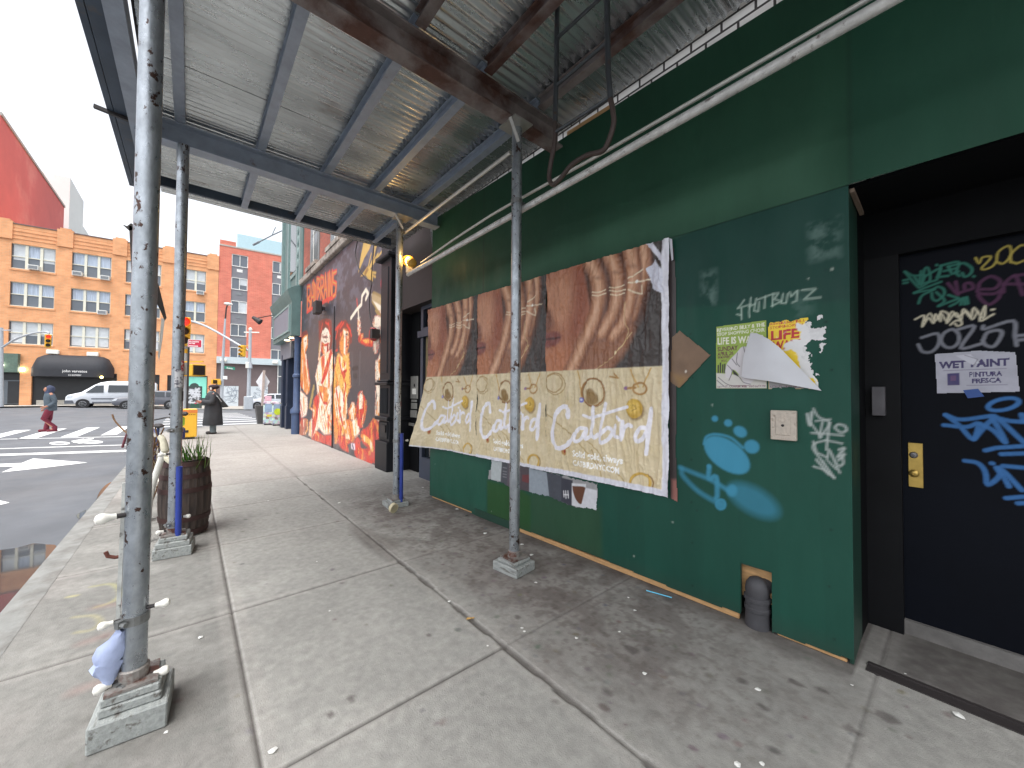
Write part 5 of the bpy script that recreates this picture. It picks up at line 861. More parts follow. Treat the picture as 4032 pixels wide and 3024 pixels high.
# iron pilaster
pil = thing('iron_pilaster', 'black cast iron pilaster with fluted panel at the end of the mural', 'pilaster', (7.22, -2.9, 0))
PBK = mat('black cast iron paint', lin((28, 29, 34)), spec=.3, rough=.45, var=.15, scale=5)
mb = MB(); mb.box((6.93, -3.4, 0), (7.44, -2.86, 4.9)); mb.box((6.90, -3.3, 0), (7.48, -2.80, .55)); mb.build('shaft', PBK, pil, bevel=.01)
MB().box((6.88, -3.3, .95), (7.50, -2.79, 1.02)).build('moulding', PBK, pil, bevel=.012); mb = MB()
mb.box((6.88, -3.3, 1.62), (7.50, -2.78, 1.68)); mb.box((6.9, -3.3, 1.685), (7.48, -2.81, 1.72)); mb.build('moulding', PBK, pil, bevel=.012); MB().box((6.86, -3.3, 4.05), (7.52, -2.76, 4.14)).build('capital', PBK, pil, bevel=.02)
mb = MB(); mb.box((6.98, -3.3, .6), (7.40, -2.835, .92)); mb.box((7.05, -3.3, 1.85), (7.34, -2.845, 3.9)); mb.build('panel', PBK, pil, bevel=.012); mb = MB()
for k in range(5): mb.tube([(7.05+k*.068, -2.855, 1.08), (7.05+k*.068, -2.855, 1.56)], .026, 8)
mb.build('fluting', PBK, pil, smooth=True); MB().box((7.02, -2.83, .72), (7.2, -2.81, .86)).build('hatch', DARK, pil)
rest(pil, (7.22, -2.9, 0)); rest(mur, (11, -3, 0)); rest(alc, (6, -3.2, 0)); rest(bld, (0, -3.0, 0))
# fittings on the mural
def hang(name, lab, cat, loc): return thing(name, lab, cat, loc)
p = Yp(*z6(600, 1040), YM); fl = hang('floodlight', 'black floodlight fixed on the mural under the red lettering', 'light', p); mb = MB(); mb.box((-.18, .12, -.20), (.14, .30, .16)); mb.build('housing', DARK, fl, bevel=.02); MB().box((.02, .0, -.05), (.08, .13, .03)).build('arm', DARK, fl); MB().box((.13, .10, -.18), (.20, .28, .14)).build('lens', CHROME, fl); MB().box((.28, .0, -.02), (.42, .10, .1)).build('junction_box', DARK, fl)
p = Yp(*z6(1262, 1385), YM); bell = hang('alarm_bell', 'round red alarm bell on the mural beside the black pilaster', 'bell', p); Mb = Matrix.Rotation(R(-90), 4, 'X'); MB().lathe([(.14, .02), (.14, .06), (.11, .11), (.03, .13), (.003, .13)], 20, M=Mb).build('gong', mat('red enamel', lin((150, 44, 44)), rough=.4, var=.1), bell, smooth=True); MB().box((-.22, 0, -.10), (-.10, .16, .08)).build('back_box', DARK, bell)
wire = MB().tube(crom([Yp(*z6(*q), YM+.05) for q in ((1030, 120), (995, 330), (1040, 520), (1120, 640), (1200, 710), (1178, 900), (1180, 1100), (1210, 1260), (1255, 1310))], 5), .012, 6); tag(wire.build('cable', DARK), 'slack black cable looping down the mural past the gold rays', 'cable')
wire = MB().tube(crom([Yp(*z6(*q), YM+.04) for q in ((1240, 130), (1225, 350), (1205, 600), (1200, 705))], 5), .010, 6); tag(wire.build('cable', DARK), 'short black cable hanging over the gold rays to join the loop', 'cable')

# ------------------------------------------------------------------ teal corner shop
TEAL = mat('teal shopfront paint', lin((92, 118, 116)), rough=.5, var=.18, scale=3); TEAL2 = mat('pale teal trim', lin((128, 150, 148)), rough=.5, var=.15); NAV2 = mat('dark navy iron', lin((36, 46, 66)), rough=.45, var=.2, scale=4); BLU = mat('slate blue iron', lin((62, 80, 112)), rough=.5, var=.2, scale=5)
tsh = thing('corner_shop', 'teal painted corner shop front with projecting sign box and bay above', 'building', (16.5, -3.1, 0))
mb = MB(); mb.box((14.75, -3.4, 5.15), (18.4, -2.90, 13)); mb.build('bay_wall', TEAL, tsh)
mb = MB()
for x in (14.8, 15.25, 16.9, 18.2): mb.box((x, -2.9, 5.2), (x+.16, -2.82, 13))
mb.box((14.76, -2.9, 9.0), (18.4, -2.78, 9.25)); mb.build('bay_trim', TEAL2, tsh); wf = MB().box((15.5, -2.9, 5.75), (16.7, -2.86, 8.2)).build('window', TEAL2, tsh); MB().box((15.6, -2.86, 5.9), (16.6, -2.85, 8.1)).build('pane', GLASS, wf)
mb = MB()
for k in range(7): mb.ball((15.1, -2.83, 6.0+k*.42), .09, (.7, .5, 1.8), 8, 6)
mb.build('ornament', TEAL2, tsh, smooth=True)
mb = MB(); sec = [(-2.88, 3.40), (-2.60, 3.40), (-2.60, 4.55), (-2.50, 4.80), (-2.46, 4.95), (-2.70, 5.12), (-2.88, 5.14)]; mb.loft([[Vector((x, y, z)) for y, z in sec] for x in (14.76, 18.5)]); mb.build('sign_box', TEAL, tsh)
MB().box((15.1, -2.6, 3.62), (18.2, -2.575, 4.42)).build('sign_panel', mat('blank grey sign', lin((122, 124, 136)), rough=.5, var=.08), tsh); mb = MB()
for a, b in (((15.0, 3.55), (18.3, 3.62)), ((15.0, 4.42), (18.3, 4.49)), ((15.0, 3.62), (15.1, 4.42)), ((18.2, 3.62), (18.3, 4.42))): mb.box((a[0], -2.6, a[1]), (b[0], -2.555, b[1]))
mb.build('sign_frame', TEAL2, tsh)
MB().box((14.76, -6, 3.1), (18.4, -2.95, 3.395)).build('ceiling', mat('grey soffit', lin((110, 112, 122)), rough=.6, var=.1), tsh); MB().box((16.2, -2.94, 2.75), (18.4, -2.86, 3.38)).build('valance', mat('grey valance', lin((118, 120, 130)), rough=.6, var=.1), tsh)
LWM = mat('downlight', (1, .85, .6), emit=(1, .8, .5), estr=4, var=0)
for x in (15.4, 16.3): MB().lathe([(.09, 0), (.09, .02)], 14, (x, -2.74, 3.375)).build('downlight', LWM, tsh)
for x, y in ((17.95, -3.0), (17.25, -3.05)):
    mb = MB(); mb.box((x-.13, y-.13, 0), (x+.13, y+.13, 3.1)); mb.box((x-.16, y-.16, 0), (x+.16, y+.16, .9))
    for k in range(3): mb.tube([(x-.08+k*.08, y+.13, 1.0), (x-.08+k*.08, y+.13, 2.95)], .025, 6)
    mb.build('pillar', NAV2, tsh, bevel=.01)
mb = MB(); mb.lathe([(.16, 0), (.16, .7), (.20, .72), (.20, .85), (.115, .95), (.115, 1.95), (.15, 1.98), (.15, 2.06), (.11, 2.1), (.105, 3.25), (.14, 3.38)], 18, (15.02, -2.86, 0)); mb.build('column', BLU, tsh, smooth=True)
MB().box((14.76, -8, 0), (14.95, -3.05, 3.1)).build('inner_wall', NAV2, tsh); MB().box((16.6, -6, 0), (18.1, -5.9, 3.1)).build('inner_wall', NAV2, tsh); rest(tsh, (16.5, -3.1, 0))
gl = thing('gooseneck_lamp', 'black gooseneck lamp reaching out from the teal sign box', 'lamp', (18.3, -2.55, 4.6)); q = Tp(1008, 1256, 15.0)-np.array((18.3, -2.55, 4.6)); MB().tube([(0, 0, 0), tuple(q*.5+np.array((0, 0, .02))), tuple(q+np.array((0, 0, .02)))], .018, 8).build('arm', DARK, gl); MB().tube([q+np.array((.05, .10, .06)), q+np.array((-.1, -.14, -.12))], [.06, .12], 12).build('shade', DARK, gl, smooth=True)
br = thing('bracket_arm', 'thin forked metal bracket arm jutting from the teal corner bay', 'bracket', (18.4, -2.85, 8.0)); b0 = np.array((18.4, -2.85, 8.0)); fk = [Tp(*z4(*q_), 16.0)-b0 for q_ in ((1315, 215), (1560, 90), (1710, 20))]; mb = MB(); mb.tube(fk, .025, 6); mb.tube([fk[1], Tp(*z4(1610, -20), 16.0)-b0], .02, 6); mb.tube([fk[0], fk[0]*.66+fk[1]*.34], .045, 6); mb.build('rod', GALV, br)
# ------------------------------------------------------------------ far side of the avenue
def fside(x, y): return 52.0 if True else 0
fs = ground_grid('far_sidewalk', [52.2, 53, 54, 55, 56.5, 60], [-60, -30, -15, -12, -10, -8, -6, -4, -2, 0, 2, 4, 6, 8, 10, 14, 20, 40, 60], .13, CONC2); tag(fs, kind='structure')
o = ground_grid('far_sidewalk_bulb', [45.8, 48, 50, 52.25], [-4.4, -2, 0, 1.2], .125, CONC2); tag(o, kind='structure')
mb = MB(); kp = [(52.15, 60), (52.15, 1.3), (45.75, 1.3), (45.75, -4.5), (52.15, -4.5), (52.15, -60)]
for a, b in zip(kp[:-1], kp[1:]): mb.bar((a[0], a[1], zroad(*a)+.055), (b[0], b[1], zroad(*b)+.055), .15, .16)
tag(mb.build('far_kerb', KERB), kind='structure')
F0 = np.array([55., 0, 0]); FD = np.array([.077, 1, 0]); FD = FD/np.linalg.norm(FD); FNI = np.array([FD[1], -FD[0], 0])
def FW(t, z, d=0): return F0+FD*t+FNI*d+np.array([0, 0, z])
def Fp(x, y, d=0):
    p = onp(x, y, F0+FNI*d, FNI)-F0-FNI*d; return float(p @ FD), float(p[2])
def fbox(ta, tb, za, zb, da, db, name=None, m=None, par=None, mb=None, bevel=0):
    own = mb is None; mb = mb or MB(); mb.prism([FW(ta, za, da), FW(tb, za, da), FW(tb, za, db), FW(ta, za, db)], (0, 0, zb-za))
    return mb.build(name, m, par, bevel=bevel) if own else mb
OBR = brickmat('orange brick', lin((226, 164, 118)), lin((216, 152, 106)), lin((208, 166, 130)), bw=.42, bh=.14, plane='YZ', ms=.012, var=.12)
RB2 = brickmat('brick red facade', lin((212, 124, 104)), lin((202, 112, 94)), lin((204, 140, 122)), bw=.42, bh=.14, plane='YZ', ms=.012, var=.10)
FRW = mat('cream window frame', lin((216, 214, 198)), rough=.6, var=.08); BLIND = mat('pale roller blind', lin((196, 202, 206)), rough=.8, var=.12, scale=3); CURT = mat('pale curtain', lin((172, 184, 200)), rough=.9, var=.45, scale=5, stretch=(1, 6, .2))
GL2 = mat('window glass', lin((92, 100, 110)), rough=.08, var=.15, scale=.6, spec=.7); ACM = mat('ac casing', lin((206, 206, 202)), rough=.5, var=.1); ACG = mat('ac grille', lin((120, 124, 128)), rough=.6)
orange = thing('orange_brick_building', 'long orange brick building with triple sash windows and black awning across the avenue', 'building', FW(6, 0))
rows = ((14.86, 12.55), (11.33, 9.11), (7.73, 5.62)); bays = [(10.07+3.74*k, 12.76+3.74*k) for k in (-3, -2, -1, 0, 1, 2)]
holes = [(a, b, z1, z0) for a, b in bays for z0, z1 in rows]
wh = wall_holes(MB(), lambda a, b, d: FW(a, b, d), -2.25, 24, 3.1, 16.3, holes, .22); wh.add([FW(-2.25, 16.3, 0), FW(24, 16.3, 0), FW(24, 16.3, 12), FW(-2.25, 16.3, 12)], [(0, 1, 2, 3)]); wh.add([FW(-2.25, 3, 0), FW(-2.25, 16.3, 0), FW(-2.25, 16.3, 12), FW(-2.25, 3, 12)], [(0, 1, 2, 3)])
wh.build('wall', OBR, orange)
rsw = np.random.RandomState(8)
for a, b in bays:
    for r_, (z0, z1) in enumerate(rows):
        f = MB(); w3 = (b-a)/3
        for k in range(4): fbox(a+k*w3-(.09 if 0 < k < 3 else .0), a+k*w3+(.09 if 0 < k < 3 else .0)+(.05 if k == 0 else 0)-(.05 if k == 3 else 0)*0, z1, z0, .10, .20, mb=f)
        fbox(a, b, z0-.06, z0, .10, .2, mb=f); fbox(a, b, z1, z1+.07, .08, .2, mb=f); zm = (z0+z1)/2
        fbox(a, b, zm-.035, zm+.035, .13, .2, mb=f); fr_ = f.build('window', FRW, orange); fbox(a, b, z1, z0, .21, .215, 'pane', GL2, fr_)
        for k in range(3):
            t0, t1 = a+k*w3+.10, a+(k+1)*w3-.10; q = rsw.rand()
            if r_ == 1: fbox(t0, t1, zm+.04, z0-.06, .195, .2, 'curtain', CURT, fr_)
            if r_ == 2: fbox(t0, t1, zm-(.9 if q < .5 else .2), z0-.06, .195, .2, 'blind', BLIND, fr_)
            if r_ == 0: fbox(t0, t1, zm+(.04 if q < .6 else -.3), z0-.06, .195, .2, 'blind', BLIND if q > .4 else CURT, fr_)
        fbox(a-.08, b+.08, z1-.16, z1-.003, -.06, .1, 'sill', OBR, fr_)
mb = MB()
for k in range(-3, 4):
    t = 9.5+3.74*k; mb = MB(); fbox(t-.55, t+.5, 15.2, 16.85, -.12, .5, mb=mb, bevel=0); fbox(t-.38, t+.33, 16.85, 17.0, -.10, .5, mb=mb); mb.build('pier', OBR, orange)
mb = MB()
for z in (15.3, 15.65, 16.0): fbox(-2.25, 24, z, z+.14, -.05, -.003, mb=mb)
mb.build('band_course', OBR, orange); fbox(-2.25, 24, 16.303, 16.62, -.02, .5, 'parapet', OBR, orange); fbox(-2.3, 24, 16.63, 16.72, -.08, .5, 'coping', mat('dark coping', lin((112, 96, 92)), rough=.7), orange)
BLK = mat('black storefront', lin((40, 42, 46)), rough=.4, var=.2, scale=1.5); GREYD = mat('grey steel door', lin((92, 100, 108)), rough=.5, var=.15); MINT = mat('mint poster', lin((132, 214, 196)), rough=.5, var=.08)
fbox(-2.25, 24, -1.2, 3.1, .25, .5, 'storefront', BLK, orange); mb = MB()
for a, b in ((-2.25, -1.5), (1.9, 2.5), (4.9, 5.7), (11.3, 12.0), (15.2, 16)): fbox(a, b, -1.2, 3.1, .0, .3, 'brick_pier', OBR, orange)
pass; fbox(12.05, 14.6, .1, 2.3, .1, .2, 'steel_door', GREYD, orange); fbox(12.0, 12.7, .15, 2.2, .08, .15, 'door', BLK, orange); fbox(12.0, 15.2, 3.0, 4.7, -.5, .1, 'green_awning', mat('dull green canopy', lin((88, 108, 98)), rough=.8), orange)
fbox(11.0, 5.9, -.2, .45, .12, .24, 'base_sill', CONC2, orange)
for a, b in (((464, 1468), (520, 1490)), ((690, 1482), (812, 1567))):
    t1, zt_ = Fp(*a, .2); t0, zb2 = Fp(*b, .2); fbox(t0, t1, zb2 if a[0] > 600 else 1.2, zt_, .17, .22, 'mint_panel', MINT, orange)
# awning with lettering
ta, tb = 5.9, 11.25; rings = []
for i, t in enumerate(np.linspace(0, 1, 15)):
    tt = ta+(tb-ta)*t; e = min(t, 1-t)*(tb-ta); q = math.sqrt(max(0.0, 1-(1-min(1, e/1.1))**2)); h = .95+1.15*q; dpt = .35+1.05*q
    rings.append([FW(tt, 2.68, -dpt), FW(tt, 2.68+.62, -dpt)]+[FW(tt, 3.30+(h-.62)*math.sin(u), -dpt*math.cos(u)) for u in np.linspace(.12, math.pi/2, 7)]+[FW(tt, 2.68, 0)])
aw = MB().loft(rings).build('awning', mat('black awning canvas', lin((44, 46, 52)), rough=.7, var=.12), orange, smooth=True, angle=50)
def text_mesh(body, o, ex, ey, m, name, par=None, bold=0):
    v, T = text_tris(body, bold); o, ex, ey = np.array(o), np.array(ex), np.array(ey); s = 1/v[:, 0].max(); mb = MB(); mb.add([o+ex*a*s+ey*b/.72 for a, b in v], T); return mb.build(name, m, par)
WHT = mat('white lettering', lin((232, 232, 232)), rough=.6, var=0)
a0 = Fp(245, 1464, -1.41); a1 = Fp(343, 1462, -1.41); text_mesh('john varvatos', FW(a0[0], a0[1]-.02, -1.415), FD*(a1[0]-a0[0]), (0, 0, .24), WHT, 'lettering', aw, .01); a0 = Fp(268, 1477, -1.41); a1 = Fp(321, 1477, -1.41); text_mesh('315 BOWERY', FW(a0[0], a0[1]-.06, -1.415), FD*(a1[0]-a0[0]), (0, 0, .15), WHT, 'lettering', aw, .01)
for (x, y) in ((208, 1386), (365, 1395)): t, z = Fp(x, y, -.2); fbox(t-.4, t+.4, z-.2, z+.2, -.35, -.002, 'wall_lamp', PLASTW, orange, bevel=.05)
LW2 = mat('lit shop bulb', (1, .9, .7), emit=(1, .9, .7), estr=8, var=0)
for x, y in ((14, 1438), (88, 1455)): t, z = Fp(x, y, -.1); MB().ball(FW(t, z, -.55 if x < 50 else -.1), .16, n=10, m=6).build('bulb', LW2, orange)
t, z = Fp(416, 1487, -.1); MB().ball(FW(t, z, -1.5), .12, n=8, m=6).build('bulb', mat('amber bulb', (1, .7, .2), emit=(1, .7, .2), estr=5, var=0), orange); rest(orange, FW(6, 0))
# air conditioners sitting in the windows
for i, (x, y, lab) in enumerate(((133, 1054, 'middle sash of the top left window'), (305, 1078, 'left sash of the second top floor window'), (414, 1095, 'right sash of the second top floor window'), (403, 1231, 'right sash of a middle floor window'), (789, 1153, 'top floor window next to the red building'))):
    t, z = Fp(x, y, -.2); ac = thing('air_conditioner', 'air conditioner in '+lab, 'air conditioner', FW(t, z-.2, -.0), 0, 'window air conditioners on the orange building'); p0 = FW(t, z-.2, 0)
    mb = MB(); mb.prism([FW(t-.33, z-.2, -.4)-p0, FW(t+.33, z-.2, -.4)-p0, FW(t+.33, z-.2, .12)-p0, FW(t-.33, z-.2, .12)-p0], (0, 0, .42)); mb.build('casing', ACM, ac, bevel=.02); mb = MB(); mb.prism([FW(t-.27, z-.14, -.405)-p0, FW(t+.27, z-.14, -.405)-p0, FW(t+.27, z-.14, -.38)-p0, FW(t-.27, z-.14, -.38)-p0], (0, 0, .28)); mb.build('grille', ACG, ac)
# brick red building
redb = thing('red_brick_building', 'tall brick red apartment building with grey window strips right of the orange one', 'building', FW(-8, 0))
cols = ((-4.99, -3.44), (-9.05, -7.45), (-13.0, -11.5)); rtop = [17.43-2.725*k for k in range(5)]
holes = [(a, b, z-2.72+0.02 if k < 4 else z-1.42, z) for a, b in cols for k, z in enumerate(rtop)]
wh = wall_holes(MB(), lambda a, b, d: FW(a, b, d), -20, -2.27, 5.35, 18.15, [(a, b, rtop[4]-1.42, rtop[0]) for a, b in cols], .15); wh.add([FW(-2.27, 5.35, 0), FW(-2.27, 18.15, 0), FW(-2.27, 18.15, 12), FW(-2.27, 5.35, 12)], [(0, 1, 2, 3)]); wh.add([FW(-20, 18.15, 0), FW(-2.27, 18.15, 0), FW(-2.27, 18.15, 12), FW(-20, 18.15, 12)], [(0, 1, 2, 3)]); wh.build('wall', RB2, redb)
SPAN = mat('grey spandrel panel', lin((120, 120, 126)), rough=.6, var=.12, scale=1.5); WF2 = mat('white aluminium frame', lin((222, 222, 218)), rough=.5)
for a, b in cols:
    for k, z in enumerate(rtop):
        f = MB(); zl2 = z-1.42; tm = (a+b)/2
        for q in (a, tm-.03, b-.07): fbox(q, q+.07, zl2, z, .04, .12, mb=f)
        fbox(a, b, z-.07, z, .04, .12, mb=f); fbox(a, b, zl2, zl2+.08, .02, .12, mb=f); w_ = f.build('window', WF2, redb); fbox(a, b, zl2, z, .125, .13, 'pane', GL2, w_)
        if (k*7+int(a*3)) % 3 != 1: fbox(a+.08, tm-.04, zl2+.5*((k+1) % 3)*.5+.1, z-.08, .115, .12, 'blind', BLIND, w_)
        if k < 4: fbox(a, b, zl2-1.3, zl2-.003, .08, .14, 'spandrel', SPAN, redb); fbox(tm-.28, tm+.28, zl2-.62, zl2-.28, .05, .085, 'vent_grille', WF2 if k == 0 else ACG, redb)
fbox(-20, -2.27, 18.16, 18.32, -.05, .4, 'coping', CONC2, redb); fbox(-20, -3.9, 18.33, 19.9, .0, .3, 'glass_parapet', mat('pale blue glass', lin((176, 204, 212)), rough=.15, var=.06), redb); fbox(-3.8, -2.3, 18.33, 18.9, .2, 1.5, 'bulkhead', RB2, redb)
fbox(-20, -2.27, 4.6, 5.34, -.5, .2, 'canopy', mat('pale canopy', lin((188, 200, 204)), rough=.6, var=.06), redb); fbox(-9.6, -2.27, -2, 4.6, .2, .4, 'grey_shutter', mat('brown grey cladding', lin((112, 98, 98)), rough=.6, var=.10, scale=2), redb); fbox(-20, -8.2, -2, 4.6, .1, .19, 'shop_window', GL2, redb); mb = MB()
for t in (-8.3, -10.3, -12.3): fbox(t, t+.1, -1.5, 4.6, .02, .1, mb=mb)
for z in (.6, 3.2): fbox(-20, -8.2, z, z+.1, .02, .1, mb=mb)
mb.build('shop_frame', WF2, redb)
for t in (-2.9, -7.9): fbox(t-.3, t+.3, 4.75, 5.1, -.8, -.5, 'canopy_lamp', PLASTW, redb, bevel=.08)
def graf_panel(t0, t1, z0, z1, seed):
    c = Canvas(t1-t0, z1-z0, .03, (198, 206, 212)); r = np.random.RandomState(seed)
    for k in range(26):
        x, y = r.uniform(.15, c.w-.15), r.uniform(.25, c.h-.2); p = [(x, y)]+[(x+r.normal(0, .22), y+r.normal(0, .18)) for _ in range(4)]; c.stroke(p, .04, (96, 108, 124), raw=True, smooth=True, al=.7)
    c.build('graffiti_panel', FW(t1, z0, .17), -FD, (0, 0, 1), PAINTED, redb)
graf_panel(-4.35, -2.95, -.4, 2.0, 3); graf_panel(-7.25, -5.25, -.4, 2.0, 4); rest(redb, FW(-8, 0))
# buildings behind the orange one
RWALL = mat('painted red party wall', lin((204, 104, 98)), rough=.85, var=.12, scale=.25, col2=lin((212, 126, 116)), scale2=.12)
bk = thing('red_party_wall', 'big weathered red painted side wall rising behind the orange building', 'building', (60, 20, 0)); MB().box((-2, -5.9, 2), (21.8, 14, 27.2)).build('wall', RWALL, bk); MB().box((21.9, -5.4, 2), (26.5, -1, 24.2)).build('bulkhead', mat('dark red bulkhead', lin((166, 60, 62)), rough=.8, var=.3, scale=1.2), bk); MB().box((-2, -6.0, 27.21), (21.9, -5.5, 27.5)).build('coping', CONC2, bk)
WHB = mat('pale grey stucco', lin((224, 226, 222)), rough=.8, var=.06, scale=.3)
bk = thing('white_tower', 'pale stepped apartment tower peeking out behind the red wall', 'building', (90, 22, 0)); MB().box((-3.5, -7.6, 2), (6, 8, 33.4)).build('wall', WHB, bk); MB().box((6.1, -7.4, 2), (16, 5, 29.6)).build('lower_wing', WHB, bk); MB().box((-3.55, -5.6, 29.5), (-3.51, -4.4, 30.6)).build('window', GL2, bk); mb = MB(); mb.box((-3.54, -6, 26), (-3.51, 6, 26.2)); mb.box((-3.54, -6, 29), (-3.51, 6, 29.1)); mb.build('balcony_line', ACG, bk)

# ------------------------------------------------------------------ signals, poles and signs
YELL = mat('signal yellow', lin((222, 170, 44)), rough=.45, var=.1); REDL = mat('lit red lens', (1, .1, .05), emit=(1, .004, .004), estr=2.2, var=0); LENSD = mat('dark lens', lin((46, 40, 38)), rough=.3); POLEG = mat('galvanised street pole', lin((176, 182, 188)), rough=.5, metal=.2, var=.1)
def signal_head(root, p, ang, lit=True):
    M = Matrix.Translation(Vector(p)) @ Matrix.Rotation(ang, 4, 'Z')
    MB().box((-.16, -.18, -.54), (.16, .18, .54), M).build('housing', YELL, root, bevel=.03)
    for i, z in enumerate((.35, 0, -.35)):
        Q = M @ Matrix.Translation((-.165, 0, z)) @ Matrix.Rotation(R(-90), 4, 'Y'); MB().lathe([(.13, 0), (.12, .02), (.003, .03)], 16, M=Q).build('lens', REDL if (i == 0 and lit) else LENSD, root, smooth=True)
        mb = MB(); q = [(.15*math.cos(a), .15*math.sin(a)) for a in np.linspace(-.5, math.pi+.5, 12)]; mb.loft([[M @ Vector((-.16, y, z+zz)) for y, zz in q]+[M @ Vector((-.16, y*.93, z+zz*.93)) for y, zz in q[::-1]], [M @ Vector((-.40, y, z+zz)) for y, zz in q]+[M @ Vector((-.40, y*.93, z+zz*.93)) for y, zz in q[::-1]]]); mb.build('visor', YELL, root)
def ped_signal(root, p, ang):
    M = Matrix.Translation(Vector(p)) @ Matrix.Rotation(ang, 4, 'Z'); MB().box((-.12, -.22, -.22), (.12, .22, .22), M).build('pedestrian_signal', YELL, root, bevel=.02); MB().box((-.14, -.18, -.18), (-.121, .18, .18), M).build('signal_screen', LENSD, root)
b = Tp(724, 1640, 14.6); b[2] = 0; sg = thing('traffic_signal', 'grey corner signal pole with red light and yellow pedestrian boxes', 'traffic light', b)
def loc(p, base): return tuple(np.array(p)-np.array(base))
MB().tube([(0, 0, 0), (0, 0, Tp(722, 1335, 14.6)[2])], [.10, .08], 14).build('pole', POLEG, sg, smooth=True); MB().lathe([(.15, 0), (.13, .3), (.10, .34)], 14).build('base', POLEG, sg)
hp = loc(Tp(724, 1306, 14.5), b); signal_head(sg, (hp[0]-.05, hp[1], hp[2]), R(8)); z0_ = Tp(722, 1382, 14.6)[2]; MB().lathe([(.10, -.08), (.10, .08)], 12, (0, 0, z0_)).build('orange_band', YELL, sg)
for x, y, a in ((778, 1458, R(20)), (703, 1455, R(100))): ped_signal(sg, loc(Tp(x, y, 14.4), b), a)
MB().bar(loc(Tp(700, 1425, 14.5), b), loc(Tp(800, 1424, 14.5), b), .05, .05).build('bracket', YELL, sg); MB().bar(loc(Tp(705, 1478, 14.5), b), loc(Tp(790, 1480, 14.5), b), .05, .05).build('bracket', YELL, sg)
b = Tp(736, 1640, 13.6); b[2] = 0; sn = thing('parking_sign', 'red and white no standing sign on a thin dark post', 'sign', b); MB().box((-.03, -.03, 0), (.03, .03, Tp(741, 1345, 13.6)[2])).build('post', DARK, sn)
A, B2 = np.array(loc(Tp(740, 1336, 13.5), b)), np.array(loc(Tp(795, 1370, 13.5), b)); ex = np.array(loc(Tp(795, 1339, 13.5), b))-A; ey = np.array(loc(Tp(739, 1366, 13.5), b))-A; nrm = np.cross(ex, ey); nrm /= np.linalg.norm(nrm); nrm = nrm if nrm @ (CC-b-A) > 0 else -nrm
MB().prism([A-nrm*.01, A+ex-nrm*.01, A+ex+ey-nrm*.01, A+ey-nrm*.01], nrm*.006).build('edge_plate', WHT, sn); i_ = .04; MB().prism([A+ex*i_+ey*i_, A+ex*(1-i_)+ey*i_, A+ex*(1-i_)+ey*(1-i_), A+ex*i_+ey*(1-i_)], nrm*.003).build('sign_face', mat('sign red', lin((186, 30, 62)), rough=.5, var=.05), sn)
for body, (x0_, x1_), y0_ in (('NO STANDING', (.08, .80), .34), ('ANYTIME', (.08, .52), .58)): text_mesh(body, A+ex*x0_+ey*y0_+nrm*.006, ex*(x1_-x0_), -ey*.17, WHT, 'lettering', sn, .03)
MB().prism([A+ex*.08+ey*.80+nrm*.004, A+ex*.66+ey*.80+nrm*.004, A+ex*.66+ey*.74+nrm*.004, A+ex*.76+ey*.84+nrm*.004, A+ex*.66+ey*.93+nrm*.004, A+ex*.66+ey*.88+nrm*.004, A+ex*.08+ey*.88+nrm*.004], nrm*.002).build('arrow', WHT, sn)
# far mast arm pole
T_ = 36.5; b = Tp(977, 1610, T_); mp = thing('traffic_signal', 'tall silver mast pole with long sloping arm before the red building', 'traffic light', b)
MB().tube([(0, 0, 0), loc(Tp(986, 1300, T_), b)], [.17, .13], 14).build('pole', POLEG, mp, smooth=True); MB().box((-.35, -.35, -.05), (.35, .35, 1.2)).build('cabinet_base', POLEG, mp, bevel=.05); MB().lathe([(.14, 0), (.16, .1), (.05, .25)], 12, loc(Tp(986, 1300, T_), b)).build('pole_cap', PLASTW, mp)
arm = [loc(Tp(x, y, t), b) for x, y, t in ((981, 1382, T_), (850, 1305, T_+1), (790, 1276, T_+1.4), (740, 1262, T_+1.8), (690, 1256, T_+2))]; MB().tube(crom(arm, 4), [.11]+[.10]*15+[.07], 10).build('mast_arm', POLEG, mp, smooth=True); MB().bar(loc(Tp(962, 1308, T_), b), loc(Tp(1020, 1309, T_), b), .1, .1).build('cross_arm', PLASTW, mp); MB().bar(loc(Tp(950, 1372, T_), b), loc(Tp(985, 1356, T_), b), .06, .06).build('bracket', YELL, mp)
signal_head(mp, loc(Tp(957, 1382, T_-.3), b), R(-50), False); MB().box(tuple(np.array(loc(Tp(975, 1445, T_-.4), b))-.12), tuple(np.array(loc(Tp(975, 1432, T_-.4), b))+.15)).build('control_box', PLASTW, mp, bevel=.03); MB().bar(loc(Tp(986, 1428, T_-.3), b), loc(Tp(987, 1450, T_-.3), b), .45, .2).build('control_box', POLEG, mp)
T2 = 38; b = Tp(871, 1612, T2); lm = thing('street_lamp', 'slim white street lamp post with green street sign, behind the person in the coat', 'street lamp', b); MB().tube([(0, 0, 0), loc(Tp(877, 1430, T2), b), loc(Tp(887, 1255, T2), b)], [.16, .13, .08], 12).build('pole', POLEG, lm, smooth=True); MB().tube([loc(Tp(887, 1258, T2), b), loc(Tp(891, 1215, T2), b), loc(Tp(897, 1197, T2), b)], [.07, .06, .05], 8).build('arm', DARK, lm); MB().ball(loc(Tp(899, 1197, T2), b), .28, (1, 1.4, .5), 10, 6).build('lamp_head', PLASTW, lm, smooth=True)
A = np.array(loc(Tp(884, 1441, T2-.3), b)); ex = np.array(loc(Tp(925, 1446, T2-.3), b))-A; ey = np.array(loc(Tp(884, 1452, T2-.3), b))-A; MB().prism([A, A+ex, A+ex+ey, A+ey], (.05, 0, 0)).build('street_sign', mat('street sign green', lin((34, 128, 104)), rough=.5), lm); text_mesh('Bowery', A+ex*.2+ey*.8-np.array((.02, 0, 0)), ex*.6, -ey*.55, WHT, 'lettering', lm, .02)
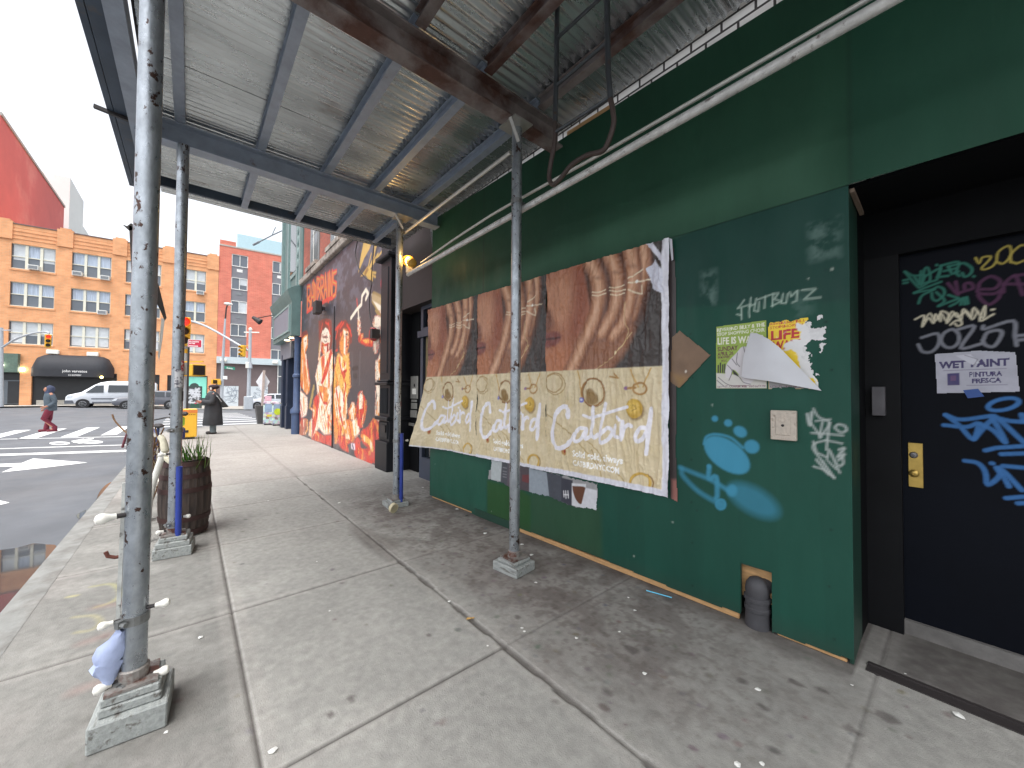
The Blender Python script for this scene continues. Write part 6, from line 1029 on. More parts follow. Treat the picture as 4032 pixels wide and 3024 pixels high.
A = np.array(loc(Tp(878, 1480, T2-.3), b)); MB().prism([A, A+np.array(loc(Tp(895, 1481, T2-.3), b))-A, np.array(loc(Tp(895, 1494, T2-.3), b)), np.array(loc(Tp(878, 1493, T2-.3), b))], (.05, 0, 0)).build('white_sign', WHT, lm); MB().bar(loc(Tp(845, 1494, T2), b), loc(Tp(874, 1494, T2), b), .1, .1).build('bracket', YELL, lm); ped_signal(lm, loc(Tp(843, 1503, T2-.2), b), R(30)); ped_signal(lm, loc(Tp(863, 1506, T2-.2), b), R(95))
T3 = 32; b = Tp(3, 1600, T3); b[2] = zroad(b[0], b[1])+.1; ls = thing('traffic_signal', 'grey mast arm with lit red light over the crosswalk at the left edge', 'traffic light', b); MB().tube([(0, 0, 0), loc(Tp(4, 1290, T3), b)], [.16, .13], 14).build('pole', POLEG, ls, smooth=True)
MB().tube(crom([loc(Tp(x, y, T3), b) for x, y in ((2, 1372), (60, 1336), (120, 1315), (165, 1307), (190, 1309), (191, 1318))], 4), .075, 10).build('mast_arm', POLEG, ls, smooth=True); signal_head(ls, loc(Tp(189, 1343, T3-.2), b), R(12))
MB().bar(loc(Tp(4, 1300, T3), b), loc(Tp(45, 1300, T3), b), .1, .08).build('cross_arm', POLEG, ls)
# ------------------------------------------------------------------ vehicles (local +x is the nose)
GLV = mat('car glass', lin((46, 52, 58)), rough=.05, var=0, spec=.7); TYRE = mat('tyre rubber', lin((34, 34, 36)), rough=.8, var=.1); RIM = mat('alloy rim', lin((170, 172, 176)), rough=.35, metal=.5); HL = mat('headlamp', lin((214, 220, 226)), rough=.1, spec=.8); TL = mat('tail lamp', lin((180, 30, 40)), rough=.3)
def vehicle(name, lab, cat, locv, prof, W, zbelt, tum, paint, wins, wheels, wr, trim, lights, group=None):
    r = thing(name, lab, cat, locv, R(90)); y = lambda z: W/2-tum*max(0, z-zbelt)
    L_ = [Vector((x, y(z), z)) for x, z in prof]; R_ = [Vector((x, -y(z), z)) for x, z in prof]; n = len(prof); mb = MB(); mb.add(L_+R_, [tuple(range(n)), tuple(range(2*n-1, n-1, -1))]+[(i, i+n, (i+1) % n+n, (i+1) % n) for i in range(n)]); mb.build('body', paint, r, smooth=True, bevel=.05, angle=60)
    for s in (1, -1):
        for wv in wins: q = [Vector((x, s*(y(z)+.006), z)) for x, z in wv]; MB().add(q, [tuple(range(len(q)))]).build('side_window', GLV, r)
    for x in wheels:
        for s in (1, -1):
            M = Matrix.Translation((x, s*(W/2-.10), wr)) @ Matrix.Rotation(R(90), 4, 'X'); MB().lathe([(wr+.06, -.135), (wr+.06, .135)], 24, M=M).build('wheel_arch', TYRE, r); wo = MB().lathe([(wr*.6, -.13), (wr*.96, -.12), (wr, -.07), (wr, .07), (wr*.96, .12), (wr*.6, .13)], 24, M=M).build('wheel', TYRE, r, smooth=True)
            mb = MB(); mb.lathe([(wr*.64, -.135), (wr*.58, -.14), (wr*.5, -.10), (wr*.5, .10), (wr*.58, .14), (wr*.64, .135)], 20, M=M)
            for k in range(5): a = k*2*math.pi/5; mb.bar(M @ Vector((0, 0, -.12*s)), M @ Vector((wr*.58*math.cos(a), wr*.58*math.sin(a), -.12*s)), .05, .03)
            mb.build('rim', RIM, wo)
    for nm, m_, pts, dpt in trim+lights:
        for s in (1, -1): q = [Vector((x, s*(y(z)-.03), z)) for x, z in pts]; MB().prism(q, (0, s*(.03+dpt), 0)).build(nm, m_, r)
    return r
VW = mat('white van paint', lin((226, 230, 236)), rough=.25, var=.05, coat=.5); VG = mat('grey bumper plastic', lin((92, 96, 104)), rough=.6)
yv = Xp(325, 1600, 49.65)[1]; zv = zroad(49.7, yv)
van = vehicle('passenger_van', 'white passenger van parked before the black awning, nose to the left', 'van', (50.65, yv-1.75, zv), [(-2.95, .42), (2.66, .36), (2.78, .62), (2.74, .98), (2.62, 1.12), (1.86, 1.36), (1.08, 2.02), (.7, 2.26), (.1, 2.38), (-2.7, 2.38), (-2.92, 2.2)], 2.0, 1.2, .13, VW, [[(1.62, 1.32), (.98, 1.98), (.52, 2.0), (.52, 1.34)], [(.25, 1.36), (.22, 2.02), (-1.2, 2.02), (-1.2, 1.38)], [(-1.35, 1.38), (-1.35, 2.02), (-2.75, 2.0), (-2.75, 1.38)]], (1.75, -1.75), .36, [('bumper', VG, [(2.80, .36), (2.82, .66), (2.35, .66), (2.25, .4)], .02), ('rocker', VG, [(1.2, .38), (1.2, .52), (-1.3, .52), (-1.3, .38)], .015), ('side_moulding', VG, [(1.25, .74), (1.25, .84), (-1.3, .84), (-1.3, .74)], .012)], [('headlight', HL, [(2.72, .82), (2.68, 1.04), (2.3, 1.12), (2.42, .9)], .015)])
MB().add([Vector((1.80, y_, z_)) for y_, z_ in ()] or [Vector((1.87, .8, 1.37)), Vector((1.87, -.8, 1.37)), Vector((1.11, -.72, 2.02)), Vector((1.11, .72, 2.02))], [(0, 1, 2, 3)]).build('windscreen', GLV, van); bpy.context.view_layer.update()
DG = mat('dark grey car paint', lin((98, 100, 108)), rough=.3, var=.06, coat=.5); SIL = mat('silver car paint', lin((190, 194, 202)), rough=.3, var=.05, coat=.5)
SUVP = [(-2.28, .38), (2.2, .34), (2.34, .56), (2.30, .84), (2.16, .98), (1.2, 1.10), (.5, 1.56), (.1, 1.66), (-1.5, 1.66), (-2.1, 1.30), (-2.34, 1.0), (-2.36, .6)]
SW = [[(1.05, 1.10), (.5, 1.50), (-.2, 1.55), (-.2, 1.10)], [(-.32, 1.10), (-.32, 1.55), (-1.05, 1.54), (-1.05, 1.10)], [(-1.15, 1.10), (-1.15, 1.53), (-1.45, 1.5), (-1.85, 1.14)]]
lt = [('headlight', HL, [(2.30, .72), (2.26, .86), (1.95, .94), (2.05, .78)], .012), ('taillight', TL, [(-2.34, .84), (-2.3, 1.04), (-2.0, 1.02), (-2.05, .86)], .012)]
yd = Xp(497, 1600, 47.4)[1]
vehicle('dark_suv', 'dark grey car driving past in front of the white van', 'car', (48.3, yd-1.42, zroad(47.5, yd-1)), SUVP, 1.84, 1.0, .30, DG, SW, (1.42, -1.42), .355, [('rocker', VG, [(1.0, .36), (1.0, .46), (-1.0, .46), (-1.0, .36)], .01)], lt)
ys = Xp(1013, 1600, 50.2)[1]; sv = vehicle('silver_suv', 'silver car parked beyond the black pot and sticker covered boxes', 'car', (51.1, ys-1.42, zroad(50.3, ys)), SUVP, 1.84, 1.0, .30, SIL, SW, (1.42, -1.42), .36, [('rocker', VG, [(1.0, .36), (1.0, .46), (-1.0, .46), (-1.0, .36)], .01)], lt)
MB().box((.1, .93, .82), (.75, .945, 1.42)).build('pink_placard', mat('pink placard', lin((226, 176, 188)), rough=.6, var=.25, scale=9), sv)

# ------------------------------------------------------------------ people
def skin(pts, edges, rad, name, m, parent, sub=2):
    me = bpy.data.meshes.new(name); me.from_pydata([tuple(p) for p in pts], edges, []); o = bpy.data.objects.new(name, me); COL.objects.link(o); bm = bmesh.new(); bm.from_mesh(me); ly = bm.verts.layers.skin.verify(); bm.verts.ensure_lookup_table()
    for i, v in enumerate(bm.verts): v[ly].radius = (rad[i], rad[i]) if not isinstance(rad[i], tuple) else rad[i]; v[ly].use_root = (i == 0)
    bm.to_mesh(me); bm.free(); o.modifiers.new('s', 'SKIN'); sb = o.modifiers.new('u', 'SUBSURF'); sb.levels = sub; sb.render_levels = sub
    dg = bpy.context.evaluated_depsgraph_get(); m2 = bpy.data.meshes.new_from_object(o.evaluated_get(dg)); m2.name = name; bpy.data.objects.remove(o); m2.materials.clear(); m2.materials.append(m)
    for p in m2.polygons: p.use_smooth = True
    o = bpy.data.objects.new(name, m2); COL.objects.link(o); o.parent = parent; return o
def hand(pts, edges, rad, wi, palm, d, side):
    """palm and five fingers growing from wrist index wi"""
    d = Vector(d).normalized(); s_ = Vector(side).normalized(); n = d.cross(s_); pi = len(pts); pts.append(Vector(palm)); edges.append((wi, pi)); rad.append(.032)
    for k, (off, ln) in enumerate(((-.03, .075), (-.01, .085), (.01, .08), (.03, .062))):
        a = Vector(palm)+s_*off+d*.045; pts += [a, a+d*ln*.6+n*.012, a+d*ln*.75+n*.04]; rad += [.011, .009, .008]; q = len(pts)-3; edges += [(pi, q), (q, q+1), (q+1, q+2)]
    a = Vector(palm)-s_*.045+d*.01; pts += [a, a-s_*.012+d*.045+n*.02]; rad += [.012, .009]; q = len(pts)-2; edges += [(pi, q), (q, q+1)]
SKN = mat('skin', lin((176, 124, 100)), rough=.55, var=.08); HAIRD = mat('dark hair', lin((44, 36, 34)), rough=.7, var=.2)
def person(lab, locp, rz, legs, arms, H=1.72, skinm=SKN, hunch=0.0):
    r = thing('person', lab, 'person', locp, rz); k = H/1.75
    P = [Vector((0, 0, .95)), Vector((.0, 0, 1.15)), Vector((hunch*.4, 0, 1.38)), Vector((hunch*.7, 0, 1.50)), Vector((hunch+.01, 0, 1.56)), Vector((hunch+.02, 0, 1.63)), Vector((hunch+.02, 0, 1.70)), Vector((hunch+.105, 0, 1.625))]
    E_ = [(0, 1), (1, 2), (2, 3), (3, 4), (4, 5), (5, 6), (5, 7)]; Rd = [(.15, .11), (.13, .10), (.17, .11), .06, .055, .095, .075, .018]
    for s, (hipx, knee, ank, toe) in zip((1, -1), legs):
        i = len(P); P += [Vector((hipx, s*.09, .90)), Vector(knee), Vector(ank), Vector(toe)]; Rd += [.095, .062, .045, .038]; E_ += [(0, i), (i, i+1), (i+1, i+2), (i+2, i+3)]
    for s, (elb, wr_, hd) in zip((1, -1), arms):
        i = len(P); P += [Vector((hunch*.5, s*.18, 1.42)), Vector(elb), Vector(wr_)]; Rd += [.06, .045, .032]; E_ += [(2, i), (i, i+1), (i+1, i+2)]; dv = Vector(hd); hand(P, E_, Rd, i+2, Vector(wr_)+dv.normalized()*.06, dv, (0, 0, 1) if abs(dv.z) < .7 else (1, 0, 0))
    P = [p*k for p in P]; skin(P, E_, Rd, 'body', skinm, r, 2)
    for s in (1, -1): MB().ball((hunch*k+.02+.085, s*.035, 1.645*k), .012, n=8, m=6).build('eye', DARK, r)
    MB().bar((hunch*k+.115, -.028, 1.575*k), (hunch*k+.115, .028, 1.575*k), .012, .01).build('mouth', mat('lips', lin((140, 80, 74)), rough=.5), r); return r, k
def garment(r, rings, m, name, n=18, wr=.0, seed=1):
    q = np.random.RandomState(seed); rr = []
    for (cx, cy, z, rx, ry) in rings: rr.append([Vector((cx+rx*math.cos(t)*(1+wr*math.sin(5*t+seed)), cy+ry*math.sin(t)*(1+wr*math.sin(7*t+seed)), z)) for t in np.linspace(0, 2*math.pi, n+1)[:-1]])
    return MB().loft(rr).build(name, m, r, smooth=True, angle=70)
def sleeve(r, pts, rad, m, name='sleeve'): return MB().tube(crom(pts, 4), [float(x) for x in np.interp(np.linspace(0, 1, (len(pts)-1)*4+1), np.linspace(0, 1, len(rad)), rad)], 12).build(name, m, r, smooth=True)
# person in the long coat: +x is the way they face (towards the left of the photo)
COAT = mat('black long coat', lin((50, 52, 56)), rough=.75, var=.2, scale=5); TROU = mat('grey green trousers', lin((98, 110, 114)), rough=.8, var=.1)
pc = G(838, 1708); hh = 1.66
r, k = person('person in a long black coat and dark beret looking at a phone on the corner', (pc[0], pc[1], 0), R(92), [((0), (.02, .08, .50), (-.01, .08, .09), (.14, .09, .04)), ((0), (.02, -.08, .50), (-.03, -.09, .09), (.12, -.10, .04))], [((.08, .24, 1.14), (.32, .14, 1.16), (1, -.3, .1)), ((.10, -.24, 1.14), (.33, -.10, 1.17), (1, .3, .1))], hh, mat('reddish skin', lin((164, 104, 88)), rough=.55, var=.08), .05)
garment(r, [(0, 0, .30, .27, .25), (0, 0, .32, .28, .255), (0, 0, .60, .255, .24), (0, 0, .92, .235, .225), (.0, 0, 1.10, .22, .215), (.02, 0, 1.28, .20, .225), (.03, 0, 1.38, .15, .20), (.04, 0, 1.44, .09, .10)], COAT, 'coat', 22, .05)
for s in (1, -1): sleeve(r, [(.03, s*.17, 1.34), (.06, s*.245, 1.10), (.20, s*.19, 1.09), (.29, s*.13, 1.12)], [.09, .095, .085, .08], COAT)
for s in (1, -1): garment(r, [(0, s*.085, .06, .085, .08), (0, s*.085, .20, .085, .08), (.01, s*.08, .45, .09, .085)], TROU, 'trouser_leg'); MB().box((-.10, s*.085-.05, 0), (.19, s*.085+.05, .085)).build('shoe', DARK, r, bevel=.025)
garment(r, [(.04, 0, 1.36, .11, .12), (.05, 0, 1.42, .10, .10), (.05, 0, 1.47, .075, .08)], mat('grey scarf', lin((110, 124, 128)), rough=.9), 'scarf', wr=.1)
MB().ball((.0, 0, 1.615), .135, (1.15, 1.1, .62), 14, 8).build('beret', mat('dark plum beret', lin((52, 40, 46)), rough=.85), r, smooth=True); MB().ball((.08, .09, 1.56), .045, (.6, .6, 1.5), 10, 6).build('earphone', PLASTW, r, smooth=True); MB().box((.44, -.05, 1.13), (.455, .04, 1.26)).build('phone', DARK, r, bevel=.006)
mb = MB(); mb.prism([(-.16, .22, 1.28), (-.42, .18, .92), (-.22, .20, .90), (-.12, .20, 1.1)], (0, -.12, 0)); bg = mb.build('bag', mat('dark shoulder bag', lin((46, 48, 48)), rough=.7), r, bevel=.03); MB().tube([(.02, .14, 1.42), (-.1, .24, 1.26), (-.2, .24, 1.1)], .015, 6).build('strap', mat('pale strap', lin((150, 152, 152)), rough=.7), r)
# person in the hooded jacket crossing the street
HOOD = mat('slate hooded jacket', lin((72, 84, 94)), rough=.8, var=.15, scale=5); MAR = mat('maroon trousers', lin((112, 34, 52)), rough=.8, var=.15); HB = mat('navy hood', lin((52, 60, 84)), rough=.8)
xw_ = 21.6; pw_ = G(195, 1700, zroad(21.6, 4)); pz = zroad(pw_[0], pw_[1])
r, k = person('person in a slate hooded jacket and maroon trousers walking over the crosswalk', (pw_[0], pw_[1], pz), R(112), [((0), (.17, .08, .50), (-.10, .09, .14), (.02, .10, .06)), ((0), (.0, -.08, .50), (.06, -.09, .09), (.19, -.10, .04))], [((-.06, .25, 1.14), (.12, .22, .98), (1, 0, -.3)), ((-.08, -.24, 1.14), (.06, -.22, .92), (.7, 0, -.7))], 1.74, SKN, .06)
garment(r, [(0, 0, .80, .155, .21), (0, 0, .84, .165, .22), (0, 0, 1.05, .16, .215), (.02, 0, 1.28, .16, .22), (.03, 0, 1.42, .13, .18), (.05, 0, 1.50, .085, .09)], HOOD, 'jacket', 20, .03)
for s, e in ((1, (.10, .24, .97)), (-1, (.05, -.23, .94))): sleeve(r, [(.03, s*.19, 1.38), (-.05, s*.265, 1.15), e], [.075, .07, .055], HOOD)
for s, kx, ax in ((1, .17, -.10), (-1, .0, .06)): garment(r, [(ax, s*.09, .08, .075, .07), (ax, s*.09, .20, .07, .07), (kx, s*.085, .50, .082, .075), (.02, s*.09, .86, .125, .11)], MAR, 'trouser_leg', wr=.03); MB().box((ax-.08, s*.095-.05, 0), (ax+.2, s*.095+.05, .10)).build('shoe', mat('maroon shoe', lin((104, 30, 46)), rough=.6), r, bevel=.03)
rings = [(.05, 0, 1.46, .11, .12), (.02, 0, 1.56, .125, .125), (.01, 0, 1.66, .12, .12), (.02, 0, 1.74, .07, .075), (.03, 0, 1.765, .01, .01)]; garment(r, rings, HB, 'hood'); MB().ball((.125, 0, 1.60), .075, (.75, .85, 1.15), 12, 8).build('face', SKN, r, smooth=True)

# ------------------------------------------------------------------ street furniture and plants
BARW = mat('dark barrel oak', lin((74, 62, 56)), rough=.7, var=.35, scale=7, stretch=(6, 6, .6), bump=.25, bscale=30, col2=lin((50, 43, 41)), scale2=4); HOOP = mat('rusty barrel hoop', lin((70, 48, 46)), rough=.6, metal=.3, var=.2)
bxr = Xp(842, 1960, 5.28)[1]; bxl = Xp(608, 1960, 5.28)[1]; bc = ((5.30), (bxr+bxl)/2); BR_ = abs(bxl-bxr)/2*.92; zt_b = Xp(760, 1812, 5.2)[2]
bar = thing('barrel_planter', 'dark oak barrel planter with sprouting green shoots by the kerb', 'planter', (bc[0], bc[1], 0)); prof = [(BR_*(.80+.20*math.sin(math.pi*(z*.86+.07))), z*zt_b) for z in np.linspace(0, 1, 13)]
mb = MB(); n = 44; vs = []
for r_, z in prof:
    for k_ in range(n): rr_ = r_-(.006 if k_ % 2 == 0 else 0); vs.append((rr_*math.cos(2*math.pi*k_/n), rr_*math.sin(2*math.pi*k_/n), z))
fs_ = [(i*n+k_, i*n+(k_+1) % n, (i+1)*n+(k_+1) % n, (i+1)*n+k_) for i in range(12) for k_ in range(n)]; mb.add(vs, fs_); mb.lathe([(prof[-1][0]-.03, zt_b*.9), (prof[-1][0]-.03, zt_b+.002), (prof[-1][0]-.0, zt_b+.002)], n); mb.build('staves', BARW, bar, smooth=True, angle=15)
for z in (.06, .24, .62, .80, .96):
    r_ = np.interp(z, np.linspace(0, 1, 13), [q[0] for q in prof]); r2 = np.interp(z+.045, np.linspace(0, 1, 13), [q[0] for q in prof]); MB().lathe([(r_+.003, z*zt_b-.022), (r_+.006, z*zt_b-.022), (r2+.006, z*zt_b+.024), (r2+.003, z*zt_b+.024)], 40).build('hoop', HOOP, bar, smooth=True)
MB().lathe([(prof[-1][0]-.03, zt_b-.12), (.1, zt_b-.10), (.003, zt_b-.09)], 24).build('soil', mat('dark soil', lin((62, 50, 44)), rough=.95, var=.4, scale=30, bump=.5), bar)
GRN = [mat('green shoot', lin((104, 156, 58)), rough=.5, var=.25, scale=20), mat('dark green shoot', lin((70, 118, 50)), rough=.5, var=.25, scale=20)]
def blade(mb, b, tip, wd):
    b, tip = Vector(b), Vector(tip); d = tip-b; s_ = d.cross(Vector((0.3, 1, .2))).normalized()*wd; m_ = b+d*.55-Vector((0, 0, -.02)); mb.add([b-s_, b+s_, m_+s_*.8, tip, m_-s_*.8, m_+Vector((wd*.5, 0, 0))], [(0, 1, 5), (1, 2, 5), (2, 3, 5), (3, 4, 5), (4, 0, 5)])
rg = np.random.RandomState(21); pln = thing('leafy_shoots', 'green onion like shoots growing in the barrel', 'plant', (bc[0]-.06, bc[1]-.08, zt_b-.09))
for q_, m_ in enumerate(GRN):
    mb = MB()
    for k_ in range(20): a = rg.uniform(0, 6.28); rr_ = rg.uniform(0, .13); b_ = (rr_*math.cos(a), rr_*math.sin(a)*.9, 0); ht = rg.uniform(.18, .40); blade(mb, b_, (b_[0]+rg.normal(0, .07), b_[1]+rg.normal(0, .085), ht), .0135)
    mb.build('leaf_blades', m_, pln)
dry = thing('dried_plant', 'withered brown and cream dried plant between the two nearest kerb posts', 'plant', (6.05, .34, 0)); STRW = mat('dried straw leaf', lin((196, 182, 148)), rough=.8, var=.3, scale=12); BRN = mat('dried brown leaf', lin((120, 92, 66)), rough=.85, var=.3, scale=12)
for m_, cnt in ((STRW, 36), (BRN, 42)):
    mb = MB()
    for k_ in range(cnt): b_ = (rg.normal(0, .10), rg.normal(0, .05), rg.uniform(.45, .85)); blade(mb, b_, (b_[0]+rg.normal(0, .10), b_[1]+rg.normal(0, .06), b_[2]+rg.uniform(-.22, .28)), .016)
    mb.build('leaves', m_, dry)
mb = MB()
for k_ in range(9): mb.tube(crom([(rg.normal(0, .04), rg.normal(0, .02), .0), (rg.normal(0, .08), rg.normal(0, .05), .6), (rg.normal(0, .12), rg.normal(.0, .08), rg.uniform(.9, 1.15))], 4), .008, 5)
mb.build('stems', BRN, dry)
tw = thing('bare_branch', 'thin bare branch with a hanging red leaf poking out left of the post', 'branch', (6.3, .72, .75)); mb = MB(); e = [Tp(x, y, 5.0)-np.array((6.3, .72, .75)) for x, y in ((700, 1790), (560, 1735), (500, 1705), (455, 1660), (442, 1632))]; mb.tube(crom(e, 5), .010, 6); e2 = [Tp(x, y, 5.0)-np.array((6.3, .72, .75)) for x, y in ((545, 1730), (500, 1700), (520, 1650), (525, 1630))]; mb.tube(crom(e2, 5), .007, 6); mb.build('twig', BRN, tw); e3 = [Tp(x, y, 5.0)-np.array((6.3, .72, .75)) for x, y in ((500, 1702), (492, 1730), (482, 1762))]; MB().tube(e3, [.006, .014, .014], 6).build('red_leaf', mat('dry red leaf', lin((120, 66, 76)), rough=.8), tw)
# bicycle
bk_ = thing('bicycle', 'parked bicycle with cream tyres chained behind the barrel', 'bicycle', (8.6, .42, 0), R(12)); CHR = mat('bike frame', lin((52, 66, 110)), rough=.4, var=.1); mb = MB()
for x in (-.52, .52):
    wl = MB(); wl.tube([(x+.33*math.cos(t), 0, .34+.33*math.sin(t)) for t in np.linspace(0, 2*math.pi, 33)], .019, 8, False); wo = wl.build('wheel', mat('cream tyre', lin((206, 200, 188)), rough=.7) if x < 0 else TYRE, bk_, smooth=True); sp_ = MB()
    for k_ in range(14): a = k_*2*math.pi/14; sp_.tube([(x, 0, .34), (x+.32*math.cos(a), 0, .34+.32*math.sin(a))], .002, 4)
    sp_.lathe([(.025, -.04), (.025, .04)], 8, M=Matrix.Translation((x, 0, .34)) @ Matrix.Rotation(R(90), 4, 'X')); sp_.build('spokes', CHROME, wo)
for a, b_ in (((-.52, 0, .34), (-.05, 0, .30)), ((-.52, 0, .34), (-.18, 0, .78)), ((-.05, 0, .30), (-.2, 0, .88)), ((-.05, 0, .30), (.36, 0, .78)), ((-.18, 0, .78), (.34, 0, .86)), ((.33, 0, .92), (.52, 0, .34))): mb.tube([a, b_], .017, 8)
mb.build('frame', CHR, bk_, smooth=True); MB().tube(crom([(.28, -.28, 1.0), (.34, -.2, 1.02), (.36, 0, .98), (.34, .2, 1.02), (.28, .28, 1.0)], 4), .012, 8).build('handlebar', DARK, bk_, smooth=True); MB().ball((-.22, 0, .92), .12, (1.1, .6, .3), 12, 6).build('saddle', DARK, bk_, smooth=True); MB().lathe([(.09, -.01), (.09, .01)], 16, M=Matrix.Translation((-.05, 0, .30)) @ Matrix.Rotation(R(90), 4, 'X')).build('chainring', DARK, bk_); MB().bar((-.05, -.10, .14), (-.05, .10, .46), .02, .02).build('pedal', DARK, bk_)
hm = Yp(705, 1675, .2)*0+np.array(G(702, 1735))*0; hp_ = Tp(700, 1672, 7.2); bgt = thing('pannier', 'neon green and navy bag hanging on the bicycle', 'bag', hp_); MB().box((-.1, -.10, -.04), (.1, .10, .16)).build('neon_flap', mat('neon green fabric', lin((150, 206, 72)), rough=.6, var=.15), bgt, bevel=.04); MB().box((-.11, -.11, -.28), (.11, .11, -.045)).build('navy_pouch', mat('navy fabric', lin((50, 60, 108)), rough=.7), bgt, bevel=.04); MB().box((-.12, -.15, .165), (.12, .13, .24)).build('black_lid', DARK, bgt, bevel=.03)
wp = thing('white_pipe', 'short bare white pipe leaning behind the post beside the barrel', 'pipe', (4.95, .30, 0)); mb = MB(); e = [Tp(x, y, 3.75)-np.array((4.95, .30, 0)) for x, y in ((648, 1772), (630, 1820), (612, 1875), (596, 1930), (584, 2010), (580, 2120))]; mb.tube(crom(e, 4), .028, 12); mb.build('tube', PLASTW, wp, smooth=True)
pb = [Tp(x, y, 3.62) for x, y in ((628, 1715), (642, 1735), (650, 1775), (656, 1805), (700, 1835))]; o = MB().tube(crom(pb, 5), [.010]+[.026]*6+[.03]*4+[.014]*4+[.024]*6, 10).build('paper_wrap', mat('crumpled cream paper', lin((206, 200, 178)), rough=.8, var=.2, scale=14, bump=.3), smooth=True, angle=30); tag(o, 'crumpled cream paper stuffed behind the blue striped post', 'paper')
# yellow newspaper box, black pot with diamond sign, sticker covered boxes
yl, yr = G(700, 1735), G(769, 1730); nb = thing('newspaper_box', 'bright yellow newspaper box with an orange top band on the corner', 'newspaper box', (15.45, (yl[1]+yr[1])/2+.02, 0), R(2)); YLM = mat('yellow enamel', lin((232, 182, 58)), rough=.4, var=.06); MB().box((-.2, -.25, .06), (.2, .25, .92)).build('body', YLM, nb, bevel=.02); MB().box((-.205, -.252, .80), (.205, .252, .90)).build('orange_band', mat('orange band', lin((222, 132, 60)), rough=.5), nb); MB().box((-.215, -.05, .20), (-.2, .14, .28)).build('handle', DARK, nb, bevel=.006); mb = MB()
for k_ in range(10): mb.box((-.204, -.2+.04*k_, .735), (-.2015, -.178+.04*k_, .765))
mb.build('lettering', mat('brown lettering', lin((150, 100, 40)), rough=.6), nb); MB().box((-.17, -.2, 0), (.17, .2, .06)).build('foot', DARK, nb)
px_, py_ = G(1031, 1668)[:2]; pt = thing('tapered_pot', 'tall tapered black pot holding a wooden post by the corner', 'planter', (px_, py_, 0)); MB().loft([[Vector((a*s_, b_*s_, z)) for a, b_ in ((-1, -1), (1, -1), (1, 1), (-1, 1))] for s_, z in ((.17, 0), (.27, .82), (.24, .82), (.235, .76))]).build('pot', mat('charcoal pot', lin((82, 80, 80)), rough=.6, var=.1), pt, bevel=.01)
ds = thing('diamond_sign', 'white back of a diamond road sign on a wooden post in the black pot', 'sign', (px_, py_, .76)); q0 = np.array((px_, py_, .76)); dd = np.dot(q0-CC, CF); tp_ = Tp(1040, 1458, dd)-q0; MB().bar((0, 0, 0), tp_, .09, .09, (1, 0, 0)).build('post', mat('pale timber post', lin((190, 172, 164)), rough=.8, var=.2), ds); q = [Tp(x, y, dd+.1)-q0 for x, y in ((1036, 1460), (1062, 1503), (1036, 1552), (1008, 1503))]; MB().prism(q, (.012, 0, 0)).build('sign_back', mat('white sign back', lin((214, 214, 218)), rough=.5, var=.15, scale=8, col2=lin((160, 164, 172)), scale2=7, thr=(.58, .66)), ds)
def stick_mat(name):
    m = bpy.data.materials.new(name); m.use_nodes = True; t = m.node_tree; b = t.nodes['Principled BSDF']; b.inputs['Roughness'].default_value = .6; tc = t.nodes.new('ShaderNodeTexCoord'); v = t.nodes.new('ShaderNodeTexVoronoi'); v.inputs['Scale'].default_value = 9; v.distance = 'CHEBYCHEV'; h = t.nodes.new('ShaderNodeHueSaturation'); h.inputs['Saturation'].default_value = .35; h.inputs['Value'].default_value = .85; t.links.new(tc.outputs['Object'], v.inputs['Vector']); t.links.new(v.outputs['Color'], h.inputs['Color']); t.links.new(h.outputs[0], b.inputs['Base Color']); return m
STK = stick_mat('overlapping stickers')
for i, (x, y, lab) in enumerate(((1066, 1673, 'newspaper box plastered with white and blue stickers right of the black pot'), (1101, 1676, 'newspaper box with a neon yellow round sticker beside the navy pillar'))):
    g_ = G(x, y); nb = thing('newspaper_box', lab, 'newspaper box', (g_[0]+.2, g_[1], 0), R(-8), 'sticker covered newspaper boxes on the corner'); MB().box((-.22, -.26, .05), (.22, .26, 1.02)).build('body', STK, nb, bevel=.02); MB().box((-.2, -.22, 0), (.2, .22, .05)).build('foot', DARK, nb); MB().box((-.228, -.2, .56), (-.22, .2, .92)).build('window', mat('hazy pane', lin((150, 170, 196)), rough=.2, var=.2, scale=8), nb)
    if i: MB().lathe([(.14, 0), (.14, .004)], 20, M=Matrix.Translation((-.229, .05, .6)) @ Matrix.Rotation(R(-90), 4, 'Y')).build('round_sticker', mat('neon yellow sticker', lin((206, 222, 52)), rough=.5), nb)
    else: MB().box((-.226, -.2, .36), (-.221, .12, .46)).build('yellow_sticker', mat('yellow sticker', lin((226, 206, 70)), rough=.5), nb)
# graffiti covered kiosk across the avenue
g_ = Tp(763, 1614, 36.0); ki = thing('bus_kiosk', 'dark green kiosk board covered in white graffiti on the far kerb', 'kiosk', (g_[0], g_[1], g_[2])); MB().box((-.15, -.58, 0), (.15, .58, 2.25)).build('body', mat('dark green kiosk', lin((44, 66, 58)), rough=.5), ki, bevel=.04); MB().lathe([(.34, -.14), (.34, .14)], 20, M=Matrix.Translation((0, 0, 2.2)) @ Matrix.Rotation(R(90), 4, 'Y')).build('crown', mat('kiosk crown', lin((58, 72, 68)), rough=.5), ki)
c = Canvas(1.0, 2.0, .025, (70, 72, 74)); r_ = np.random.RandomState(6)
for k_ in range(34): x, y = r_.uniform(.15, .85), r_.uniform(.5, 1.9); c.stroke([(x, y)]+[(x+r_.normal(0, .16), y+r_.normal(0, .14)) for _ in range(4)], .06, (206, 208, 212), raw=True, smooth=True, al=.8)
c.poly([(.25, .05), (.9, .05), (.9, .5), (.25, .5)], (40, 76, 60), raw=True); c.ell((.62, .5), .08, .06, (190, 50, 80), raw=True); c.build('graffiti_face', (-.156, .5, .12), (0, -1, 0), (0, 0, 1), PAINTED, ki)
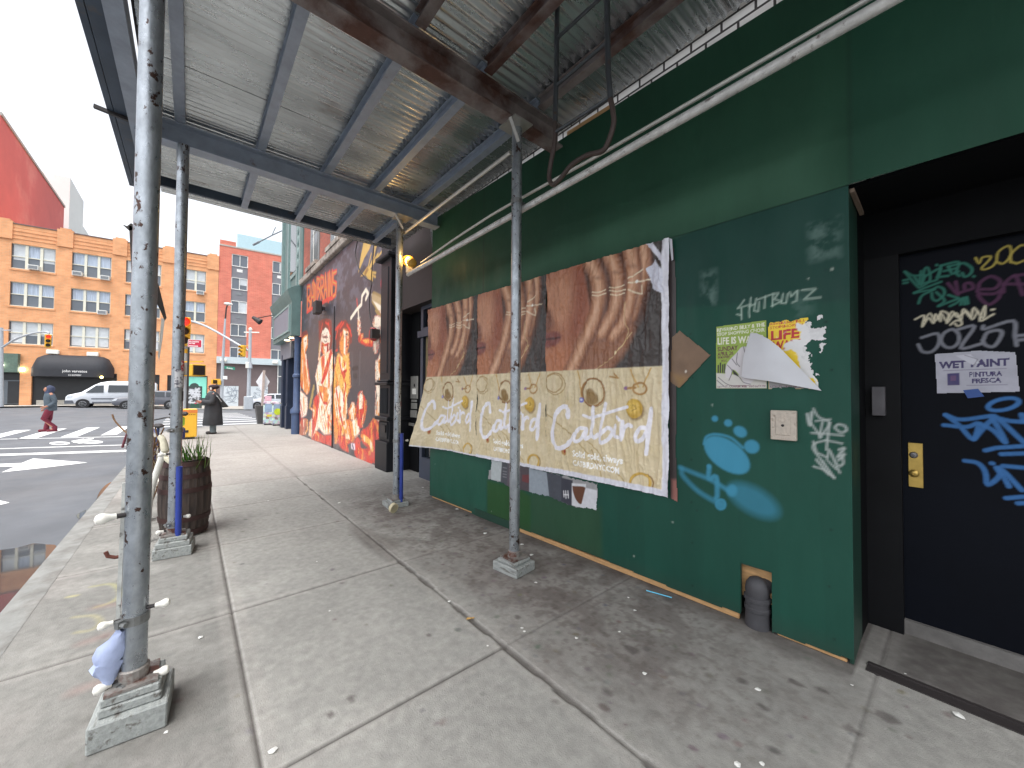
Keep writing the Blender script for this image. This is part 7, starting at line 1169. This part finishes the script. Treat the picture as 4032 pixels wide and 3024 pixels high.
g_ = Tp(131, 1583, 36.5); rn = thing('newspaper_box', 'small faded red newspaper box by the far orange pillar', 'newspaper box', (g_[0], g_[1], g_[2])); MB().box((-.25, -.3, .1), (.25, .3, 1.0)).build('body', mat('faded red box', lin((196, 96, 92)), rough=.6, var=.15), rn, bevel=.03); MB().box((-.258, -.2, .45), (-.25, .2, .9)).build('window', PLASTW, rn); MB().box((-.2, -.2, 0), (.2, .2, .1)).build('foot', DARK, rn)
# ------------------------------------------------------------------ litter on the pavement
SCR = mat('white paper scrap', lin((226, 226, 222)), rough=.7, var=.08)
def scrap(x, y, sz, lab, m=SCR, cat='litter', grp='white scraps littering the pavement', asp=1.0):
    g = G(x, y); q = np.random.RandomState(int(x)); mb = MB(); n = 7; ring = [Vector((sz*asp*math.cos(t)*q.uniform(.6, 1.2), sz*math.sin(t)*q.uniform(.6, 1.2), q.uniform(.001, sz*.35))) for t in np.linspace(0, 2*math.pi, n+1)[:-1]]
    mb.add(ring+[Vector((0, 0, sz*.5)), Vector((0, 0, .0005))], [(i, (i+1) % n, n) for i in range(n)]+[((i+1) % n, i, n+1) for i in range(n)]); o = mb.build('paper_scrap', m); o.location = (g[0], g[1], .002); o.rotation_euler = (0, 0, q.uniform(0, 6)); tag(o, lab, cat, grp)
ws = 'tiny white paper scrap lying loose on the pavement'
for x, y, s_, lab in ((3772, 2821, .022, 'largest white scrap, lying before the black door step'), (2985, 2718, .016, 'upright white scrap in front of the vent pipe'), (790, 2512, .016, 'white pellet on the slab right of the nearest post'), (1335, 1981, .022, 'flat white scrap left of the pale tape roll'), (1768, 2370, .014, 'white triangle scrap in the cracked joint'), (1910, 2102, .024, 'white scrap left of the middle post base'), (2055, 2145, .018, 'white scrap right behind the middle post base'), (2093, 2186, .02, 'larger white scrap right of the middle post'), (2110, 2296, .014, 'white scrap in front of the middle post base'), (1075, 2960, .020, 'white pebble like scrap by the pale joint at the bottom'), (1800, 2006, .024, 'white scrap against the hoarding foot near its far end'), (1664, 1921, .022, 'long white scrap in the doorway beyond the hoarding')): scrap(x, y, s_, lab)
for x, y, s_ in ((2055, 2475, .010), (2270, 2515, .013), (2475, 2355, .010), (3355, 2700, .008), (3820, 2770, .009), (2500, 2405, .012), (1297, 2407, .008), (1248, 2212, .008), (3000, 3010, .012), (2905, 3015, .014), (2065, 2488, .009), (655, 2885, .010), (1920, 2545, .008), (2540, 2655, .014), (1056, 1973, .014), (3565, 2655, .006), (2440, 2490, .01)): scrap(x, y, s_, ws)
scrap(1852, 2438, .018, 'yellowish cigarette butt stuck in the cracked joint', mat('cigarette butt', lin((196, 156, 92)), rough=.8), 'litter', None, 2.0); scrap(1838, 2032, .02, 'small black lump at the foot of the hoarding', DARK, 'litter', None)
a, b_ = G(2545, 2325, .01), G(2645, 2353, .01); o = MB().tube([a, b_], .004, 6).build('straw', mat('sky blue straw', lin((110, 200, 232)), rough=.4, var=0)); tag(o, 'sky blue drinking straw lying along the hoarding foot', 'straw')
g = G(1553, 2022); tr_ = thing('tape_roll', 'pale roll of tape standing against the base of the far post', 'tape roll', (g[0]+.03, g[1], .062)); M = Matrix.Rotation(R(78), 4, 'Y') @ Matrix.Identity(4); MB().lathe([(.045, -.02), (.06, -.02), (.06, .02), (.045, .02), (.045, -.02)], 26, M=Matrix.Rotation(R(18), 4, 'Z') @ M).build('roll', mat('cream tape', lin((206, 196, 164)), rough=.5, var=.1), tr_, smooth=True); MB().lathe([(.044, -.01), (.044, .005)], 20, M=Matrix.Rotation(R(18), 4, 'Z') @ M).build('core', mat('tan core', lin((158, 146, 118)), rough=.8), tr_)
S.cycles.use_denoising = True
